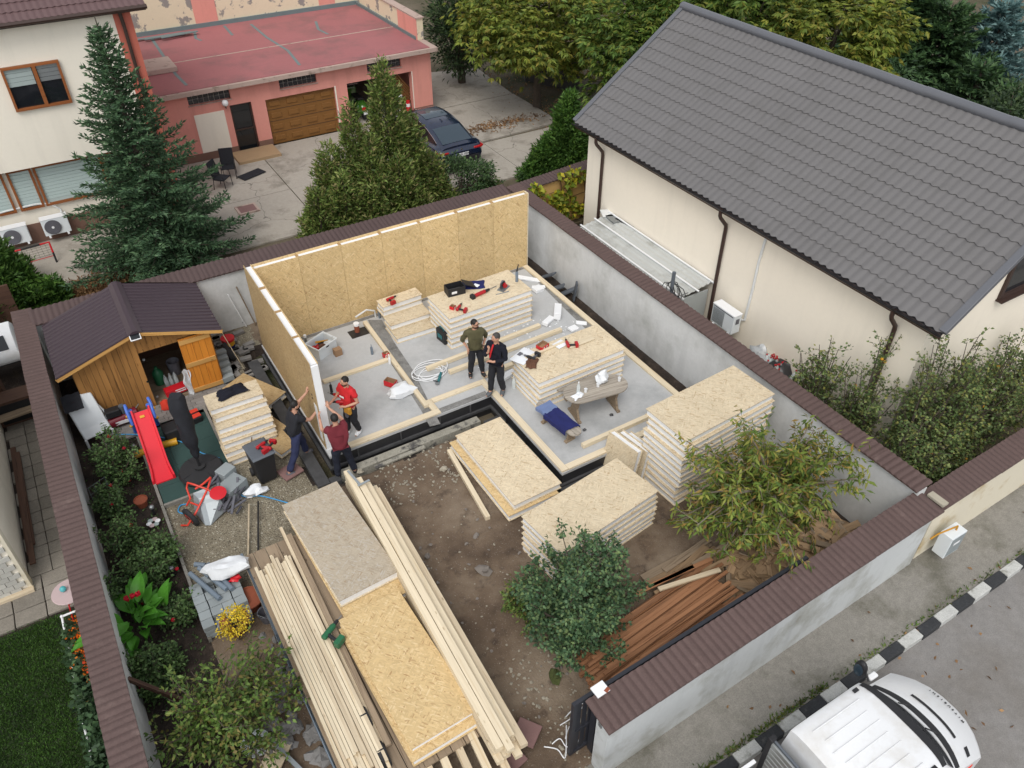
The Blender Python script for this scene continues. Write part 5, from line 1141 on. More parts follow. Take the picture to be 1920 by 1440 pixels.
MB().b6(-.32, .32, -.24, .24, 0, .01).build('bottom', 'whiteplastic', cr, M=Mc)
for (a, b, c, d) in ((-.35, -.325, -.26, .26), (.325, .35, -.26, .26), (-.325, .325, -.265, -.243), (-.325, .325, .243, .265)): MB().b6(a, b, c, d, .335, .37).build('rim', 'whiteplastic', cr, M=Mc)
for k_ in (-1, 1): MB().b6(-.05, .05, k_ * .2415, k_ * .2435, .27, .31).build('hand_slot', 'black', cr, M=Mc)
for i_, (a, mt) in enumerate((('toolred', 'red grip'), ('brownglove', 'brown glove'), ('black', 'black handle'), ('foamdirty', 'foil'))): solo(('pliers', 'work_glove', 'hand_saw', 'foil_pouch')[i_], lump(Mc @ Vector((-.14 + .1 * i_, .05 * (-1) ** i_, .2)), (.12, .09, .08), i_ + 2, .4), a, ('red tool in the white crate', 'brown work glove in the white crate', 'black tool in the white crate', 'pale pouch in the white crate')[i_], ('tool', 'glove', 'tool', 'pouch')[i_], smooth=True)
solo('paint_brush', MB().tube([Mc @ Vector((-.1, .1, .33)), Mc @ Vector((.2, -.05, .3))], [.03, .014], 8), 'tan', 'yellow handled brush across the white crate', 'brush')
# coil of white cable and grinder
m = MB(); q = at(805, 700, 0)
for k in range(5): m.tube([(q.x + (.34 + .03 * k) * cos(a * pi / 10 + k) + .1 * sin(k * 2), q.y + (.24 + .02 * k) * sin(a * pi / 10 + k) + .05 * k - .1, .02 + .012 * k + .01 * sin(a)) for a in range(21)], .011, 6)
o = solo('cable_coil', m, 'white', 'loose coil of white cable on the slab', 'cable', smooth=True)
q = at(825, 710, 0); gr = thing('angle_grinder', 'teal electric grinder beside the white cable coil', 'grinder', (q.x, q.y, 0)); MB().tube([(q.x - .12, q.y - .14, .05), (q.x, q.y, .06), (q.x + .1, q.y + .14, .06)], [.035, .04, .03], 10).build('body', 'teal', gr, smooth=True); MB().lathe([(0, 0), (.06, 0), (.06, .02), (0, .02)], 14, (q.x - .16, q.y - .17, .03)).build('disc', 'steel', gr); MB().tube([(q.x - .12, q.y - .14, .06), (q.x - .22, q.y - .06, .07)], .015, 8).build('side_handle', 'black', gr)
q = at(752, 737, 0); solo('white_sack', lump((q.x, q.y, .07), (.36, .24, .17), 4, .28), 'bagfilm', 'crumpled white sack on the slab behind the man in red', 'sack', smooth=True)
q = at(830, 640, 0); tc = thing('tool_case', 'dark green tool case standing against the toolbox stack', 'case', (q.x, q.y, 0)); MB().box((q.x, q.y, .2), (.14, .42, .38), .12).build('shell', 'black', tc, bevel=.03); MB().box((q.x - .075, q.y, .2), (.012, .2, .12), .12).build('badge', 'teal', tc); MB().tube([(q.x, q.y - .1, .40), (q.x, q.y - .1, .45), (q.x, q.y + .1, .45), (q.x, q.y + .1, .40)], .012, 6).build('handle', 'teal', tc)
for i, (a, b, mt, lb, ct) in enumerate((((698, 664), .22, 'pvcgrey', 'slim blue and grey sealant tube standing on the slab', 'tube'), ((731, 682), .2, 'white', 'white sealant cartridge on the slab by the plate', 'tube'), ((622, 735), .22, 'black', 'caulking gun standing on the slab beside the man in red', 'caulking gun'))):
    q = at(*a, 0); solo('sealant_tube', MB().lathe([(0, 0), (.035, 0), (.035, b), (.01, b + .03), (.008, b + .1), (0, b + .1)], 10, (q.x, q.y, .003)), mt, lb, ct, smooth=True)
# pipes through the floor
for i, (a, h_, r_, mt, lb) in enumerate((((670, 622), .22, .07, 'terracotta', 'orange brown drain pipe stub with white cap at the back wall'), ((575, 648), .28, .035, 'steel', 'capped water pipe in the corner of the slab'), ((712, 596), .3, .035, 'pvcgrey', 'short grey pipe beside the small offcut stack'))):
    q = at(*a, 0); t = thing('pipe_stub', lb, 'pipe', (q.x, q.y, 0)); MB().tube([(q.x, q.y, 0), (q.x, q.y, h_)], r_, 12).build('pipe', mt, t, smooth=True); MB().tube([(q.x, q.y, h_), (q.x, q.y, h_ + .07)], r_ * 1.15, 12).build('cap', 'white', t)
q = at(705, 596, 0); solo('conduit_hose', MB().tube([(q.x, q.y, 0), (q.x - .02, q.y, .25), (q.x - .25, q.y, .36), (q.x - .6, q.y - .02, .25)], .025, 8), 'foamdirty', 'bent grey conduit sticking out of the slab at the back wall', 'conduit', smooth=True)
solo('floor_opening', MB().b6(*[v for v in (at(655, 628, 0).x, at(695, 612, 0).x)], at(690, 622, 0).y - .1, at(690, 622, 0).y + .28, .001, .006), 'bitumen', 'dark rectangular opening in the slab beside the drain pipe', 'opening')
# foam offcuts
for i, (a, s, rz, lb) in enumerate((((1045, 590), (.62, .2, .2), .95, 'thick white foam block leaning on the right sill plate'), ((1028, 605), (.45, .18, .1), .5, 'short white foam piece in front of the foam block'), ((1008, 545), (.3, .25, .1), .2, 'white foam piece at the end of the toolbox stack'), ((993, 525), (.75, .16, .05), -.7, 'long thin foam strip behind the toolbox stack end'), ((1010, 540), (.4, .12, .05), -.3, 'bent foam strip on the slab edge'), ((1075, 618), (.28, .2, .06), .2, 'small foam scrap right of the beams'), ((1090, 607), (.3, .15, .03), -.6, 'thin foam scrap along the right sill plate'), ((955, 705), (.5, .16, .1), .3, 'foam strip behind the man in navy'))):
    q = at(*a, 0); solo('foam_offcut', MB().box((0, 0, 0), s), 'foam', lb, 'foam offcut', M=TR((q.x, q.y, s[2] / 2 + .01), rz, .1, .1), bevel=.008)
m = MB()
for k in range(170):
    q = at(random.uniform(880, 1090), random.uniform(600, 690), 0); m.box((q.x, q.y, .012), (random.uniform(.015, .06), random.uniform(.01, .04), .015), random.uniform(0, 3))
o = m.build('foam_crumbs', 'foam'); tag(o, 'white foam crumbs scattered between the beams', 'foam crumbs', kind='stuff')
q = at(982, 668, .85); solo('drawing_sheet', draped((q.x, q.y, .845), .62, .42, .4, 9, .02, fold=.012, edge=.04), 'paper', 'white drawing sheets draped over the corner of the stack', 'paper', smooth=True); q = at(975, 664, .88); solo('printed_stamp', MB().box((q.x, q.y, .89), (.14, .1, .003), .4), 'plasticgrey', 'grey printed block on the drawing sheets', 'print')
q = at(1050, 646, .845); solo('paper_sheet', draped((q.x, q.y, .845), .32, .26, .2, 5, .012, fold=.006, edge=.05), 'paper', 'white paper under the red cordless drill', 'paper', smooth=True); q = at(997, 681, .845); solo('work_gloves', draped((q.x, q.y, .845), .4, .26, .9, 6, .05, fold=.04, edge=.5), 'brownglove', 'brown work gloves on the stack behind the table', 'gloves', smooth=True)
# ---------------------------------------------------------------- weathered table, benches, picnic things
def stadium(L, W, n=10): return [(L / 2 - W / 2 + W / 2 * cos(-pi / 2 + pi * k / n), W / 2 * sin(-pi / 2 + pi * k / n)) for k in range(n + 1)] + [(-L / 2 + W / 2 + W / 2 * cos(pi / 2 + pi * k / n), W / 2 * sin(pi / 2 + pi * k / n)) for k in range(n + 1)]
def clip_poly(P, y0, y1):
    for lim, s in ((y0, 1), (y1, -1)):
        out = []
        for i in range(len(P)):
            a, b = P[i - 1], P[i]; da, db = (a[1] - lim) * s, (b[1] - lim) * s
            if da * db < 0: t = da / (da - db); out.append((a[0] + t * (b[0] - a[0]), lim))
            if db >= 0: out.append(b)
        P = out
    return P
def trestle(name, label, cat, c, rz, L, W, H, boards, mat='oldtable'):
    M = TR(c, rz); t = thing(name, label, cat, M=M); P = stadium(L, W)
    for i in range(boards):
        y0, y1 = -W / 2 + W * i / boards + .003, -W / 2 + W * (i + 1) / boards - .003; Q = clip_poly(P, y0, y1)
        if len(Q) > 2: MB().prism(Q, H - .04, H).build('top_board', mat, t, M=M, bevel=.004)
    for s in (-1, 1):
        x_ = s * (L / 2 - .3); w2 = W * .32
        MB().ext([(x_ - .025, -w2, .05), (x_ - .025, -w2 * .55, H * .45), (x_ - .025, -w2 * .95, H - .04), (x_ - .025, w2 * .95, H - .04), (x_ - .025, w2 * .55, H * .45), (x_ - .025, w2, .05)], (.05, 0, 0)).build('leg', 'lumber_grey', t, M=M); MB().b6(x_ - .04, x_ + .04, -W * .42, W * .42, 0, .05).build('foot', 'lumber_grey', t, M=M)
    MB().b6(-L / 2 + .3, L / 2 - .3, -.02, .02, H * .5, H * .5 + .1).build('stretcher', 'lumber_grey', t, M=M); return t
tc_ = at(1117, 728, .72); trestle('garden_table', 'weathered oval garden table on the slab', 'table', (tc_.x, tc_.y, .003), -.15, 1.65, .72, .72, 6)
b0 = at(1047, 783, .42); trestle('garden_bench', 'weathered bench under a navy jacket beside the table', 'bench', (b0.x, b0.y, .003), R_(-83), 1.45, .34, .42, 3)
b1 = at(1085, 735, .35); trestle('garden_bench', 'second weathered bench behind the oval table', 'bench', (b1.x + .25, b1.y + .25, .003), -.15, 1.45, .32, .42, 3)
Qb = TR((b0.x, b0.y, .425), R_(-83))
def drape_on(c, L, W, over, rz, seed):
    m = MB(); Q = TR(c, rz)
    def f(u, v):
        a, b = (u - .5) * L, (v - .5) * (W + 2 * over); k = abs(b) - W / 2 - .01; z = .02
        if k > 0: z = .02 - k; b = (W / 2 + .03 + .05 * abs(mn.noise(Vector((a * 4, seed, 1))))) * (1 if b > 0 else -1)
        n_ = .025 * (mn.noise(Vector((a * 5, b * 7, seed))) + .5)
        return Q @ Vector((a + .05 * mn.noise(Vector((a * 3, b * 3, seed))), b, z + n_))
    return m.grid(f, 18, 18)
solo('jacket', drape_on(Qb @ Vector((.12, 0, 0)), .78, .36, .16, R_(-83), 2), 'navy', 'navy jacket draped over the bench in front of the table', 'jacket', smooth=True); solo('shirt', drape_on(Qb @ Vector((-.42, 0, 0)), .32, .34, .10, R_(-83), 5), 'lightblue', 'light blue shirt folded over the bench end', 'shirt', smooth=True)
Z_ = .725
for i, (a, lb) in enumerate((((1098, 735), 'white paper cup on the left half of the table'), ((1121, 725), 'white paper cup in the middle of the table beside the bag'), ((1161, 714), 'white paper cup at the right end of the table'))):
    q = at(*a, Z_); solo('paper_cup', MB().lathe([(0, 0), (.032, 0), (.042, .1), (.038, .1), (.03, .01), (0, .01)], 12, (q.x, q.y, Z_)), 'white', lb, 'cup', smooth=True)
q = at(1128, 716, Z_); solo('carrier_bag', lump((q.x, q.y, Z_ + .1), (.15, .12, .2), 3, .35), 'bagfilm', 'white plastic carrier bag standing on the table', 'bag', smooth=True)
q = at(1084, 736, Z_); bt = thing('water_bottle', 'clear plastic bottle on the left end of the table', 'bottle', (q.x, q.y, Z_)); MB().lathe([(0, 0), (.045, 0), (.045, .2), (.015, .27), (.015, .3), (0, .3)], 12, (q.x, q.y, Z_)).build('bottle', 'clearplastic', bt, smooth=True); MB().lathe([(0, 0), (.017, 0), (.017, .025), (0, .025)], 8, (q.x, q.y, Z_ + .3)).build('cap', 'white', bt)
q = at(963, 727, .003); solo('water_bottle', MB().lathe([(0, 0), (.05, 0), (.05, .24), (.018, .31), (.018, .34), (0, .34)], 12, (q.x, q.y, .003)), 'clearplastic', 'clear plastic bottle on the slab beside the panel stack', 'bottle', smooth=True)
q = at(1083, 743, Z_); solo('napkins', draped((q.x, q.y, Z_), .3, .18, .2, 8, .03, fold=.03, edge=.4), 'paper', 'crumpled white napkins on the left end of the table', 'napkins', smooth=True)
for i, (a, lb) in enumerate((((1147, 779), 'dark crumb of debris on the slab right of the table leg'), ((1096, 807), 'dark crumb of debris on the slab right of the bench'))): q = at(*a, 0); solo('debris', lump((q.x, q.y, .02), (.05, .04, .03), i, .5, nu=8, nv=5), 'bitumendull', lb, 'debris')
# ---------------------------------------------------------------- play and garden things on the left
mt_ = thing('rubber_mat', 'dark green rubber mat under the slide and parasol', 'mat', (.4, 15.6, GZ))
for i in range(3):
    for j in range(5): MB().b6(-.36 + .53 * i + .004, -.36 + .53 * (i + 1) - .004, 14.25 + .56 * j + .004, 14.25 + .56 * (j + 1) - .004, GZ + .03, GZ + .07).build('mat_tile', 'matgreen', mt_)
ke = thing('garden_edging', 'pale concrete edging around the green mat and rose bed', 'edging', (-.4, 14.2, GZ))
for a, b in (((-.40, 10.3), (-.40, 12.3)), ((-.40, 12.32), (-.40, 14.2)), ((-.40, 14.22), (-.40, 16.8)), ((-.36, 14.2), (1.24, 14.2)), ((1.26, 14.2), (1.26, 17.1))): plank('edging_stone', (a[0], a[1], GZ + .04), (b[0], b[1], GZ + .04), .06, .14, 'sidewalk', ke)
# terrace paving between shed and mat
pv = thing('terrace_paving', 'grey block paving in front of the shed', None); pv['kind'] = 'structure'
for i in range(9):
    for j in range(7): MB().box((-.95 + .36 * i + (.18 if j % 2 else 0) * .5, 16.98 + .20 * j * .62, GZ + .045), (.35, .118, .05)).build('paving_block', 'paver', pv)
for k in range(48):
    q = Vector((random.uniform(2.0, 3.05), random.uniform(17.7, 20.0), 0)); MB().box((q.x, q.y, GZ + .05), (.3, .15, .07), random.choice((.1, .2, 1.7, -.1))).build('paving_block', 'paver', pv)
SLD = thing('slide', 'red plastic slide with blue handrails and yellow feet', 'slide', (-.12, 15.8, GZ))
def sl_p(t): return Vector((-.13 - .05 * t, 16.55 - 1.6 * t, GZ + .88 * (1 - t) ** 1.2 + .08))
secs = []
for k in range(13):
    p = sl_p(k / 12); w2 = .21 + .04 * max(0, k / 12 - .8) * 5
    secs.append([p + Vector((x_, 0, z_)) for x_, z_ in ((-w2, .12), (-w2 + .035, .12), (-w2 + .055, .02), (w2 - .055, .02), (w2 - .035, .12), (w2, .12), (w2, -.02), (-w2, -.02))])
MB().loft(secs).build('chute', 'redslide', SLD, smooth=True)
for s in (-1, 1):
    MB().tube([(-.14 + s * .25, 16.35, GZ + .82), (-.14 + s * .27, 16.5, GZ + 1.12), (-.14 + s * .26, 16.65, GZ + 1.2), (-.14 + s * .25, 16.8, GZ + 1.0)], .035, 8).build('handrail', 'blueplastic', SLD, smooth=True); MB().tube([(-.14 + s * .2, 16.75, GZ + .95), (-.14 + s * .26, 17.0, GZ + .1)], .05, 8).build('ladder_leg', 'blueplastic', SLD, smooth=True)
    MB().tube([(-.14 + s * .12, 16.15, GZ + .14), (-.14 + s * .52, 16.1, GZ + .14)], [.08, .09], 10).build('foot', 'yellow', SLD, smooth=True)
    for zz in (.3, .6): MB().ball((-.14 + s * .3, 16.75, GZ + zz + .2), .04, 8, 6).build('knob', 'yellow', SLD, smooth=True)
MB().box((-.14, 16.42, GZ + .92), (.1, .06, .004), M=Matrix.Rotation(R_(33), 4, 'X')).build('sticker', 'yellow', SLD)
solo('black_box', MB().box((.33, 16.35, GZ + .25), (.34, .4, .36), .05), 'black', 'black plastic box beside the slide on the mat', 'box', bevel=.03)
ub = at(378, 884, GZ + .1); U = thing('parasol', 'closed parasol in a black cover on a round black base', 'parasol', (ub.x, ub.y, GZ)); ux, uy = ub.x, ub.y
MB().lathe([(0, .05), (.40, .05), (.48, .08), (.50, .14), (.46, .21), (.12, .23), (.12, .29), (0, .29)], 32, (ux, uy, GZ)).build('base', 'rubber', U, smooth=True)
for k in range(4): MB().box((ux + .28 * cos(k * pi / 2 + .4), uy + .28 * sin(k * pi / 2 + .4), GZ + .218), (.34, .015, .012), k * pi / 2 + .4).build('base_joint', 'black', U)
tp = atY(328, 742, uy + .25); ax = Vector((tp.x - ux, tp.y - uy, tp.z - GZ - .3))
def up_(t): return Vector((ux, uy, GZ + .3)) + ax * t
MB().tube([up_(0), up_(.3)], .03, 8).build('pole', 'black', U)
sx_ = []
for k in range(15):
    t = .13 + .87 * k / 14; r_ = (.06, .10, .09, .13, .165, .175, .17, .18, .175, .185, .18, .19, .19, .18, .13)[k]
    sx_.append([up_(t) + Vector((r_ * (1 + .12 * sin(3 * a + k)) * cos(a), r_ * (1 + .12 * cos(2 * a + k * .7)) * sin(a), .02 * sin(a * 3 + k))) for a in [2 * pi * j / 14 for j in range(14)]])
MB().loft(sx_).build('cover', 'blackcloth', U, smooth=True)
# wheelie bin
B = thing('wheelie_bin', 'black wheelie bin with drills on its lid', 'bin', (2.0, 14.1, GZ)); q = at(500, 900, GZ); Mb = TR((q.x + .02, q.y + .1, GZ), .1)
MB().loft([[Mb @ Vector((sx * a, sy * b, z)) for sx, sy in ((-1, -1), (1, -1), (1, 1), (-1, 1))] for z, a, b in ((.05, .19, .22), (.8, .24, .29), (.86, .25, .30))]).build('body', 'black', B, bevel=.015)
MB().loft([[Mb @ Vector((sx * a, sy * b - .01, z)) for sx, sy in ((-1, -1), (1, -1), (1, 1), (-1, 1))] for z, a, b in ((.865, .265, .32), (.89, .265, .32), (.915, .22, .27))]).build('lid', 'steelbeam', B, bevel=.012)
for s in (-1, 1): MB().lathe([(0, -.03), (.1, -.03), (.1, .03), (0, .03)], 16, Mb @ Vector((s * .22, .25, .1)), Matrix.Rotation(pi / 2, 4, 'Y')).build('wheel', 'rubber', B)
MB().tube([Mb @ Vector((-.2, .33, .86)), Mb @ Vector((.2, .33, .86))], .015, 8).build('handle', 'black', B)
solo('broom_handle', MB().tube([at(472, 820, .1), at(474, 855, GZ + .1) + Vector((0, .1, 0))], .015, 6), 'lumber_grey', 'thin wooden handle standing behind the wheelie bin', 'handle')
q = at(545, 887, GZ); solo('paving_tile', MB().box((q.x, q.y, GZ + .06), (.48, .42, .04), .25), 'redbrick', 'pinkish square paving tile beside the wheelie bin', 'tile', bevel=.006)
q = at(987, 1377, GZ); solo('paving_tile', MB().box((q.x, q.y, GZ + .06), (.42, .42, .04), .6), 'redbrick', 'pinkish paving tile at the end of the trailer beams', 'tile', bevel=.006); q = at(958, 1425, GZ); solo('paving_tile', MB().box((q.x, q.y, GZ + .05), (.4, .4, .04), .2), 'redbrick', 'dusty pinkish tile at the bottom edge near the trailer', 'tile', bevel=.006)
# wheelbarrow lying on its side with scrap
WB = thing('wheelbarrow', 'orange framed wheelbarrow tipped beside the green mat', 'wheelbarrow', (.0, 13.6, GZ)); w0 = at(358, 970, GZ + .2)
MB().lathe([(.12, -.05), (.21, -.05), (.24, -.02), (.24, .02), (.21, .05), (.12, .05)], 20, w0, TR((0, 0, 0), .35) @ Matrix.Rotation(R_(80), 4, 'Y')).build('tyre', 'rubber', WB, smooth=True); MB().lathe([(0, -.03), (.13, -.055), (.13, .055), (0, .03)], 14, w0, TR((0, 0, 0), .35) @ Matrix.Rotation(R_(80), 4, 'Y')).build('rim', 'orangered', WB)
def wp(x, y, z): p = at(x, y, z); return p
MB().tube([wp(340, 985, -.35), wp(352, 985, -.3), wp(368, 960, -.1), wp(390, 915, .1), wp(395, 897, .18)], .022, 8).build('frame_tube', 'orangered', WB, smooth=True); MB().tube([wp(350, 948, -.2), wp(357, 935, -.05), wp(350, 915, .1), wp(352, 905, .2), wp(362, 908, .2), wp(390, 918, .1), wp(398, 925, .0)], .022, 8).build('frame_tube', 'orangered', WB, smooth=True); MB().tube([wp(366, 917, .1), wp(380, 908, .15), wp(395, 895, .3)], .022, 8).build('handle', 'orangered', WB, smooth=True); MB().tube([wp(357, 942, -.05), wp(372, 948, -.05)], .02, 8).build('brace', 'orangered', WB)
MB().loft([[wp(x, y, z) for x, y, z in s] for s in (((365, 960, -.3), (362, 925, .05), (385, 915, .1), (395, 960, -.3)), ((385, 985, -.35), (372, 935, .0), (405, 922, .05), (420, 955, -.3)), ((395, 985, -.38), (385, 945, -.1), (412, 935, -.05), (425, 955, -.33)))]).build('tray', 'galv', WB)
q = wp(409, 925, .05); solo('bucket_cover', MB().lathe([(0, 0), (.17, 0), (.18, .02), (.165, .025), (0, .02)], 24, (q.x, q.y, .05), Matrix.Rotation(.2, 4, 'X')), 'red', 'round red bucket cover on the grey scrap', 'cover', smooth=True)
G_ = 'grey plastic profile offcuts by the wheelbarrow'
for k in range(30):
    a = wp(random.uniform(385, 450), random.uniform(910, 965), GZ + random.uniform(.05, .35)); an = random.uniform(.2, 1.4); L_ = random.uniform(.2, .5)
    o = plank('plastic_offcut', a, a + Vector((L_ * cos(an), L_ * sin(an), random.uniform(-.05, .08))), .05, .03, 'plasticgrey'); tag(o, 'grey plastic profile offcut in the scrap by the wheelbarrow', 'offcut', G_)
for i, (a, s_, lb) in enumerate((((440, 925), (.55, .4, .35), 'large grey folded board box by the wheelbarrow scrap'), ((430, 905), (.35, .3, .45), 'grey plastic sheet box behind the red lid'))): q = wp(*a, GZ); solo('board_box', MB().box((q.x, q.y, GZ + s_[2] / 2), s_, .5), 'greyblock', lb, 'box', bevel=.01)
q = wp(482, 925, GZ); solo('rag_pile', lump((q.x, q.y, GZ + .08), (.25, .16, .13), 8, .5), 'paper', 'crumpled white and dark rags next to the blue hose', 'rags', smooth=True)
solo('hose', MB().tube(crom([wp(215, 815, GZ + .1), wp(255, 815, GZ + .1), wp(330, 825, GZ + .1), wp(380, 850, GZ + .09), wp(420, 862, GZ + .05), wp(440, 880, GZ + .04), wp(444, 905, GZ + .04), wp(455, 930, GZ + .04), wp(490, 930, GZ + .05), wp(540, 943, GZ + .05)]), .014, 6), 'hoseblue', 'light blue hose running across the mat and gravel', 'hose', smooth=True); solo('hose', MB().tube(crom([wp(355, 965, GZ + .03), wp(335, 960, GZ + .03), wp(338, 948, GZ + .03), wp(350, 945, GZ + .03)]), .014, 6), 'hoseblue', 'short loop of blue hose by the wheelbarrow wheel', 'hose', smooth=True)
for i, (a, b, mt) in enumerate((((467, 945), (465, 1050), 'lumber_old'), ((484, 940), (484, 1045), 'black'))): solo('tool_shaft', MB().tube([wp(*a, GZ + .12), wp(*b, GZ + .06)], .018, 6), mt, ('pale wooden shaft lying on the gravel', 'dark and pale shaft lying on the gravel nearest the trailer')[i], 'shaft')
# brick pile with pipes and sack
BP = (('block', 0),)
G_ = 'grey paving blocks in the low pile by the trailer'
q0 = wp(412, 1115, GZ)
for lay in range(3):
    for i in range(4):
        for j in range(6):
            if lay == 2 and random.random() < .2: continue
            o = MB().box((0, 0, 0), (.215, .195, .115)).build('paving_block_loose', 'greyblock', M=TR((-.33 + .225 * i + random.uniform(-.01, .01), 10.45 + .205 * j, GZ + .09 + .12 * lay), random.uniform(-.04, .04)), bevel=.008); tag(o, 'grey paving block, row %s column %s of the %s layer in the low pile' % (('one', 'two', 'three', 'four', 'five', 'six')[j], ('one', 'two', 'three', 'four')[i], ('bottom', 'middle', 'top')[lay]), 'paving block', G_)
for i, (a, b, r_) in enumerate((((356, 1075), (412, 1123), .05), ((373, 1065), (425, 1105), .05), ((390, 1058), (436, 1105), .05), ((365, 1058), (385, 1060), .05))): solo('drain_pipe', MB().tube([at(*a, .04), at(*b, .04)], r_, 12), 'pvcgrey', ('nearest grey drain pipe on the block pile', 'second grey drain pipe on the block pile', 'third grey drain pipe reaching under the white sack', 'short grey pipe at the back of the block pile')[i], 'pipe', smooth=True)
q = at(428, 1068, .1); solo('white_sack', lump((q.x, q.y, .17), (.44, .22, .2), 11, .25, M=Matrix.Rotation(-.25, 4, 'Z')), 'bagfilm', 'large white woven sack on the block pile', 'sack', smooth=True); q = at(441, 1085, .05); solo('red_glove', lump((q.x, q.y, .05), (.09, .07, .05), 5, .6), 'red', 'red glove on the block pile beside the sack', 'glove', smooth=True)
# stack of kerb blocks, tubs beside the shed door
G_ = 'pale concrete blocks by the open shed door'
for k in range(5): o = MB().box((0, 0, 0), (.34, .16, .2)).build('concrete_block', 'greyblock', M=TR((2.16 - .02 * k, 18.6 - .19 * k, GZ + .42 - .07 * k), .1), bevel=.01); tag(o, '%s pale concrete block from the wall in the row by the shed door' % ('first', 'second', 'third', 'fourth', 'fifth')[k], 'block', G_)
q = at(432, 655, GZ); bu = thing('paint_bucket', 'yellow and red paint bucket with red lid on the paving', 'bucket', (q.x, q.y, GZ)); MB().lathe([(0, 0), (.14, 0), (.165, .14), (0, .14)], 18, (q.x, q.y, GZ + .05)).build('label', 'navy', bu, smooth=True); MB().lathe([(0, 0), (.165, 0), (.17, .14), (0, .14)], 18, (q.x, q.y, GZ + .19)).build('body', 'yellow', bu, smooth=True); MB().lathe([(0, 0), (.185, 0), (.185, .07), (0, .07)], 18, (q.x, q.y, GZ + .33)).build('lid', 'red', bu, smooth=True)
q = at(408, 668, GZ); solo('tyre', MB().lathe([(.16, -.06), (.26, -.06), (.28, 0), (.26, .06), (.16, .06)], 20, (2.42, 18.75, GZ + .3), Matrix.Rotation(R_(75), 4, 'Y')), 'rubber', 'black tyre leaning against the concrete blocks', 'tyre', smooth=True)
for i, (a, b, mt, lb) in enumerate((((427, 552), (462, 612), 'white', 'thin white pole leaning on the plastered wall'), ((443, 538), (480, 610), 'lumber_grey', 'wooden pole leaning on the plastered wall'), ((455, 605), (478, 568), 'steel', 'thin grey rod leaning on the plastered wall'))):
    p1 = at(*b, GZ + .02); p0 = atY(*a, 20.1); solo('pole', MB().tube([p0, p1], .018, 6), mt, lb, 'pole')
# navy jackets / cloth on the stepped stack
q = at(432, 735, .82); solo('jacket', draped((q.x, q.y, .80), .72, .36, .1, 12, .09, fold=.07, edge=.35), 'navydark', 'dark navy jacket thrown on the stepped panel stack', 'jacket', smooth=True)
# compressor
C = thing('air_compressor', 'maroon air compressor tank with black motor by the shed', 'compressor', (-.55, 17.45, GZ)); cq = Vector((-.62, 17.5, GZ + .24)); ex = Vector((.42, .03, .03))
MB().tube([cq - ex * 1.05, cq - ex * .95, cq + ex * .95, cq + ex * 1.05], [.09, .15, .15, .09], 16).build('tank', 'maroonpaint', C, smooth=True); MB().box(cq + Vector((-.1, 0, .26)), (.34, .22, .2)).build('motor', 'black', C, bevel=.03); MB().tube([cq + Vector((.12, 0, .16)), cq + Vector((.12, 0, .38))], .07, 10).build('pump_head', 'steelbeam', C, smooth=True); MB().box(cq + Vector((.05, -.148, .0)), (.36, .012, .09)).build('nameplate', 'white', C)
for s in (-1, 1): MB().lathe([(0, -.025), (.09, -.025), (.09, .025), (0, .025)], 14, cq + Vector((-.3, s * .17, -.12)), Matrix.Rotation(pi / 2, 4, 'X')).build('wheel', 'rubber', C)
MB().tube([cq + ex * .9 + Vector((0, 0, .1)), cq + ex * 1.2 + Vector((0, 0, .2))], .012, 6).build('handle', 'steel', C); MB().box(cq + ex * .6 + Vector((0, 0, -.18)), (.06, .2, .1)).build('foot', 'maroonpaint', C)
# sun lounger standing on end
LG = thing('sun_lounger', 'white plastic lounger tipped up beside the shed', 'lounger', (-1.25, 16.9, GZ)); 
pr_ = [(0, 0), (.45, .05), (.75, .22), (1.2, .45), (1.75, .62), (1.9, .60)]
l0, l1 = at(186, 815, GZ + .25), at(142, 742, GZ + 1.05); dL = (l1 - l0); sL = dL.length / 1.9; dd = dL.normalized(); wv_ = Vector((.98, .18, 0)).normalized(); nn = dd.cross(wv_) * -1
secs = []
for (a, b) in pr_: c = l0 + dd * a * sL + nn * (b - .3 * a) * .35; secs.append([c - wv_ * .31, c + wv_ * .31, c + wv_ * .33 - nn * .07, c - wv_ * .33 - nn * .07])
MB().loft(secs).build('shell', 'whiteplastic', LG, bevel=.02)
MB().tube([secs[1][1] - nn * .08, secs[2][1] - nn * .15 + wv_ * .08, secs[3][1] - nn * .1], .03, 8).build('armrest', 'whiteplastic', LG, smooth=True); MB().tube([secs[0][0], secs[0][0] - Vector((0, 0, .3))], .03, 8).build('leg', 'whiteplastic', LG); MB().tube([secs[0][1], secs[0][1] - Vector((0, 0, .3))], .03, 8).build('leg', 'whiteplastic', LG)
solo('black_sheeting', MB().grid(lambda u, v: (-1.66 + .42 * u, 17.4 + .5 * v, GZ + .95 + .15 * v + .03 * mn.noise(Vector((u * 4, v * 4, 1)))), 8, 10), 'blackcloth', 'black plastic sheeting between the shed and the left wall', 'sheeting', smooth=True)
# red and orange things near the parasol
q = at(318, 768, GZ); solo('orange_bag', lump((q.x - .05, q.y, GZ + .15), (.13, .12, .2), 7, .3), 'orangered', 'orange red shopping bag behind the parasol', 'bag', smooth=True)
q = at(368, 790, GZ); oc = thing('tool_case', 'orange and black plastic case beside the parasol', 'case', (q.x, q.y, GZ)); MB().box((q.x, q.y, GZ + .12), (.26, .36, .22), .15).build('body', 'black', oc, bevel=.02); MB().box((q.x, q.y - .09, GZ + .245), (.28, .14, .03), .15).build('lid_panel', 'orangered', oc, bevel=.008); MB().box((q.x - .02, q.y + .11, GZ + .245), (.28, .12, .03), .15).build('lid_panel', 'orangered', oc, bevel=.008)
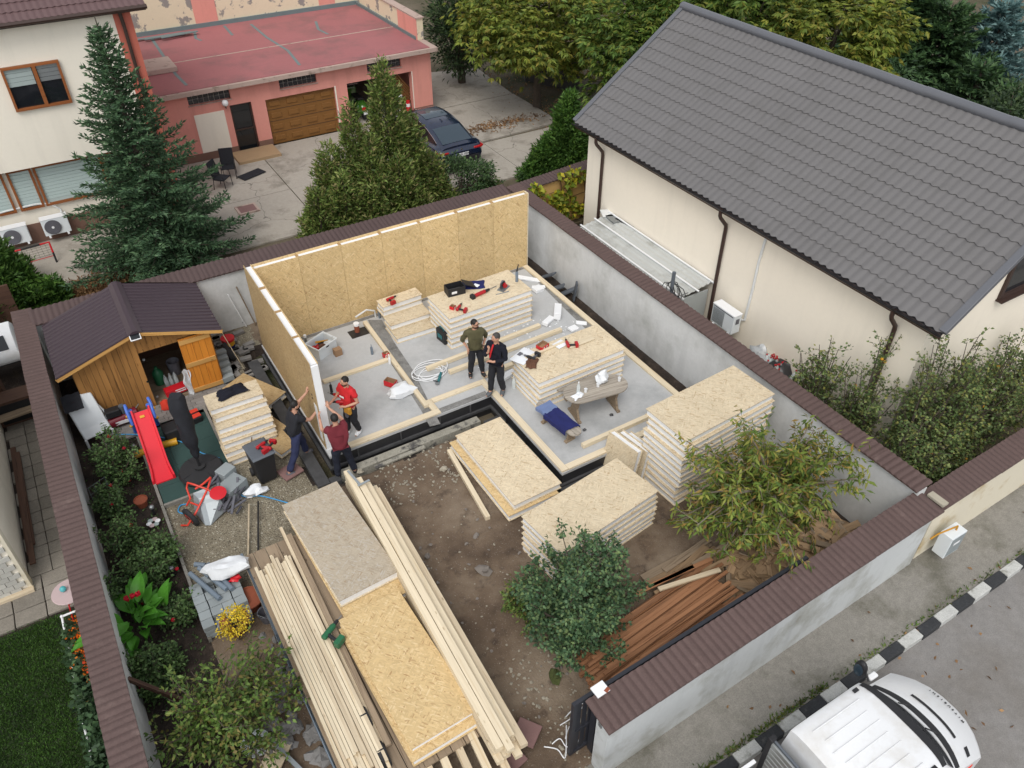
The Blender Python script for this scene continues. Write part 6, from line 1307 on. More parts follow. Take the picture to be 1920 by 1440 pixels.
# pots and lamps in the bed
def pot(label, x, y, r, h, plant=None): t = thing('flower_pot', label, 'flower pot', (x, y, GZ)); MB().lathe([(0, 0), (r * .7, 0), (r, h), (r * 1.06, h), (r * 1.06, h - .03), (r * .95, h - .03)], 18, (x, y, GZ)).build('pot', 'terracotta', t, smooth=True); MB().lathe([(0, h - .05), (r * .9, h - .05)], 18, (x, y, GZ)).build('soil', 'soil', t); return t
q = at(268, 948); pot('terracotta flower pot in the rose bed', q.x, q.y, .14, .2); q = at(445, 1180); YP = pot('large terracotta pot with the yellow flowering plant', q.x, q.y, .26, .3); q = at(460, 1150); pot('big terracotta pot behind the yellow flowers', q.x + .15, q.y + .1, .26, .28)
for i, (a, lb) in enumerate((((256, 850), 'small garden lamp beside the slide'), ((290, 965), 'small garden lamp next to the terracotta pot'), ((327, 1080), 'small garden lamp beside the block pile'))):
    q = at(*a); t = thing('garden_lamp', lb, 'garden lamp', (q.x, q.y, GZ)); MB().tube([(q.x, q.y, GZ), (q.x, q.y, GZ + .22)], .03, 8).build('post', 'black', t); MB().lathe([(0, 0), (.05, 0), (.05, .05), (.02, .07), (0, .07)], 12, (q.x, q.y, GZ + .22)).build('head', 'steel', t)
q = at(290, 985); wm = thing('pinwheel_flower', 'pastel pinwheel ornament lying in the rose bed', 'ornament', (q.x, q.y, GZ))
for k in range(6): MB().ball((q.x + .09 * cos(k * pi / 3), q.y + .09 * sin(k * pi / 3), GZ + .1), (.06, .06, .015), 10, 5).build('petal', ('white', 'pinktable', 'blind')[k % 3], wm, smooth=True)
q = at(502, 1162); bk = thing('bucket', 'grey plastic bucket beside the trailer', 'bucket', (q.x, q.y, GZ)); MB().lathe([(0, 0), (.11, 0), (.15, .26), (.155, .26), (.14, .25), (.105, .02), (0, .02)], 18, (q.x, q.y, GZ)).build('body', 'plasticgrey', bk, smooth=True); MB().tube([(q.x - .15, q.y, GZ + .26), (q.x, q.y - .16, GZ + .22), (q.x + .15, q.y, GZ + .26)], .005, 5).build('handle', 'steel', bk)
solo('leaning_board', MB().box((0, 0, 0), (1.0, .06, .09)), 'brownbeam', 'brown board leaning from the left wall into the shrub', 'board', M=frame(at(245, 1275, .6), at(335, 1310, .0))[0])
q = at(520, 1420, GZ); solo('offcut_board', MB().box((q.x, q.y, GZ + .1), (.5, .35, .03), .8), 'lumber_old', 'pale square board offcut at the bottom edge left of the trailer', 'board'); q = at(480, 1395, GZ + .1); solo('white_basin', MB().lathe([(0, 0), (.16, 0), (.24, .14), (.25, .14), (.2, .02), (0, .02)], 18, (q.x, q.y, GZ)), 'whiteplastic', 'white plastic basin under the bottom left shrub', 'basin', smooth=True)
solo('metal_profile', MB().box((0, 0, 0), (1.2, .07, .05)), 'galv', 'grey metal profile beside the board offcut at the bottom edge', 'profile', M=frame(at(520, 1400, GZ + .12), at(560, 1440, GZ + .12))[0])
for i, pts in enumerate((((1035, 1395), (1050, 1385), (1062, 1400), (1080, 1395), (1092, 1370), (1070, 1360), (1060, 1385)), ((1050, 1360), (1080, 1340), (1095, 1320), (1080, 1325), (1060, 1345)), ((1020, 1400), (1045, 1405), (1060, 1420), (1062, 1360)))): solo('plastic_strap', MB().tube(crom([at(*p, GZ + .05 + .04 * sin(k)) for k, p in enumerate(pts)]), .010, 5), 'white', ('tangled white strap on the dirt by the gate', 'white strap loop next to the gate post', 'loose end of white strap near the trailer')[i], 'strap', smooth=True)

solo('rope', MB().tube(crom([Vector((2.2, 18.3, 1.42)), at(432, 650, .5), at(458, 692, GZ + .05)]), .010, 5), 'lumber', 'thin pale rope running from the shed roof to the ground', 'rope')
TRL = thing('garden_trellis', 'small grey wire trellis among the roses by the left wall', 'trellis', (-1.5, 14.9, GZ))
for k in range(4): MB().tube([(-1.62 + .12 * k, 14.7 + .05 * k, GZ), (-1.62 + .12 * k, 14.75 + .05 * k, GZ + .8)], .005, 5).build('upright', 'steelbeam', TRL)
for k in range(4): MB().tube([(-1.64, 14.72, GZ + .25 + .2 * k), (-1.24, 14.9, GZ + .25 + .2 * k)], .004, 5).build('rail', 'steelbeam', TRL)
# ---------------------------------------------------------------- foliage
def leafmesh(name, P, Dr, L, W, mat, up=.6, flop=.12, seed=1):
    r = np.random.default_rng(seed); P = np.asarray(P, float); N = len(P)
    Dr = np.asarray(Dr, float); Dr = Dr / (np.linalg.norm(Dr, axis=1, keepdims=True) + 1e-9)
    nr = r.normal(size=(N, 3)); nr[:, 2] = np.abs(nr[:, 2]) + up; sd = np.cross(Dr, nr); sd /= (np.linalg.norm(sd, axis=1, keepdims=True) + 1e-9); nn = np.cross(sd, Dr)
    L = (np.ones(N) * L * r.uniform(.7, 1.25, N))[:, None]; W = (np.ones(N) * W * r.uniform(.75, 1.2, N))[:, None]
    co = np.empty((N, 4, 3)); co[:, 0] = P; co[:, 1] = P + Dr * L * .45 + sd * W / 2 + nn * W * .15; co[:, 2] = P + Dr * L - nn * L * flop; co[:, 3] = P + Dr * L * .45 - sd * W / 2 + nn * W * .15
    me = bpy.data.meshes.new(name); me.vertices.add(4 * N); me.vertices.foreach_set('co', co.ravel()); me.loops.add(4 * N); me.loops.foreach_set('vertex_index', np.arange(4 * N, dtype=np.int32))
    me.polygons.add(N); me.polygons.foreach_set('loop_start', np.arange(0, 4 * N, 4, dtype=np.int32)); me.polygons.foreach_set('loop_total', np.full(N, 4, dtype=np.int32)); me.update(calc_edges=True); me.validate()
    me.materials.append(MT(mat)); return me
def bez(a, b, c, n): return [a.lerp(b, k / n).lerp(b.lerp(c, k / n), k / n) for k in range(n + 1)]
def branch_tree(name, label, base, fork, center, radii, nb, tw, lv, tl, LL, LW, mat, bark='bark', droop=.4, cat='tree', group=None, tr=.06, seed=1, shell=.35, flowers=None, lift=.3, spread=.03, zcut=None):
    rs_ = random.Random(seed); base, center = Vector(base), Vector(center); t = thing(name, label, cat, base, group=group); F = Vector((base.x, base.y, base.z + fork)) + (center - base) * .05
    m = MB(); m.tube([base - Vector((0, 0, .1)), base.lerp(F, .5) + Vector((.02, .01, 0)), F], [tr * 1.15, tr, tr * .85], 8); P, Dd = [], []; tips = []
    for i in range(nb):
        while True:
            v = Vector((rs_.uniform(-1, 1), rs_.uniform(-1, 1), rs_.uniform(-.8, 1)))
            if shell < v.length < 1: break
        T = center + Vector((v.x * radii[0], v.y * radii[1], v.z * radii[2])) * rs_.uniform(.8, 1.08)
        if T.z < base.z + .15: T.z = base.z + .15 + rs_.random() * .2
        mid = F.lerp(T, .45) + Vector((rs_.uniform(-.2, .2), rs_.uniform(-.2, .2), lift * (T - F).length * .5)); B = bez(F, mid, T, 8)
        m.tube(B, [tr * .5 * (1 - .85 * k / 8) + .004 for k in range(9)], 5, cap=False)
        for j in range(tw):
            f = rs_.uniform(.3, 1.0); k = min(7, int(f * 8)); p = B[k].lerp(B[k + 1], f * 8 - k) if k < 8 else B[8]; ax_ = (B[k + 1] - B[k]).normalized()
            d = (ax_ * .6 + Vector((rs_.gauss(0, .7), rs_.gauss(0, .7), rs_.gauss(.1, .5)))).normalized(); e = p + d * tl * rs_.uniform(.5, 1.2); m.tube([p, e], [.006, .003], 3, cap=False); tips.append(e)
            for q in range(lv):
                u = rs_.uniform(.1, 1.05); pp = p.lerp(e, u) + Vector((rs_.gauss(0, spread), rs_.gauss(0, spread), rs_.gauss(0, spread))); P.append(pp); Dd.append(d * .5 + Vector((rs_.gauss(0, .6), rs_.gauss(0, .6), rs_.gauss(0, .4) - droop)))
    m.build('trunk', bark, t, smooth=True); link('crown', leafmesh('crown', P, Dd, LL, LW, mat, seed=seed), t)
    if flowers:
        n_, r_, mt, nm = flowers
        for k in range(n_): link(nm, cached((nm, r_, mt), lambda: lump((0, 0, 0), (r_, r_, r_ * .8), 3, .3, nu=8, nv=6, flat=False).mesh(nm, mt, True)), t, TR(rs_.choice(tips) + Vector((0, 0, .03)), rs_.random() * 6))
    return t
def clump_tree(name, label, base, center, radii, ncl, per, cr, LL, LW, mat, bark='bark', droop=.3, palm=0, tr=.18, seed=1, group=None, cat='tree', flat=.7, inner=.5):
    r = np.random.default_rng(seed); base, center = Vector(base), Vector(center); t = thing(name, label, cat, base, group=group); v = r.normal(size=(ncl, 3)); v /= np.linalg.norm(v, axis=1, keepdims=True); rad = r.uniform(inner, 1.0, ncl) * (1 + .22 * np.sin(v[:, 0] * 5 + seed) * np.cos(v[:, 1] * 4 + v[:, 2] * 3))
    C = np.array(center) + v * rad[:, None] * np.array(radii); m = MB(); F = base.lerp(center, .45); m.tube([base - Vector((0, 0, .2)), base.lerp(F, .5), F], [tr * 1.2, tr, tr * .8], 8)
    for k in range(0, ncl, max(1, ncl // 22)): c = Vector(C[k]); m.tube(bez(F, F.lerp(c, .5) + Vector((0, 0, .3)), c, 5), [tr * .45, tr * .38, tr * .3, tr * .22, tr * .14, tr * .06], 5, cap=False)
    m.build('trunk', bark, t, smooth=True); s = r.normal(size=(ncl, per, 3)) * cr * np.array([1, 1, flat]) * .6
    P = (C[:, None, :] + s).reshape(-1, 3); D_ = (s / (np.linalg.norm(s, axis=2, keepdims=True) + 1e-6) + v[:, None, :] * .6).reshape(-1, 3) + r.normal(size=(ncl * per, 3)) * .35; D_[:, 2] -= droop
    if palm:
        N = len(P); a = np.tile(np.linspace(-1.1, 1.1, palm), N); P = np.repeat(P, palm, 0); D0 = np.repeat(D_ / np.linalg.norm(D_, axis=1, keepdims=True), palm, 0); sd = np.cross(D0, np.array([0, 0, 1.0])); sd /= (np.linalg.norm(sd, axis=1, keepdims=True) + 1e-6); D_ = D0 * np.cos(a)[:, None] + sd * np.sin(a)[:, None]
    link('crown', leafmesh('crown', P, D_, LL, LW, mat, seed=seed), t); return t
def thuja(name, label, cones, base, n, mat, LL=.3, LW=.11, seed=3, group=None, cat='tree'):
    """cones: (x,y,ztip,zbase,r)"""
    r = np.random.default_rng(seed); t = thing(name, label, cat, base, group=group); P, D_ = [], []; m = MB(); tot = sum((c[2] - c[3]) * c[4] for c in cones)
    for (x_, y_, zt, zb, rr) in cones:
        k = int(n * (zt - zb) * rr / tot); u = 1 - np.sqrt(r.uniform(0, 1, k)) ; z = zb + (zt - zb) * u; a = r.uniform(0, 2 * pi, k); prof = (1 - u) ** .6 * (.55 + .45 * np.minimum(1, u / .12))
        rad = rr * prof * (1 + .26 * np.sin(a * 3 + z * 1.7 + x_) + .2 * np.sin(a * 7 - z * 3.3) + .16 * np.sin(z * 5.1 + a) + .12 * np.sin(a * 11 + z * 6)) * r.uniform(.4, 1.05, k) ** .6
        p = np.stack([x_ + rad * np.cos(a), y_ + rad * np.sin(a), z], 1); d = np.stack([np.cos(a) * .75, np.sin(a) * .75, np.full(k, .8)], 1) + r.normal(size=(k, 3)) * .35; P.append(p); D_.append(d); m.tube([(x_, y_, zb - .4), (x_, y_, zt - .3)], [.09, .01], 6)
    m.build('trunk', 'bark', t); P, D_ = np.concatenate(P), np.concatenate(D_)
    P = np.repeat(P, 3, 0) + r.normal(size=(3 * len(P), 3)) * .05; D_ = np.repeat(D_, 3, 0) + r.normal(size=(len(P), 3)) * .4; link('crown', leafmesh('crown', P, D_, LL, LW, mat, up=.1, seed=seed), t); return t
def spruce(label, base, H, Rb, mat, seed=5, name='spruce_tree', step=.26, per=8, zlow=.5, pw=.85, LL=.17, LW=.055, group=None):
    r = random.Random(seed); b = Vector(base); t = thing(name, label, 'tree', b, group=group); m = MB(); m.tube([b - Vector((0, 0, .2)), b + Vector((0, 0, H * .5)), b + Vector((0, 0, H + .1))], [.16, .09, .012], 8); P, Dd = [], []; z = zlow
    while z < H - .15:
        f = 1 - z / H; n = max(4, int(per * (.6 + .5 * f))); a0 = r.random() * 6
        for k in range(n):
            a = a0 + 2 * pi * k / n + r.uniform(-.25, .25); ln = Rb * f ** pw * r.uniform(.72, 1.1) + .12; dh = Vector((cos(a), sin(a), 0)); rise = .35 - .75 * f; B = [b + Vector((0, 0, z)) + dh * ln * s + Vector((0, 0, ln * (rise * s + .28 * s * s))) for s in (0, .25, .5, .75, 1)]
            m.tube(B, [.022 * f + .008, .018 * f + .006, .012 * f + .005, .008, .004], 4, cap=False); s = .12; sd = dh.cross(Vector((0, 0, 1)))
            while s <= 1.0:
                q = s * 4; i = min(3, int(q)); p = B[i].lerp(B[i + 1], q - i); ax_ = (B[i + 1] - B[i]).normalized(); tl = (.20 + .45 * ln * (1 - s) * .55) * r.uniform(.7, 1.15)
                for sg in (-1, 1):
                    d = (ax_ * .75 + sd * sg * .85 + Vector((0, 0, r.uniform(-.25, .1)))).normalized(); nseg = max(1, int(tl / .10))
                    for g in range(nseg):
                        pp = p + d * tl * (g / nseg)
                        for h_ in range(2): P.append(pp); Dd.append(d + Vector((r.gauss(0, .38), r.gauss(0, .38), r.gauss(.12, .3))))
                for h_ in range(2): P.append(p); Dd.append(ax_ + Vector((r.gauss(0, .4), r.gauss(0, .4), r.gauss(.2, .3))))
                s += .105 / max(ln, .3)
        z += step * (.55 + .6 * f)
    m.build('trunk', 'bark', t); link('crown', leafmesh('crown', P, Dd, LL, LW, mat, up=.3, flop=.05, seed=seed), t); return t
# big trees
sb = at(322, 497); st_ = atY(192, 38, sb.y); spruce('tall dark green spruce in front of the left house', (sb.x, sb.y, GZ), st_.z - GZ, 3.15, 'leaf_spruce', 5, pw=1.15)
YT = 23.7
def cone(px, py, r, y=YT, zb=GZ, dx=0): q = atY(px, py, y); return (q.x + dx, y, q.z, zb, r)
thuja('thuja_tree', 'broad multi-tipped thuja behind the back wall', [cone(713, 108, 1.0), cone(652, 188, .72, 23.4), cone(762, 205, .8, 23.9), cone(612, 262, .8, 23.3), cone(690, 250, .95, 22.9), cone(590, 345, .75, 22.5), cone(808, 285, .75, 23.6), cone(745, 290, .95, 22.7), cone(640, 320, .8, 22.5), cone(785, 350, .7, 22.4), cone(690, 340, .8, 22.2)], (9.0, 23.6, GZ), 30000, 'leaf_thuja', .17, .055)
thuja('thuja_tree', 'bright green upright thuja behind the ochre wall', [cone(1068, 168, .85, 23.2), cone(1030, 250, .8, 23.4), cone(1095, 240, .8, 22.9), cone(1005, 285, .6, 23.6)], (16.4, 23.4, GZ), 13000, 'leaf_thuja2', .17, .055)
thuja('juniper_shrub', 'feathery green conifer at the left edge behind the wall', [(-2.7, 24.6, 2.0, GZ, 1.1), (-2.3, 25.4, 1.5, GZ, .9), (-3.1, 23.9, 1.8, GZ, .9)], (-2.6, 24.6, GZ), 8000, 'leaf_thuja2', .18, .055, cat='shrub'); thuja('juniper_shrub', 'tiny conifer seedling beside the shed roof', [(-1.2, 24.2, .5, GZ, .38)], (-1.2, 24.2, GZ), 500, 'leaf_thuja2', .2, .08, cat='shrub')
c = at(865, 342, .35); clump_tree('round_bush', 'low rounded bush behind the dark blue car', (c.x, c.y, GZ), (c.x, c.y, .3), (1.35, .95, .85), 90, 60, .22, .11, .06, 'leaf_bush', tr=.05, cat='shrub', seed=12, inner=.7); c = at(912, 345, .0); clump_tree('round_bush', 'small yellowish bush right of the rounded bush', (c.x, c.y, GZ), (c.x, c.y, -.1), (.45, .4, .4), 25, 50, .15, .1, .05, 'leaf_thuja', tr=.03, cat='shrub', seed=13); c = at(1000, 335, -.2); clump_tree('round_bush', 'small green bush at the end of the ochre wall', (c.x, c.y, GZ), (c.x, c.y, -.1), (.6, .5, .4), 25, 50, .18, .1, .05, 'leaf_bush', tr=.03, cat='shrub', seed=14)
G_ = 'trees beyond the courtyard'
def bgtree(label, px, py, z, rad, ncl, per, mat, seed, palm=5, LL=.28, LW=.095, cr=.6, name='chestnut_tree', dr=.5, Y=None):
    c = at(px, py, z) if Y is None else atY(px, py, Y); clump_tree(name, label, (c.x, c.y, GZ - .2), c, rad, ncl, per, cr, LL, LW, mat, droop=dr, palm=palm, seed=seed, group=G_)
bgtree('yellowish chestnut tree left of the grey roof ridge', 1010, 32, 3.4, (3.6, 3.2, 2.4), 130, 36, 'leaf_chestnut', 21); bgtree('large green chestnut tree behind the left end of the grey roof', 1225, 90, 3.4, (2.7, 2.6, 3.0), 120, 38, 'leaf_chestnut_green', 22); bgtree('yellow green chestnut behind the middle of the roof ridge', 1390, 55, 4.2, (3.2, 3.0, 2.6), 130, 36, 'leaf_chestnut_green', 23); bgtree('chestnut with browning leaves behind the roof ridge', 1545, 75, 4.0, (3.0, 2.8, 2.8), 120, 36, 'leaf_chestnut', 24)
bgtree('dark bushy evergreen beside the garage parapet', 862, 48, 2.2, (1.6, 1.6, 2.4), 110, 60, 'leaf_dark', 25, 0, .22, .08, .4, 'yew_tree', -.2)
bgtree('dense dark green tree beyond the yellowish chestnut', 1110, -25, 4.5, (4.5, 4.0, 3.5), 120, 70, 'leaf_dark', 26, 0, .3, .13, .8, 'background_tree', .4, 46); bgtree('dark tree mass at the top edge left of the ridge', 930, -40, 3.2, (4, 4, 3.2), 110, 70, 'leaf_dark', 27, 0, .3, .13, .8, 'background_tree', .4, 50); bgtree('dark tree behind the chestnuts at the top edge', 1330, -60, 5, (5, 4, 3.5), 120, 70, 'leaf_chestnut_green', 28, 0, .3, .13, .8, 'background_tree', .4, 44); bgtree('shadowy green tree at the top edge above the ridge', 1600, -30, 4.5, (5, 4, 3.5), 120, 70, 'leaf_dark', 29, 0, .3, .13, .8, 'background_tree', .4, 40); bgtree('dark tree at the top right corner', 1860, -10, 4.5, (5, 4, 3.5), 120, 70, 'leaf_dark', 30, 0, .3, .13, .8, 'background_tree', .4, 34)
def con(label, px, py, zt, Y, Rb, mat, seed, H=8): q = atY(px, py, Y); spruce(label, (q.x, Y, GZ - .2), q.z + .4, Rb, mat, seed, 'conifer_tree', .42, 7, .4, .7, .34, .12, G_)
con('dark green conifer behind the right part of the roof', 1720, -60, 0, 25.5, 3.2, 'leaf_conifer', 31); con('slender dark conifer right of the browning chestnut', 1640, 40, 0, 26.5, 2.4, 'leaf_conifer', 32); con('silvery blue conifer at the right edge', 1895, 0, 0, 22.5, 2.6, 'leaf_blue', 33); con('small dark conifer at the right edge above the roof', 1915, 150, 0, 18.5, 1.8, 'leaf_conifer', 34)
con('broad dark conifer behind the lower roof ridge', 1790, 0, 0, 23.5, 3.0, 'leaf_conifer', 37); con('drooping dark conifer between the blue one and the ridge', 1850, 110, 0, 20.5, 2.2, 'leaf_conifer', 38); con('dark conifer filling the gap right of the chestnuts', 1690, 90, 0, 24.0, 2.2, 'leaf_conifer', 39)
bgtree('low dark shrubs behind the lower end of the ridge', 1890, 235, .6, (3.2, 2.0, 1.2), 60, 50, 'leaf_dark', 35, 0, .25, .1, .5, 'background_shrub'); bgtree('sparse green shrub behind the ridge between chestnut and conifer', 1660, 165, 1.2, (2.2, 1.8, 1.4), 50, 45, 'leaf_conifer', 36, 0, .22, .09, .5, 'background_shrub')
# trees inside the plot
ct = at(1455, 905, 1.7); branch_tree('cherry_tree', 'cherry tree with drooping yellow green leaves over the scrap heap', (10.5, 7.0, GZ), 1.0, (ct.x - .25, ct.y + .15, 1.6), (2.3, 1.65, 1.5), 74, 12, 14, .46, .16, .046, 'leaf_cherry', 'barkpale', .5, tr=.075, seed=41, shell=.35, lift=.25)
branch_tree('round_shrub', 'dense round leaved shrub in front of the decking stack', (5.45, 6.9, GZ), .35, (5.65, 6.95, .72), (1.28, 1.2, 1.22), 84, 16, 17, .30, .075, .054, 'leaf_round', 'bark', .1, 'shrub', tr=.05, seed=42, shell=.45); branch_tree('thin_shrub', 'sparse yellowing shrub left of the round shrub', (5.0, 7.75, GZ), .2, (5.0, 7.75, .1), (.5, .45, .5), 22, 8, 9, .22, .08, .04, 'leaf_bl', 'bark', .1, 'shrub', tr=.02, seed=43)
for i, (x_, y_, h_, rr, lab) in enumerate(((13.55, 7.4, 1.3, .65, 'fruit shrub nearest the right wall with yellow leaves'), (14.2, 6.4, 1.35, .7, 'tall fruit shrub in front of the house corner'), (15.2, 6.2, 1.3, .75, 'fruit shrub right of the house corner'), (16.3, 6.3, 1.2, .8, 'fruit shrub near the right edge with yellow fruit'), (17.3, 6.3, 1.1, .8, 'fruit shrub at the right edge of the photo'), (14.9, 6.0, .6, .7, 'low fruit shrub just behind the cream street wall'), (13.4, 6.0, .9, .7, 'low fruit shrub beside the wall corner'), (13.35, 8.5, 1.1, .6, 'fruit shrub against the right wall nearest the bottles'), (15.9, 6.25, .8, .8, 'leafy low shrub behind the middle of the cream street wall'), (13.95, 6.1, .8, .7, 'leafy low shrub at the joint of the street walls'), (14.7, 6.5, 1.6, .8, 'tallest fruit shrub at the house gable'))):
    branch_tree('fruit_shrub', lab, (x_, y_, GZ), .25, (x_, y_, h_ * 1.15), (rr * 1.25, rr * 1.1, h_ * 1.6), 40, 11, 9, .36, .075, .05, 'leaf_quince', 'bark', .1, 'shrub', 'fruit shrubs by the cream house', .035, 50 + i, .3, (4 if i in (0, 3) else 2, .034, 'fruit_yellow', 'fruit'))
cb = at(425, 1325, .7); branch_tree('leafy_shrub', 'broad leafy shrub at the bottom left beside the rubble', (cb.x - .05, cb.y + .1, GZ), .4, (cb.x, cb.y, .5), (1.4, 1.35, .95), 52, 11, 9, .42, .10, .048, 'leaf_bl', 'bark', .25, 'shrub', tr=.04, seed=61)
for i, (px_, py_, z, rr, h_, lab) in enumerate(((215, 870, .25, .62, .75, 'rose bush with dark leaves beside the slide'), (205, 845, .2, .45, .6, 'tall rose bush against the left wall behind the slide'), (235, 1005, .15, .55, .6, 'rose bush with red blooms in the middle of the bed'), (290, 1025, .05, .5, .5, 'low rose bush leaning over the edging'), (270, 1075, .0, .55, .5, 'rose bush just behind the canna leaves'), (190, 1120, .1, .4, .5, 'grey green bush beside the wall and canna'), (200, 935, .1, .4, .45, 'rose bush beside the wire trellis'), (300, 1240, -.1, .4, .4, 'low bush in front of the canna'), (265, 1270, .0, .45, .45, 'leafy bush by the leaning brown board'), (335, 1150, -.2, .3, .25, 'small plant between canna and block pile'))):
    q = at(px_, py_, z); branch_tree('rose_bush', lab, (q.x, q.y, GZ), .1, (q.x, q.y, z), (rr, rr, h_), 26, 10, 10, .22, .07, .045, 'leaf_rose', 'bark', .1, 'rose bush', 'rose bushes along the left wall', .02, 70 + i, .3, (3, .04, 'petal_red', 'bloom') if i != 5 else None)
# canna: large paddle leaves, each its own part
cq = at(268, 1185); CN = thing('canna_plant', 'canna with large bright green paddle leaves and red flowers', 'plant', (cq.x, cq.y, GZ)); rc = random.Random(9)
def paddle(): 
    m = MB(); n = 8; prof = (.02, .07, .11, .125, .12, .10, .075, .04, .004)
    for k in range(n): pass
    P_ = [[(prof[k] * s, .55 * k / n, .10 * sin(k / n * 2.2) - abs(s) * -.03 - .10 * (k / n) ** 2) for s in (-1, -.5, 0, .5, 1)] for k in range(n + 1)]
    return m.loft(P_, close=False, cap=False).mesh('leaf', 'leaf_canna', True)
pm_ = paddle()
for k in range(40):
    a = rc.random() * 6.28; rr = rc.random() ** .5 * .55; z = rc.uniform(.15, .75) * (1.1 - rr * .6); link('leaf', pm_, CN, TR((cq.x + rr * cos(a), cq.y + rr * sin(a), GZ + z), a - pi / 2 + rc.uniform(-.5, .5), rc.uniform(.1, 1.1)) @ Matrix.Scale(rc.uniform(.7, 1.2), 4))
for k in range(9): a = rc.random() * 6; MB().tube([(cq.x + .3 * cos(a), cq.y + .3 * sin(a), GZ), (cq.x + .35 * cos(a), cq.y + .35 * sin(a), GZ + .6)], .015, 5).build('stem', 'leaf_canna', CN)
for k in range(3): link('flower', lump((0, 0, 0), (.05, .05, .05), k, .5, nu=8, nv=6, flat=False).mesh('flower', 'petal_red', True), CN, TR((cq.x + .1 * k, cq.y + .1, GZ + .95)))
yq = at(440, 1172, .1); clump_tree('flowering_plant', 'yellow flowering plant in the large terracotta pot', (yq.x, yq.y, GZ + .25), (yq.x, yq.y, .2), (.28, .28, .32), 45, 26, .09, .04, .03, 'leaf_yellow', tr=.02, cat='plant', seed=81)
# vine on the ochre wall
r9 = np.random.default_rng(91); P = np.stack([r9.uniform(12.8, 16.2, 900), np.zeros(900), r9.uniform(-.3, 1.6, 900)], 1); msk = (np.sin(P[:, 0] * 4) * .5 + np.sin(P[:, 2] * 5 + P[:, 0] * 3) * .5 + .1) > 0; P = P[msk]; P[:, 1] = 20.3 + (P[:, 0] - 12.7) * .108 + r9.uniform(-.1, .02, len(P)); vt = thing('vine', 'yellow green vine climbing the ochre wall', 'vine', (14, 20.4, GZ)); link('crown', leafmesh('crown', P, r9.normal(size=P.shape) * .5 + np.array([0, -.6, -.5]), .18, .16, 'leaf_vine', seed=4), vt)
for x_ in (13.3, 14.3, 15.3): MB().tube([(x_, 20.3 + (x_ - 12.7) * .108, GZ), (x_ + .1, 20.26 + (x_ - 12.7) * .108, .5), (x_ - .05, 20.26 + (x_ - 12.7) * .108, 1.3)], .02, 5).build('stem', 'vinebark', vt)
# lawn and ground cover
def blades(name, label, cat, n, fn, LL, LW, mat, seed, dz=.9): 
    r = np.random.default_rng(seed); P = np.array([fn(r) for _ in range(n)]); Dd = r.normal(size=(n, 3)) * .5; Dd[:, 2] = dz; o = link(name, leafmesh(name, P, Dd, LL, LW, mat, up=0, seed=seed)); return tag(o, label, cat, kind='stuff')
blades('lawn_grass', 'short dark green lawn on the left', 'grass', 60000, lambda r: (r.uniform(-5.6, -2.75 + .1 * r.normal()), r.uniform(6.8, 12.45 + .05 * r.normal()), GZ - .03), .055, .016, 'leaf_grass', 1)
blades('bed_plants', 'low leafy plants along the lawn side of the left wall', 'plants', 3500, lambda r: (r.uniform(-2.75, -2.1), r.uniform(7, 11.9), GZ + abs(r.normal()) * .14), .12, .09, 'leaf_hosta', 2, .3); blades('marigolds', 'orange marigold flowers along the left wall', 'flowers', 420, lambda r: (r.normal(-2.38, .09), r.normal(11.2, .4), GZ + .28 + .1 * r.random()), .05, .05, 'petal_orange', 3)
blades('kerb_weeds', 'weeds growing along the kerb and sidewalk', 'weeds', 1100, lambda r: (r.uniform(5.2, 8.9) if r.random() < .6 else r.uniform(9, 19), 3.64 + abs(r.normal()) * .05, -.42), .09, .025, 'leaf_bl', 4); blades('yard_weeds', 'weeds and dry leaves along the courtyard joints', 'weeds', 1500, lambda r: (r.normal(16.6, 1.3), r.normal(29.2, .25) + .2 * r.random(), GZ + .01) if r.random() < .5 else (19.7 + r.normal() * .8, r.uniform(25, 36), GZ - .04), .12, .05, 'leaf_dry', 5, .2)
blades('fallen_leaves', 'dry leaves scattered on the road and sidewalk', 'leaves', 170, lambda r: (r.uniform(7, 17), r.uniform(.5, 4.4), -.53 if r.random() < .6 else -.41), .1, .06, 'leaf_dry', 6, .05); blades('leaf_litter', 'brown leaf litter heap behind the wall near the shed', 'leaf litter', 4200, lambda r: (r.normal(.3, .8), r.normal(24.2, .55), GZ - .03 + .12 * r.random()), .14, .05, 'leaf_dry', 7, .15); blades('bed_weeds', 'small weeds in the rose bed soil', 'weeds', 900, lambda r: (r.uniform(-1.7, -.5), r.uniform(9, 17), GZ + .02), .07, .04, 'leaf_rose', 8, .5); blades('yard_litter', 'leaf litter under the background trees', 'leaf litter', 5000, lambda r: (r.uniform(19.5, 33), r.uniform(24, 40), GZ - .18), .16, .09, 'leaf_dry', 9, .1)
# ---------------------------------------------------------------- dark blue car in the courtyard
def lerp_tab(T, y):
    for a, b in zip(T[:-1], T[1:]):
        if a[0] <= y <= b[0]: f = (y - a[0]) / (b[0] - a[0]); return [a[i] + f * (b[i] - a[i]) for i in range(1, len(a))]
    return list(T[-1][1:]) if y > T[-1][0] else list(T[0][1:])
q = at(862, 318, GZ); CM = TR((q.x - .15, q.y + 2.0, GZ), .02); CAR = thing('parked_car', 'dark blue coupe-backed car parked in front of the garage', 'car', M=CM)
def CP(mb, n, mt, par=None, sm=True, bv=0.0): return mb.build(n, mt, par or CAR, smooth=sm, M=CM, bevel=bv)
LO = [(-2.45, .86, .52, .92), (-2.38, .93, .34, 1.05), (-2.1, .985, .26, 1.12), (-1.2, 1.0, .22, 1.10), (0, .99, .22, 1.04), (1.2, .99, .22, 1.0), (2.0, .96, .24, .90), (2.35, .86, .3, .78), (2.46, .7, .42, .66)]
secs = []
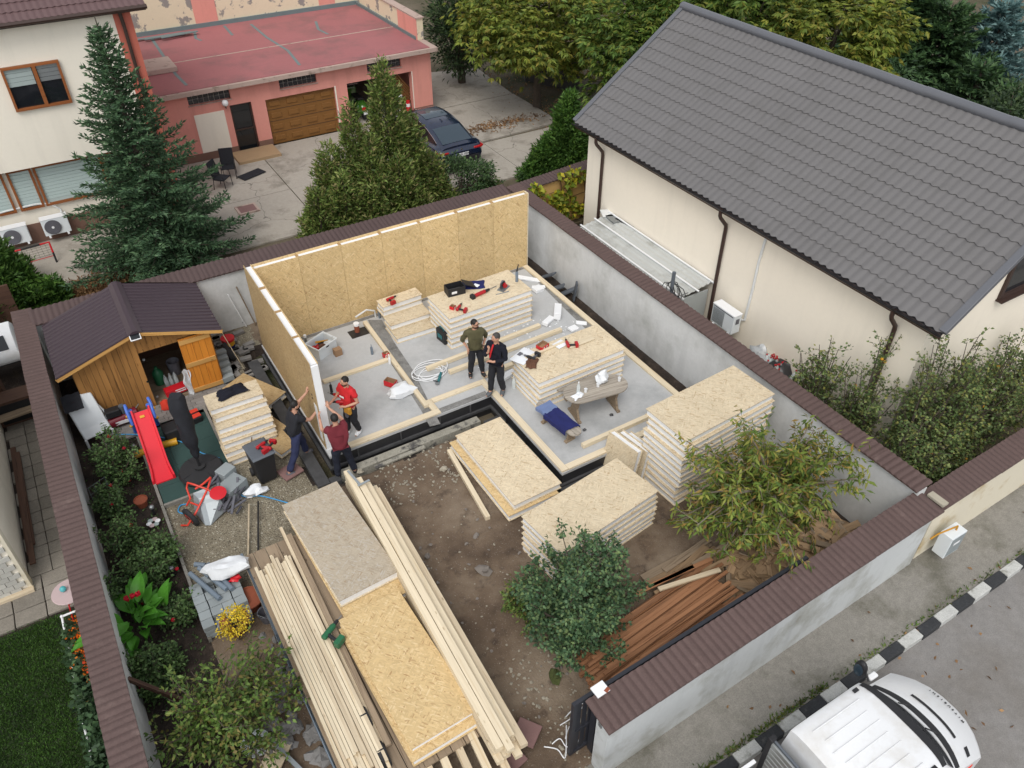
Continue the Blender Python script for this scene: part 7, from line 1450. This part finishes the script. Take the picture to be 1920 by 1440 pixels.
for k in range(27):
    y = -2.45 + 4.91 * k / 26; w_, zb, zt = lerp_tab(LO, y); h = [(w_ * .9, zb), (w_, zb + .22), (w_ * 1.0, zt - .22), (w_ * .95, zt - .05), (w_ * .86, zt)]
    secs.append([Vector((-a, y, b)) for a, b in h] + [Vector((0, y, zt + .025))] + [Vector((a, y, b)) for a, b in h[::-1]])
CP(MB().loft(secs), 'body', 'blue_car')
CB = [(-2.3, 1.13, .74, .80), (-2.0, 1.22, .72, .82), (-1.5, 1.40, .68, .84), (-.9, 1.58, .655, .86), (-.2, 1.66, .65, .87), (.5, 1.63, .65, .87), (1.0, 1.45, .68, .86), (1.55, 1.08, .74, .82)]
secs = []
for k in range(24):
    y = -2.3 + 3.85 * k / 23; zt, wt, wb = lerp_tab(CB, y); zz = max(zt, 1.06); secs.append([Vector((a, y, b)) for a, b in ((-wb, 1.0), (-wt - .02, zz - .07), (-wt * .88, zz - .015), (-wt * .4, zz + .012), (wt * .4, zz + .012), (wt * .88, zz - .015), (wt + .02, zz - .07), (wb, 1.0))])
CP(MB().loft(secs), 'cabin', 'blue_car')
def top_patch(y0, y1, fr, off, n=8):
    def f(u, v): y = y0 + (y1 - y0) * v; zt, wt, wb = lerp_tab(CB, y); x = (2 * u - 1) * wt * (fr if not isinstance(fr, tuple) else fr[0] + (fr[1] - fr[0]) * v); return (x, y, zt + off - .02 * (abs(x) / wt) ** 2 + .012)
    return MB().grid(f, 8, n)
CP(top_patch(-2.12, -1.22, .86, .012), 'rear_window', 'carglass'); CP(top_patch(-.55, .45, .74, .010), 'sunroof', 'carglass'); CP(top_patch(.62, 1.45, .95, .012), 'windscreen', 'carglass')
for s in (-1, 1):
    def sf(u, v, s=s): y = -1.85 + 3.0 * u; zt, wt, wb = lerp_tab(CB, y); z = 1.12 + (max(zt, 1.16) - .10 - 1.12) * v; k = (z - 1.0) / max(.1, zt - .07 - 1.0); return (s * (wb + (wt + .02 - wb) * k + .012), y, z)
    CP(MB().grid(sf, 14, 3), 'side_window', 'darkglass'); CP(MB().tube([(s * (lerp_tab(CB, y)[1] + .045), y, max(lerp_tab(CB, y)[0], 1.14) - .09) for y in (-1.85, -1.5, -1, -.4, .3, .9, 1.2)], .012, 5), 'window_trim', 'chrome')
    tl = CP(MB().box((s * .72, -2.395, .95), (.36, .10, .075)), 'tail_light', 'scooterlight', bv=.02); CP(MB().box((s * .945, -2.27, .96), (.05, .26, .08)), 'tail_light', 'scooterlight', bv=.02); CP(MB().box((s * .6, -2.43, .40), (.2, .06, .06)), 'exhaust', 'chrome', bv=.01)
    CP(MB().box((s * 1.05, .85, 1.08), (.14, .12, .13)), 'door_mirror', 'blue_car', bv=.03)
    for y in (-1.5, 1.45):
        wh = CP(MB().lathe([(.2, -.12), (.34, -.12), (.37, -.06), (.37, .06), (.34, .12), (.2, .12)], 24, (s * .90, y, .37), Matrix.Rotation(pi / 2, 4, 'Y')), 'wheel', 'rubber'); CP(MB().lathe([(0, -.10), (.22, -.125), (.22, .125), (0, .10)], 16, (s * .90, y, .37), Matrix.Rotation(pi / 2, 4, 'Y')), 'rim', 'alu', wh)
CP(MB().box((0, -2.445, .60), (1.5, .06, .22)), 'bumper_insert', 'black', bv=.02)
pl_ = CP(MB().box((0, -2.47, .82), (.56, .015, .125)), 'number_plate', 'white', bv=.004); link('lettering', text_mesh('MS 01 TEW', .115, .002, 'black', bold=True), pl_, CM @ TR((.03, -2.479, .82), 0, pi / 2)); CP(MB().box((-.255, -2.4785, .82), (.04, .003, .12)), 'plate_band', 'blueplastic', pl_, sm=False)
CP(MB().lathe([(0, 0), (.035, 0), (.035, .01), (0, .01)], 16, (0, -2.425, 1.02), Matrix.Rotation(pi / 2, 4, 'X')), 'badge', 'chrome'); CP(MB().loft([[(-.02, -.95, 1.575), (.02, -.95, 1.575), (.005, -.95, 1.64), (-.005, -.95, 1.64)], [(-.025, -.75, 1.61), (.025, -.75, 1.61), (.004, -.8, 1.65), (-.004, -.8, 1.65)]]), 'antenna', 'blue_car')
# ---------------------------------------------------------------- white cab-over truck at the kerb
TX, TY, TZ = 6.62, 2.16, -.55; TM = TR((TX, TY, TZ)); TRK = thing('truck', 'white cab-over pickup truck parked at the kerb', 'truck', M=TM)
def TP(mb, n, mt, par=None, sm=True, bv=0.0): return mb.build(n, mt, par or TRK, smooth=sm, M=TM, bevel=bv)
HW = .84
def bul(s, k): return k * (1 - abs(s) ** 2.4)
def tsec(s):
    e = 1 - .05 * abs(s) ** 4; ed = abs(s) ** 8; y = s * HW; pr = [(0, .55), (0, 1.55), (.03, 2.0 - .06 * ed), (.12, 2.06 - .08 * ed), (1.35, 2.07 - .09 * ed), (1.52 + bul(s, .10), 2.03 - .09 * ed), (1.98 + bul(s, .22), 1.36), (2.06 + bul(s, .26), 1.31), (2.70 + bul(s, .38), 1.12), (2.80 + bul(s, .38), 1.0), (2.82 + bul(s, .36), .62), (2.70 + bul(s, .3), .45), (.2, .45)]
    return [Vector((a, y * (1 - .07 * max(0, (b - 1.2) / .85)), b)) for a, b in pr]
SS = [-1, -.985, -.95, -.85, -.65, -.4, -.15, .15, .4, .65, .85, .95, .985, 1]
TP(MB().loft([tsec(s) for s in SS]), 'cab', 'whitepaint')
def wsp(u, v, lo=.05, hi=.97, off=.012):
    s = (2 * u - 1) * .93; S_ = tsec(s); a, b = S_[5], S_[6]; p = a.lerp(b, lo + (hi - lo) * v); return p + Vector((off, 0, off))
TP(MB().grid(wsp, 16, 6), 'windscreen', 'darkglass'); TP(MB().grid(lambda u, v: (lambda s: tsec(s)[4].lerp(tsec(s)[5], .55 + .55 * v) + Vector((.006, 0, .006 + .004 * v)))((2 * u - 1) * .95), 14, 2), 'windscreen_seal', 'black')
def fp(u, v, s0, s1, f0, f1, off=.006, i=7): s = s0 + (s1 - s0) * u; S_ = tsec(s); return S_[i].lerp(S_[i + 1], f0 + (f1 - f0) * v) + Vector((off * .4, 0, off))
TP(MB().grid(lambda u, v: fp(u, v, -.95, .95, -.05, .12, .008), 16, 2), 'cowl', 'black'); TP(MB().grid(lambda u, v: fp(u, v, -.55, .45, .36, .44), 14, 1), 'vent_slot', 'black'); TP(MB().grid(lambda u, v: fp(u, v, -.9, -.75, .5, .62), 3, 1), 'badge_sticker', 'black')
for s0 in (-.35, .3): TP(MB().tube([fp(0, 0, s0, s0, .0, 0, .03), wsp((s0 + .5) / 2 + .3, .55, off=.03)], .012, 5), 'wiper', 'black')
for k, ch in enumerate('MITSUBISHI'):
    s = -.40 + .082 * k; p = fp(0, .5, s, s, .90, .90, .01); link('lettering', text_mesh(ch, .065, .002, 'black', bold=True), TRK, TM @ Matrix.Translation(p) @ Matrix.Rotation(R_(90) , 4, 'Z') @ Matrix.Rotation(R_(20), 4, 'X'))
for k in range(7): TP(MB().box((.72, -.57 + .19 * k, 2.072), (1.0 - .1 * (k % 2), .018, .012)), 'roof_rib', 'whitepaint', bv=.004)
TP(MB().tube([tsec(s)[5] + Vector((-.22, 0, .012)) for s in (-.9, -.5, 0, .5, .9)], .008, 5), 'roof_seam', 'foamdirty')
for s in (-1, 1): TP(MB().box((1.30, s * .70, 2.052), (.10, .06, .02)), 'marker_lamp', 'black', bv=.006); TP(MB().box((2.62, s * .72, .8), (.36, .2, .2)), 'headlight', 'carglass', bv=.03); TP(MB().box((2.45, s * .83, 1.02), (.2, .04, .08)), 'indicator', 'orangered', bv=.01)
for s in (-1, 1):
    dw = TP(MB().grid(lambda u, v: tsec(s)[4].lerp(tsec(s)[6], 0) * 0 + Vector((.35 + 1.25 * u * (1 - .25 * v), s * (HW * (1 - .07 * max(0, (1.25 + .62 * v - 1.2) / .85)) + .006), 1.25 + .62 * v)), 6, 3), 'door_window', 'darkglass'); TP(MB().box((.5, s * (HW + .012), 1.1), (.16, .02, .03)), 'door_handle', 'black', dw)
mr = TP(MB().tube([(1.95, HW - .02, 1.55), (2.02, HW + .14, 1.62), (2.0, HW + .17, 1.72)], .018, 8), 'wing_mirror', 'black'); TP(MB().ball((1.99, HW + .19, 1.62), (.075, .11, .17), 14, 10), 'mirror_housing', 'black', mr); TP(MB().ball((1.915, HW + .19, 1.62), (.006, .085, .14), 12, 8), 'mirror_glass', 'carglass', mr); TP(MB().box((2.1, HW + .02, 1.52), (.18, .1, .06)), 'mirror_foot', 'white', mr, bv=.02)
TP(MB().tube([(.3, -HW * .93, 1.97), (.3, HW * .93, 1.97)], .01, 4), 'roof_gutter', 'foamdirty')
hb = TP(MB().b6(-.20, -.16, -.92, .92, .75, 1.75), 'headboard', 'steelbeam', bv=.006)
for k in range(8): TP(MB().b6(-.245, -.202, -.86, .86, .80 + .118 * k, .80 + .118 * k + .10), 'slat', 'alu', hb, bv=.012)
for s in (-1, 1): TP(MB().b6(-.26, -.14, s * .88 - .04, s * .88 + .04, .7, 1.8), 'post', 'black', hb, bv=.01)
TP(MB().b6(-.252, -.246, .50, .62, 1.2, 1.3), 'sticker', 'hoseblue', hb)
TP(MB().b6(-3.2, -.37, -.92, .92, .72, .78), 'bed_floor', 'drymulch')
for s in (-1, 1): TP(MB().b6(-3.2, -.37, s * .92 - .02, s * .92 + .02, .78, 1.16), 'bed_side', 'alu', bv=.008); TP(MB().b6(-3.2, -.37, s * .92 - .03, s * .92 + .03, 1.161, 1.2), 'side_rail', 'white', bv=.006)
TP(MB().b6(-3.2, .2, -.45, .45, .45, .70), 'chassis', 'black')
for x_ in (-2.3, 1.75):
    for s in (-1, 1): wh = TP(MB().lathe([(.18, -.1), (.30, -.1), (.33, -.05), (.33, .05), (.30, .1), (.18, .1)], 20, (x_, s * .72, .33), Matrix.Rotation(pi / 2, 4, 'X')), 'wheel', 'rubber'); TP(MB().lathe([(0, -.08), (.18, -.09), (.18, .09), (0, .08)], 16, (x_, s * .72, .33), Matrix.Rotation(pi / 2, 4, 'X')), 'rim', 'steel', wh)
# ---------------------------------------------------------------- sliding gate, post plate, gas meter
GT = thing('sliding_gate', 'black metal sliding gate parked behind the street wall', 'gate', (4.25, 5.1, GZ)); ga, gb, gz0, gz1 = 4.18, 9.4, GZ + .05, 1.26
def gy(x): return 5.03 + (x - 4.4) * .028
for x_ in (ga, (ga + gb) / 2, gb): plank('stile', (x_, gy(x_), gz0), (x_, gy(x_), gz1), .07, .07, 'blackgate', GT, up=(0, 1, 0))
for z_ in (gz0 + .03, .35, gz1 - .03): plank('rail', (ga, gy(ga), z_), (gb, gy(gb), z_), .065, .07, 'blackgate', GT)
for k in range(44): x_ = ga + .1 + k * .118; plank('slat', (x_, gy(x_), gz0 + .06), (x_, gy(x_), gz1 - .06), .085, .02, 'blackgate', GT, up=(0, 1, 0))
gp = thing('gate_post', 'gate post with a rusty white cap plate at the street wall end', 'post', (4.62, 4.95, GZ)); MB().b6(4.50, 4.64, 4.86, 4.99, GZ, 1.40).build('post', 'blackgate', gp); MB().box((4.58, 4.93, 1.46), (.24, .20, .03), .05).build('cap_plate', 'white', gp, bevel=.006); MB().box((4.66, 4.86, 1.478), (.09, .06, .004), .3).build('rust_stain', 'terracotta', gp)
solo('bell_panel', MB().b6(4.40, 4.418, 4.60, 4.68, .95, 1.07), 'steel', 'small grey intercom plate on the end of the street wall', 'intercom')
p = atY(1760, 1018, 4.62); MX = TR((p.x, 4.60, -.55 + .25)); mt2 = thing('gas_meter_box', 'pale grey gas meter box with yellow pipe on the cream street wall', 'meter box', M=MX)
MB().b6(-.24, .24, -.27, 0, .12, .72).build('box', 'whiteplastic', mt2, M=MX, bevel=.012); MB().b6(-.21, .21, -.277, -.271, .16, .68).build('door', 'greyblock', mt2, M=MX); MB().b6(-.1, .1, -.28, -.277, .45, .52).build('label_plate', 'white', mt2, M=MX); MB().tube([(-.62, -.03, .74), (-.5, -.06, .84), (-.05, -.14, .87), (.03, -.14, .85), (.05, -.14, .72)], .018, 8).build('gas_pipe', 'tan', mt2, M=MX, smooth=True)
# bottles behind the right wall
q = at(1465, 693, .25); BT = thing('bottle_bag', 'black bag full of empty bottles with red caps by the cream wall', 'bottles', (q.x, q.y, GZ)); lump_ = lump((q.x, q.y, .02), (.42, .5, .42), 3, .25); lump_.build('bag', 'bitumen', BT, smooth=True); rb_ = random.Random(4)
for k in range(34):
    a, rr = rb_.random() * 6.28, rb_.random() ** .5 * .42; M_ = TR((q.x + rr * cos(a) * .85, q.y + rr * sin(a) * 1.1, .18 + rb_.uniform(0, .08)), 0, rb_.uniform(-.3, .3), rb_.uniform(-.3, .3)); b_o = link('bottle', cached('btl', lambda: MB().lathe([(0, 0), (.045, 0), (.045, .18), (.016, .26), (.016, .28), (0, .28)], 8).mesh('bottle', 'clearplastic', True)), BT, M_); link('cap', cached('btc', lambda: MB().lathe([(0, 0), (.024, 0), (.024, .03), (0, .03)], 8, (0, 0, .28)).mesh('cap', 'toolred')), b_o, M_)
q = at(1438, 668, .3); solo('film_bundle', lump((q.x - .1, q.y + .1, .2), (.2, .35, .3), 6, .4), 'plasticfilm', 'crumpled clear film beside the bag of bottles', 'film', smooth=True)
# ---------------------------------------------------------------- inside the open garage
gsx, gsy = 12.35, 33.1; SCO = thing('scooter', 'bright green motor scooter inside the open garage', 'scooter', (gsx, gsy, GZ))
MB().loft([[Vector((gsx + a * w_, y, z + b * h_)) for a, b in ((-1, -.6), (-.95, .3), (-.5, .9), (.5, .9), (.95, .3), (1, -.6))] for y, z, w_, h_ in ((gsy - .45, .02, .10, .12), (gsy - .3, .10, .22, .24), (gsy, .16, .27, .28), (gsy + .4, .14, .2, .2))]).build('tail_body', 'greencar', SCO, smooth=True); MB().box((gsx, gsy + .3, .45), (.28, .75, .12)).build('seat', 'black', SCO, bevel=.04); MB().box((gsx, gsy + 1.0, .3), (.45, .12, .75)).build('leg_shield', 'greencar', SCO, bevel=.05); MB().tube([(gsx - .32, gsy + .95, .78), (gsx + .32, gsy + .95, .78)], .02, 8).build('handlebar', 'chrome', SCO)
for y_ in (gsy - .25, gsy + 1.1): MB().lathe([(.1, -.05), (.2, -.05), (.22, 0), (.2, .05), (.1, .05)], 18, (gsx, y_, GZ + .23), Matrix.Rotation(pi / 2, 4, 'Y')).build('wheel', 'rubber', SCO, smooth=True)
MB().box((gsx - .05, gsy - .47, .16), (.16, .05, .13)).build('tail_light', 'scooterlight', SCO, bevel=.015); MB().box((gsx, gsy - .49, -.02), (.18, .01, .15)).build('number_plate', 'white', SCO)
dc = thing('parked_car', 'dark car deep inside the open garage with a white plate', 'car', (12.0, 35.4, GZ)); MB().loft([[Vector((11.9 + a * w_, y, GZ + z)) for a, z in ((-1, .3), (-1, .8), (-.8, h_), (.8, h_), (1, .8), (1, .3))] for y, w_, h_ in ((34.5, .8, .9), (34.7, .85, 1.1), (35.4, .85, 1.45), (37.5, .85, 1.4))]).build('body', 'black', dc, smooth=True); MB().box((11.9, 34.49, GZ + .75), (.5, .02, .12)).build('number_plate', 'white', dc); MB().box((11.9, 34.95, GZ + 1.24), (1.2, .02, .25)).build('rear_window', 'darkglass', dc)
FD = thing('folded_garage_door', 'brown slatted folding door leaf inside the open garage', 'door', (14.0, 32.7, GZ)); fM = TR((14.0, 32.62, .45), 0.0, 0, R_(-38))
for k in range(14): MB().box((-.55 + .082 * k, 0, 0), (.045, .03, 1.5)).build('slat', 'garagedoor', FD, M=fM)
for z_ in (-.76, .76): MB().box((0, 0, z_), (1.2, .05, .05)).build('frame', 'black', FD, M=fM)
solo('white_roll', MB().tube([(13.75, 32.45, GZ), (14.0, 32.5, .5)], .08, 12), 'white', 'pale rolled sheet standing in the open garage', 'roll'); ex_ = thing('canister', 'red and white canister standing at the garage opening', 'canister', (14.28, 32.4, GZ)); MB().tube([(14.28, 32.4, GZ), (14.28, 32.4, GZ + .18)], .1, 12).build('base', 'pvcgrey', ex_); MB().tube([(14.28, 32.4, GZ + .18), (14.28, 32.4, GZ + .36)], .1, 12).build('body', 'red', ex_); MB().tube([(14.28, 32.4, GZ + .36), (14.28, 32.4, GZ + .5)], .09, 12).build('band', 'white', ex_); MB().tube([(14.28, 32.4, GZ + .5), (14.28, 32.4, GZ + .62)], .08, 12).build('top', 'red', ex_)
# ---------------------------------------------------------------- courtyard clutter
def chair(label, loc, rz):
    M = TR(loc, rz); t = thing('garden_chair', label, 'chair', M=M, group='black garden chairs')
    def P(m_, n, mt): return m_.build(n, mt, t, M=M, smooth=True)
    P(MB().box((0, 0, .4), (.46, .46, .03)), 'seat', 'blackcloth'); P(MB().box((0, .27, .72), (.46, .03, .6), M=Matrix.Rotation(R_(-14), 4, 'X')), 'backrest', 'blackcloth')
    for s in (-1, 1):
        P(MB().tube([(s * .25, -.24, 0), (s * .25, -.22, .4), (s * .25, -.2, .6), (s * .25, .22, .62)], .014, 6), 'armrest', 'black'); P(MB().tube([(s * .24, .26, 0), (s * .24, .2, .4), (s * .24, .34, 1.0)], .014, 6), 'leg', 'black'); P(MB().tube([(s * .24, -.22, .38), (s * .24, .22, .38)], .014, 6), 'leg_rail', 'black')
q = at(432, 332); chair('black garden chair nearest the pink garage', (q.x, q.y, GZ + .01), -.3); q = at(420, 352); chair('black garden chair turned sideways behind the spruce', (q.x, q.y, GZ + .01), .8)
q = at(472, 328); solo('floor_mat', MB().box((q.x, q.y, GZ + .03), (1.0, .5, .015), .35), 'blackcloth', 'black mat lying on the courtyard concrete', 'mat'); q = at(402, 285); solo('folded_deckchair', MB().box((0, 0, 0), (.5, .05, .9)), 'brownbeam', 'dark folded deckchair leaning on the cream patch of the garage', 'deckchair', M=TR((q.x + .1, q.y + .3, .1), .3, -.3))
dc_ = thing('drain_cover', 'brown manhole cover in a pale frame on the courtyard', 'drain cover', (5.42, 27.2, GZ))
for a in ((5.06, 5.80, 26.86, 26.94), (5.06, 5.80, 27.46, 27.54), (5.06, 5.14, 26.94, 27.46), (5.72, 5.80, 26.94, 27.46)): MB().b6(a[0], a[1], a[2], a[3], GZ - .02, GZ + .05).build('frame', 'rooflip', dc_)
MB().b6(5.14, 5.72, 26.94, 27.46, GZ - .02, GZ + .035).build('plate', 'redbrick', dc_)
GL = thing('toy_goal', 'small red and black toy goal in front of the air conditioners', 'goal', (-1.5, 27.0, GZ)); gl = [at(37, 512), at(107, 492)]; gt = [p + Vector((0, .25, .62)) for p in gl]
MB().tube([gl[0], gl[0].lerp(gt[0], .5)], .03, 8).build('post', 'black', GL); MB().tube([gl[1], gl[1].lerp(gt[1], .5)], .03, 8).build('post', 'black', GL); MB().tube([gl[0].lerp(gt[0], .5), gt[0], gt[0].lerp(gt[1], .25)], .032, 8).build('corner_tube', 'red', GL); MB().tube([gl[1].lerp(gt[1], .5), gt[1], gt[1].lerp(gt[0], .25)], .032, 8).build('corner_tube', 'red', GL); MB().tube([gt[0].lerp(gt[1], .25), gt[0].lerp(gt[1], .75)], .03, 8).build('crossbar', 'black', GL); MB().tube([gl[0], gl[0] + Vector((0, .5, 0)), gl[1] + Vector((0, .5, 0)), gl[1]], .025, 8).build('base_tube', 'red', GL)
for k in range(9): a = gt[0].lerp(gt[1], k / 8); MB().tube([a, a + Vector((0, .25, -.58))], .004, 4).build('net_string', 'black', GL)
for k in range(6): f = k / 6; MB().tube([gt[0].lerp(gl[0] + Vector((0, .5, 0)), f), gt[1].lerp(gl[1] + Vector((0, .5, 0)), f)], .004, 4).build('net_string', 'black', GL)
KN = thing('mesh_shelter', 'dark mesh covered shelter under the chestnut trees', 'shelter', (23.5, 32, GZ)); ka, kb_ = at(985, 150), at(1065, 165)
MB().ext([(ka.x, ka.y, GZ - .2), (kb_.x + .2, kb_.y - .6, GZ - .2), (kb_.x + .2, kb_.y - .6, 1.0), (ka.x, ka.y, 1.0)], (.5, 1.6, .1)).build('mesh_side', 'bitumendull', KN); MB().ext([(kb_.x + .4, kb_.y - 1.0, .9), (kb_.x + 3.2, kb_.y - 3.2, .5), (kb_.x + 4.6, kb_.y + .2, 1.6), (kb_.x + 1.2, kb_.y + 1.6, 1.8)], (0, 0, .06)).build('mesh_roof', 'bitumendull', KN)
q = at(1072, 165); wt_ = thing('water_post', 'white canister on a short dark post beside the mesh shelter', 'canister', (q.x, q.y, GZ)); MB().tube([(q.x, q.y, GZ), (q.x, q.y, .4)], .1, 8).build('post', 'steelbeam', wt_); MB().tube([(q.x, q.y, .4), (q.x, q.y, .8)], .16, 12).build('canister', 'white', wt_)
q = at(905, 108); 
for i in range(2): solo('log_stump', MB().tube([(q.x + .5 * i, q.y + .3 * i, GZ - .2), (q.x + .5 * i, q.y + .3 * i, .5 + .4 * i)], .28, 12), 'barkpale', ('short pale log stump left of the chestnut', 'taller pale log stump left of the chestnut')[i], 'stump')
# ---------------------------------------------------------------- left neighbour
NH = thing('left_neighbour_house', 'beige house corner with stone cladding at the left edge', 'house', (-3.2, 13.4, GZ)); MB().b6(-9, -3.18, 13.42, 20.2, GZ - .2, 2.6).build('wall', 'creamwall', NH); MB().b6(-3.19, -3.12, 13.40, 13.62, GZ - .2, 2.6).build('corner_post', 'creamfence', NH)
rs9 = random.Random(2)
for j in range(16):
    for i in range(12):
        x1_ = -3.20 - .2 * i - (.1 if j % 2 else 0); MB().b6(x1_ - .19, x1_, 13.385 - rs9.uniform(0, .012), 13.42, GZ - .1 + .13 * j, GZ - .1 + .13 * j + .12).build('stone', 'stonebrown' if rs9.random() < .25 else 'stonewhite', NH)
plank('timber_sill', (-4.6, 13.34, GZ + .02), (-3.1, 13.34, GZ + .02), .12, .1, 'lumber_old', NH)
for i, (x_, y0_, y1_) in enumerate(((-3.06, 14.3, 18.0), (-2.98, 14.5, 17.7), (-3.02, 13.9, 16.0))): tag(plank('brown_plank', (x_, y0_, GZ + .05 + .05 * i), (x_ + .03, y1_, GZ + .05 + .05 * i), .11, .04, 'brownbeam'), ('long brown plank against the beige house', 'second brown plank beside the paved path', 'short brown plank on top of the others by the path')[i], 'plank')
q = at(128, 1108, .2); rt = thing('round_table', 'small round pinkish table on the paved path', 'table', (q.x, q.y, GZ)); MB().lathe([(0, .56), (.3, .56), (.31, .58), (.3, .60), (0, .60)], 24, (q.x, q.y, GZ)).build('top', 'pinktable', rt, smooth=True)
for k in range(3): a = k * 2.1; MB().tube([(q.x + .12 * cos(a), q.y + .12 * sin(a), .16), (q.x + .26 * cos(a), q.y + .26 * sin(a), GZ)], .015, 6).build('leg', 'red', rt)
q = at(120, 1108, .2); solo('ball', MB().ball((q.x, q.y, .26), .06, 12, 8), 'tealball', 'small turquoise ball on the round table', 'ball', smooth=True)
HP = thing('lawn_edging', 'white plastic pipe edging along the lawn', 'edging', (-2.7, 12, GZ)); hp_ = [at(148, 1143, -.1), at(116, 1156, -.1), at(122, 1185, GZ), at(135, 1245, GZ + .1), at(150, 1330, GZ + .1), at(172, 1420, GZ + .1)]
for a, b in zip(hp_[:-1], hp_[1:]): MB().tube([a, b], .022, 8).build('pipe', 'white', HP, smooth=True)
MB().ball(hp_[1], .035, 8, 6).build('corner_fitting', 'white', HP)
NV = thing('white_van_cab', 'white vehicle with dark window parked behind the left wall', 'vehicle', (-2.9, 21.5, GZ)); NM = TR((-2.95, 20.75, GZ))
MB().loft([[Vector((a * w_, y, z)) for a, z in ((-1, z0), (-1, z1 - .1), (-.9, z1), (.9, z1), (1, z1 - .1), (1, z0))] for y, w_, z0, z1 in ((-.12, .62, .72, .86), (-.05, .68, .62, .95), (.5, .66, .6, 1.2), (.7, .66, .6, 1.24), (1.0, .66, .5, 1.24))]).build('body', 'whitepaint', NV, M=NM, smooth=True)
MB().grid(lambda u, v: ((u - .5) * .9 * (1 - .1 * v), .03 + .40 * v, 1.0 + .20 * v), 4, 4).build('rear_window', 'darkglass', NV, M=NM); MB().box((0, .0, .66), (1.3, .14, .10)).build('bumper', 'black', NV, M=NM, bevel=.02)
for s in (-1, 1): MB().lathe([(.1, -.08), (.25, -.08), (.27, 0), (.25, .08), (.1, .08)], 16, NM @ Vector((s * .6, .6, .27)), Matrix.Rotation(pi / 2, 4, 'Y')).build('wheel', 'rubber', NV)
for i, (x_, y_, s_, lb) in enumerate(((-2.75, 19.2, (.9, .5, .7), 'dark cabinet in the shade behind the left wall'), (-3.3, 19.9, (.8, .5, 1.1), 'tall dark cabinet beside the white vehicle'))): o = thing('dark_cabinet', lb, 'cabinet', (x_, y_, GZ)); MB().box((x_, y_, GZ + s_[2] / 2), s_).build('carcass', 'brownbeam', o); MB().box((x_, y_ - s_[1] / 2 - .006, GZ + s_[2] / 2), (s_[0] * .8, .012, s_[2] * .8)).build('opening', 'darkinside', o)
tag(plank('bench_plank', (-3.4, 18.75, GZ + .4), (-2.2, 18.85, GZ + .4), .25, .05, 'lumber_grey'), 'grey plank bench behind the left wall', 'bench'); solo('brown_fence', MB().b6(-6, -2.15, 23.2, 23.28, GZ - .1, 1.1), 'brownbeam', 'brown timber fence behind the white vehicle', 'fence')
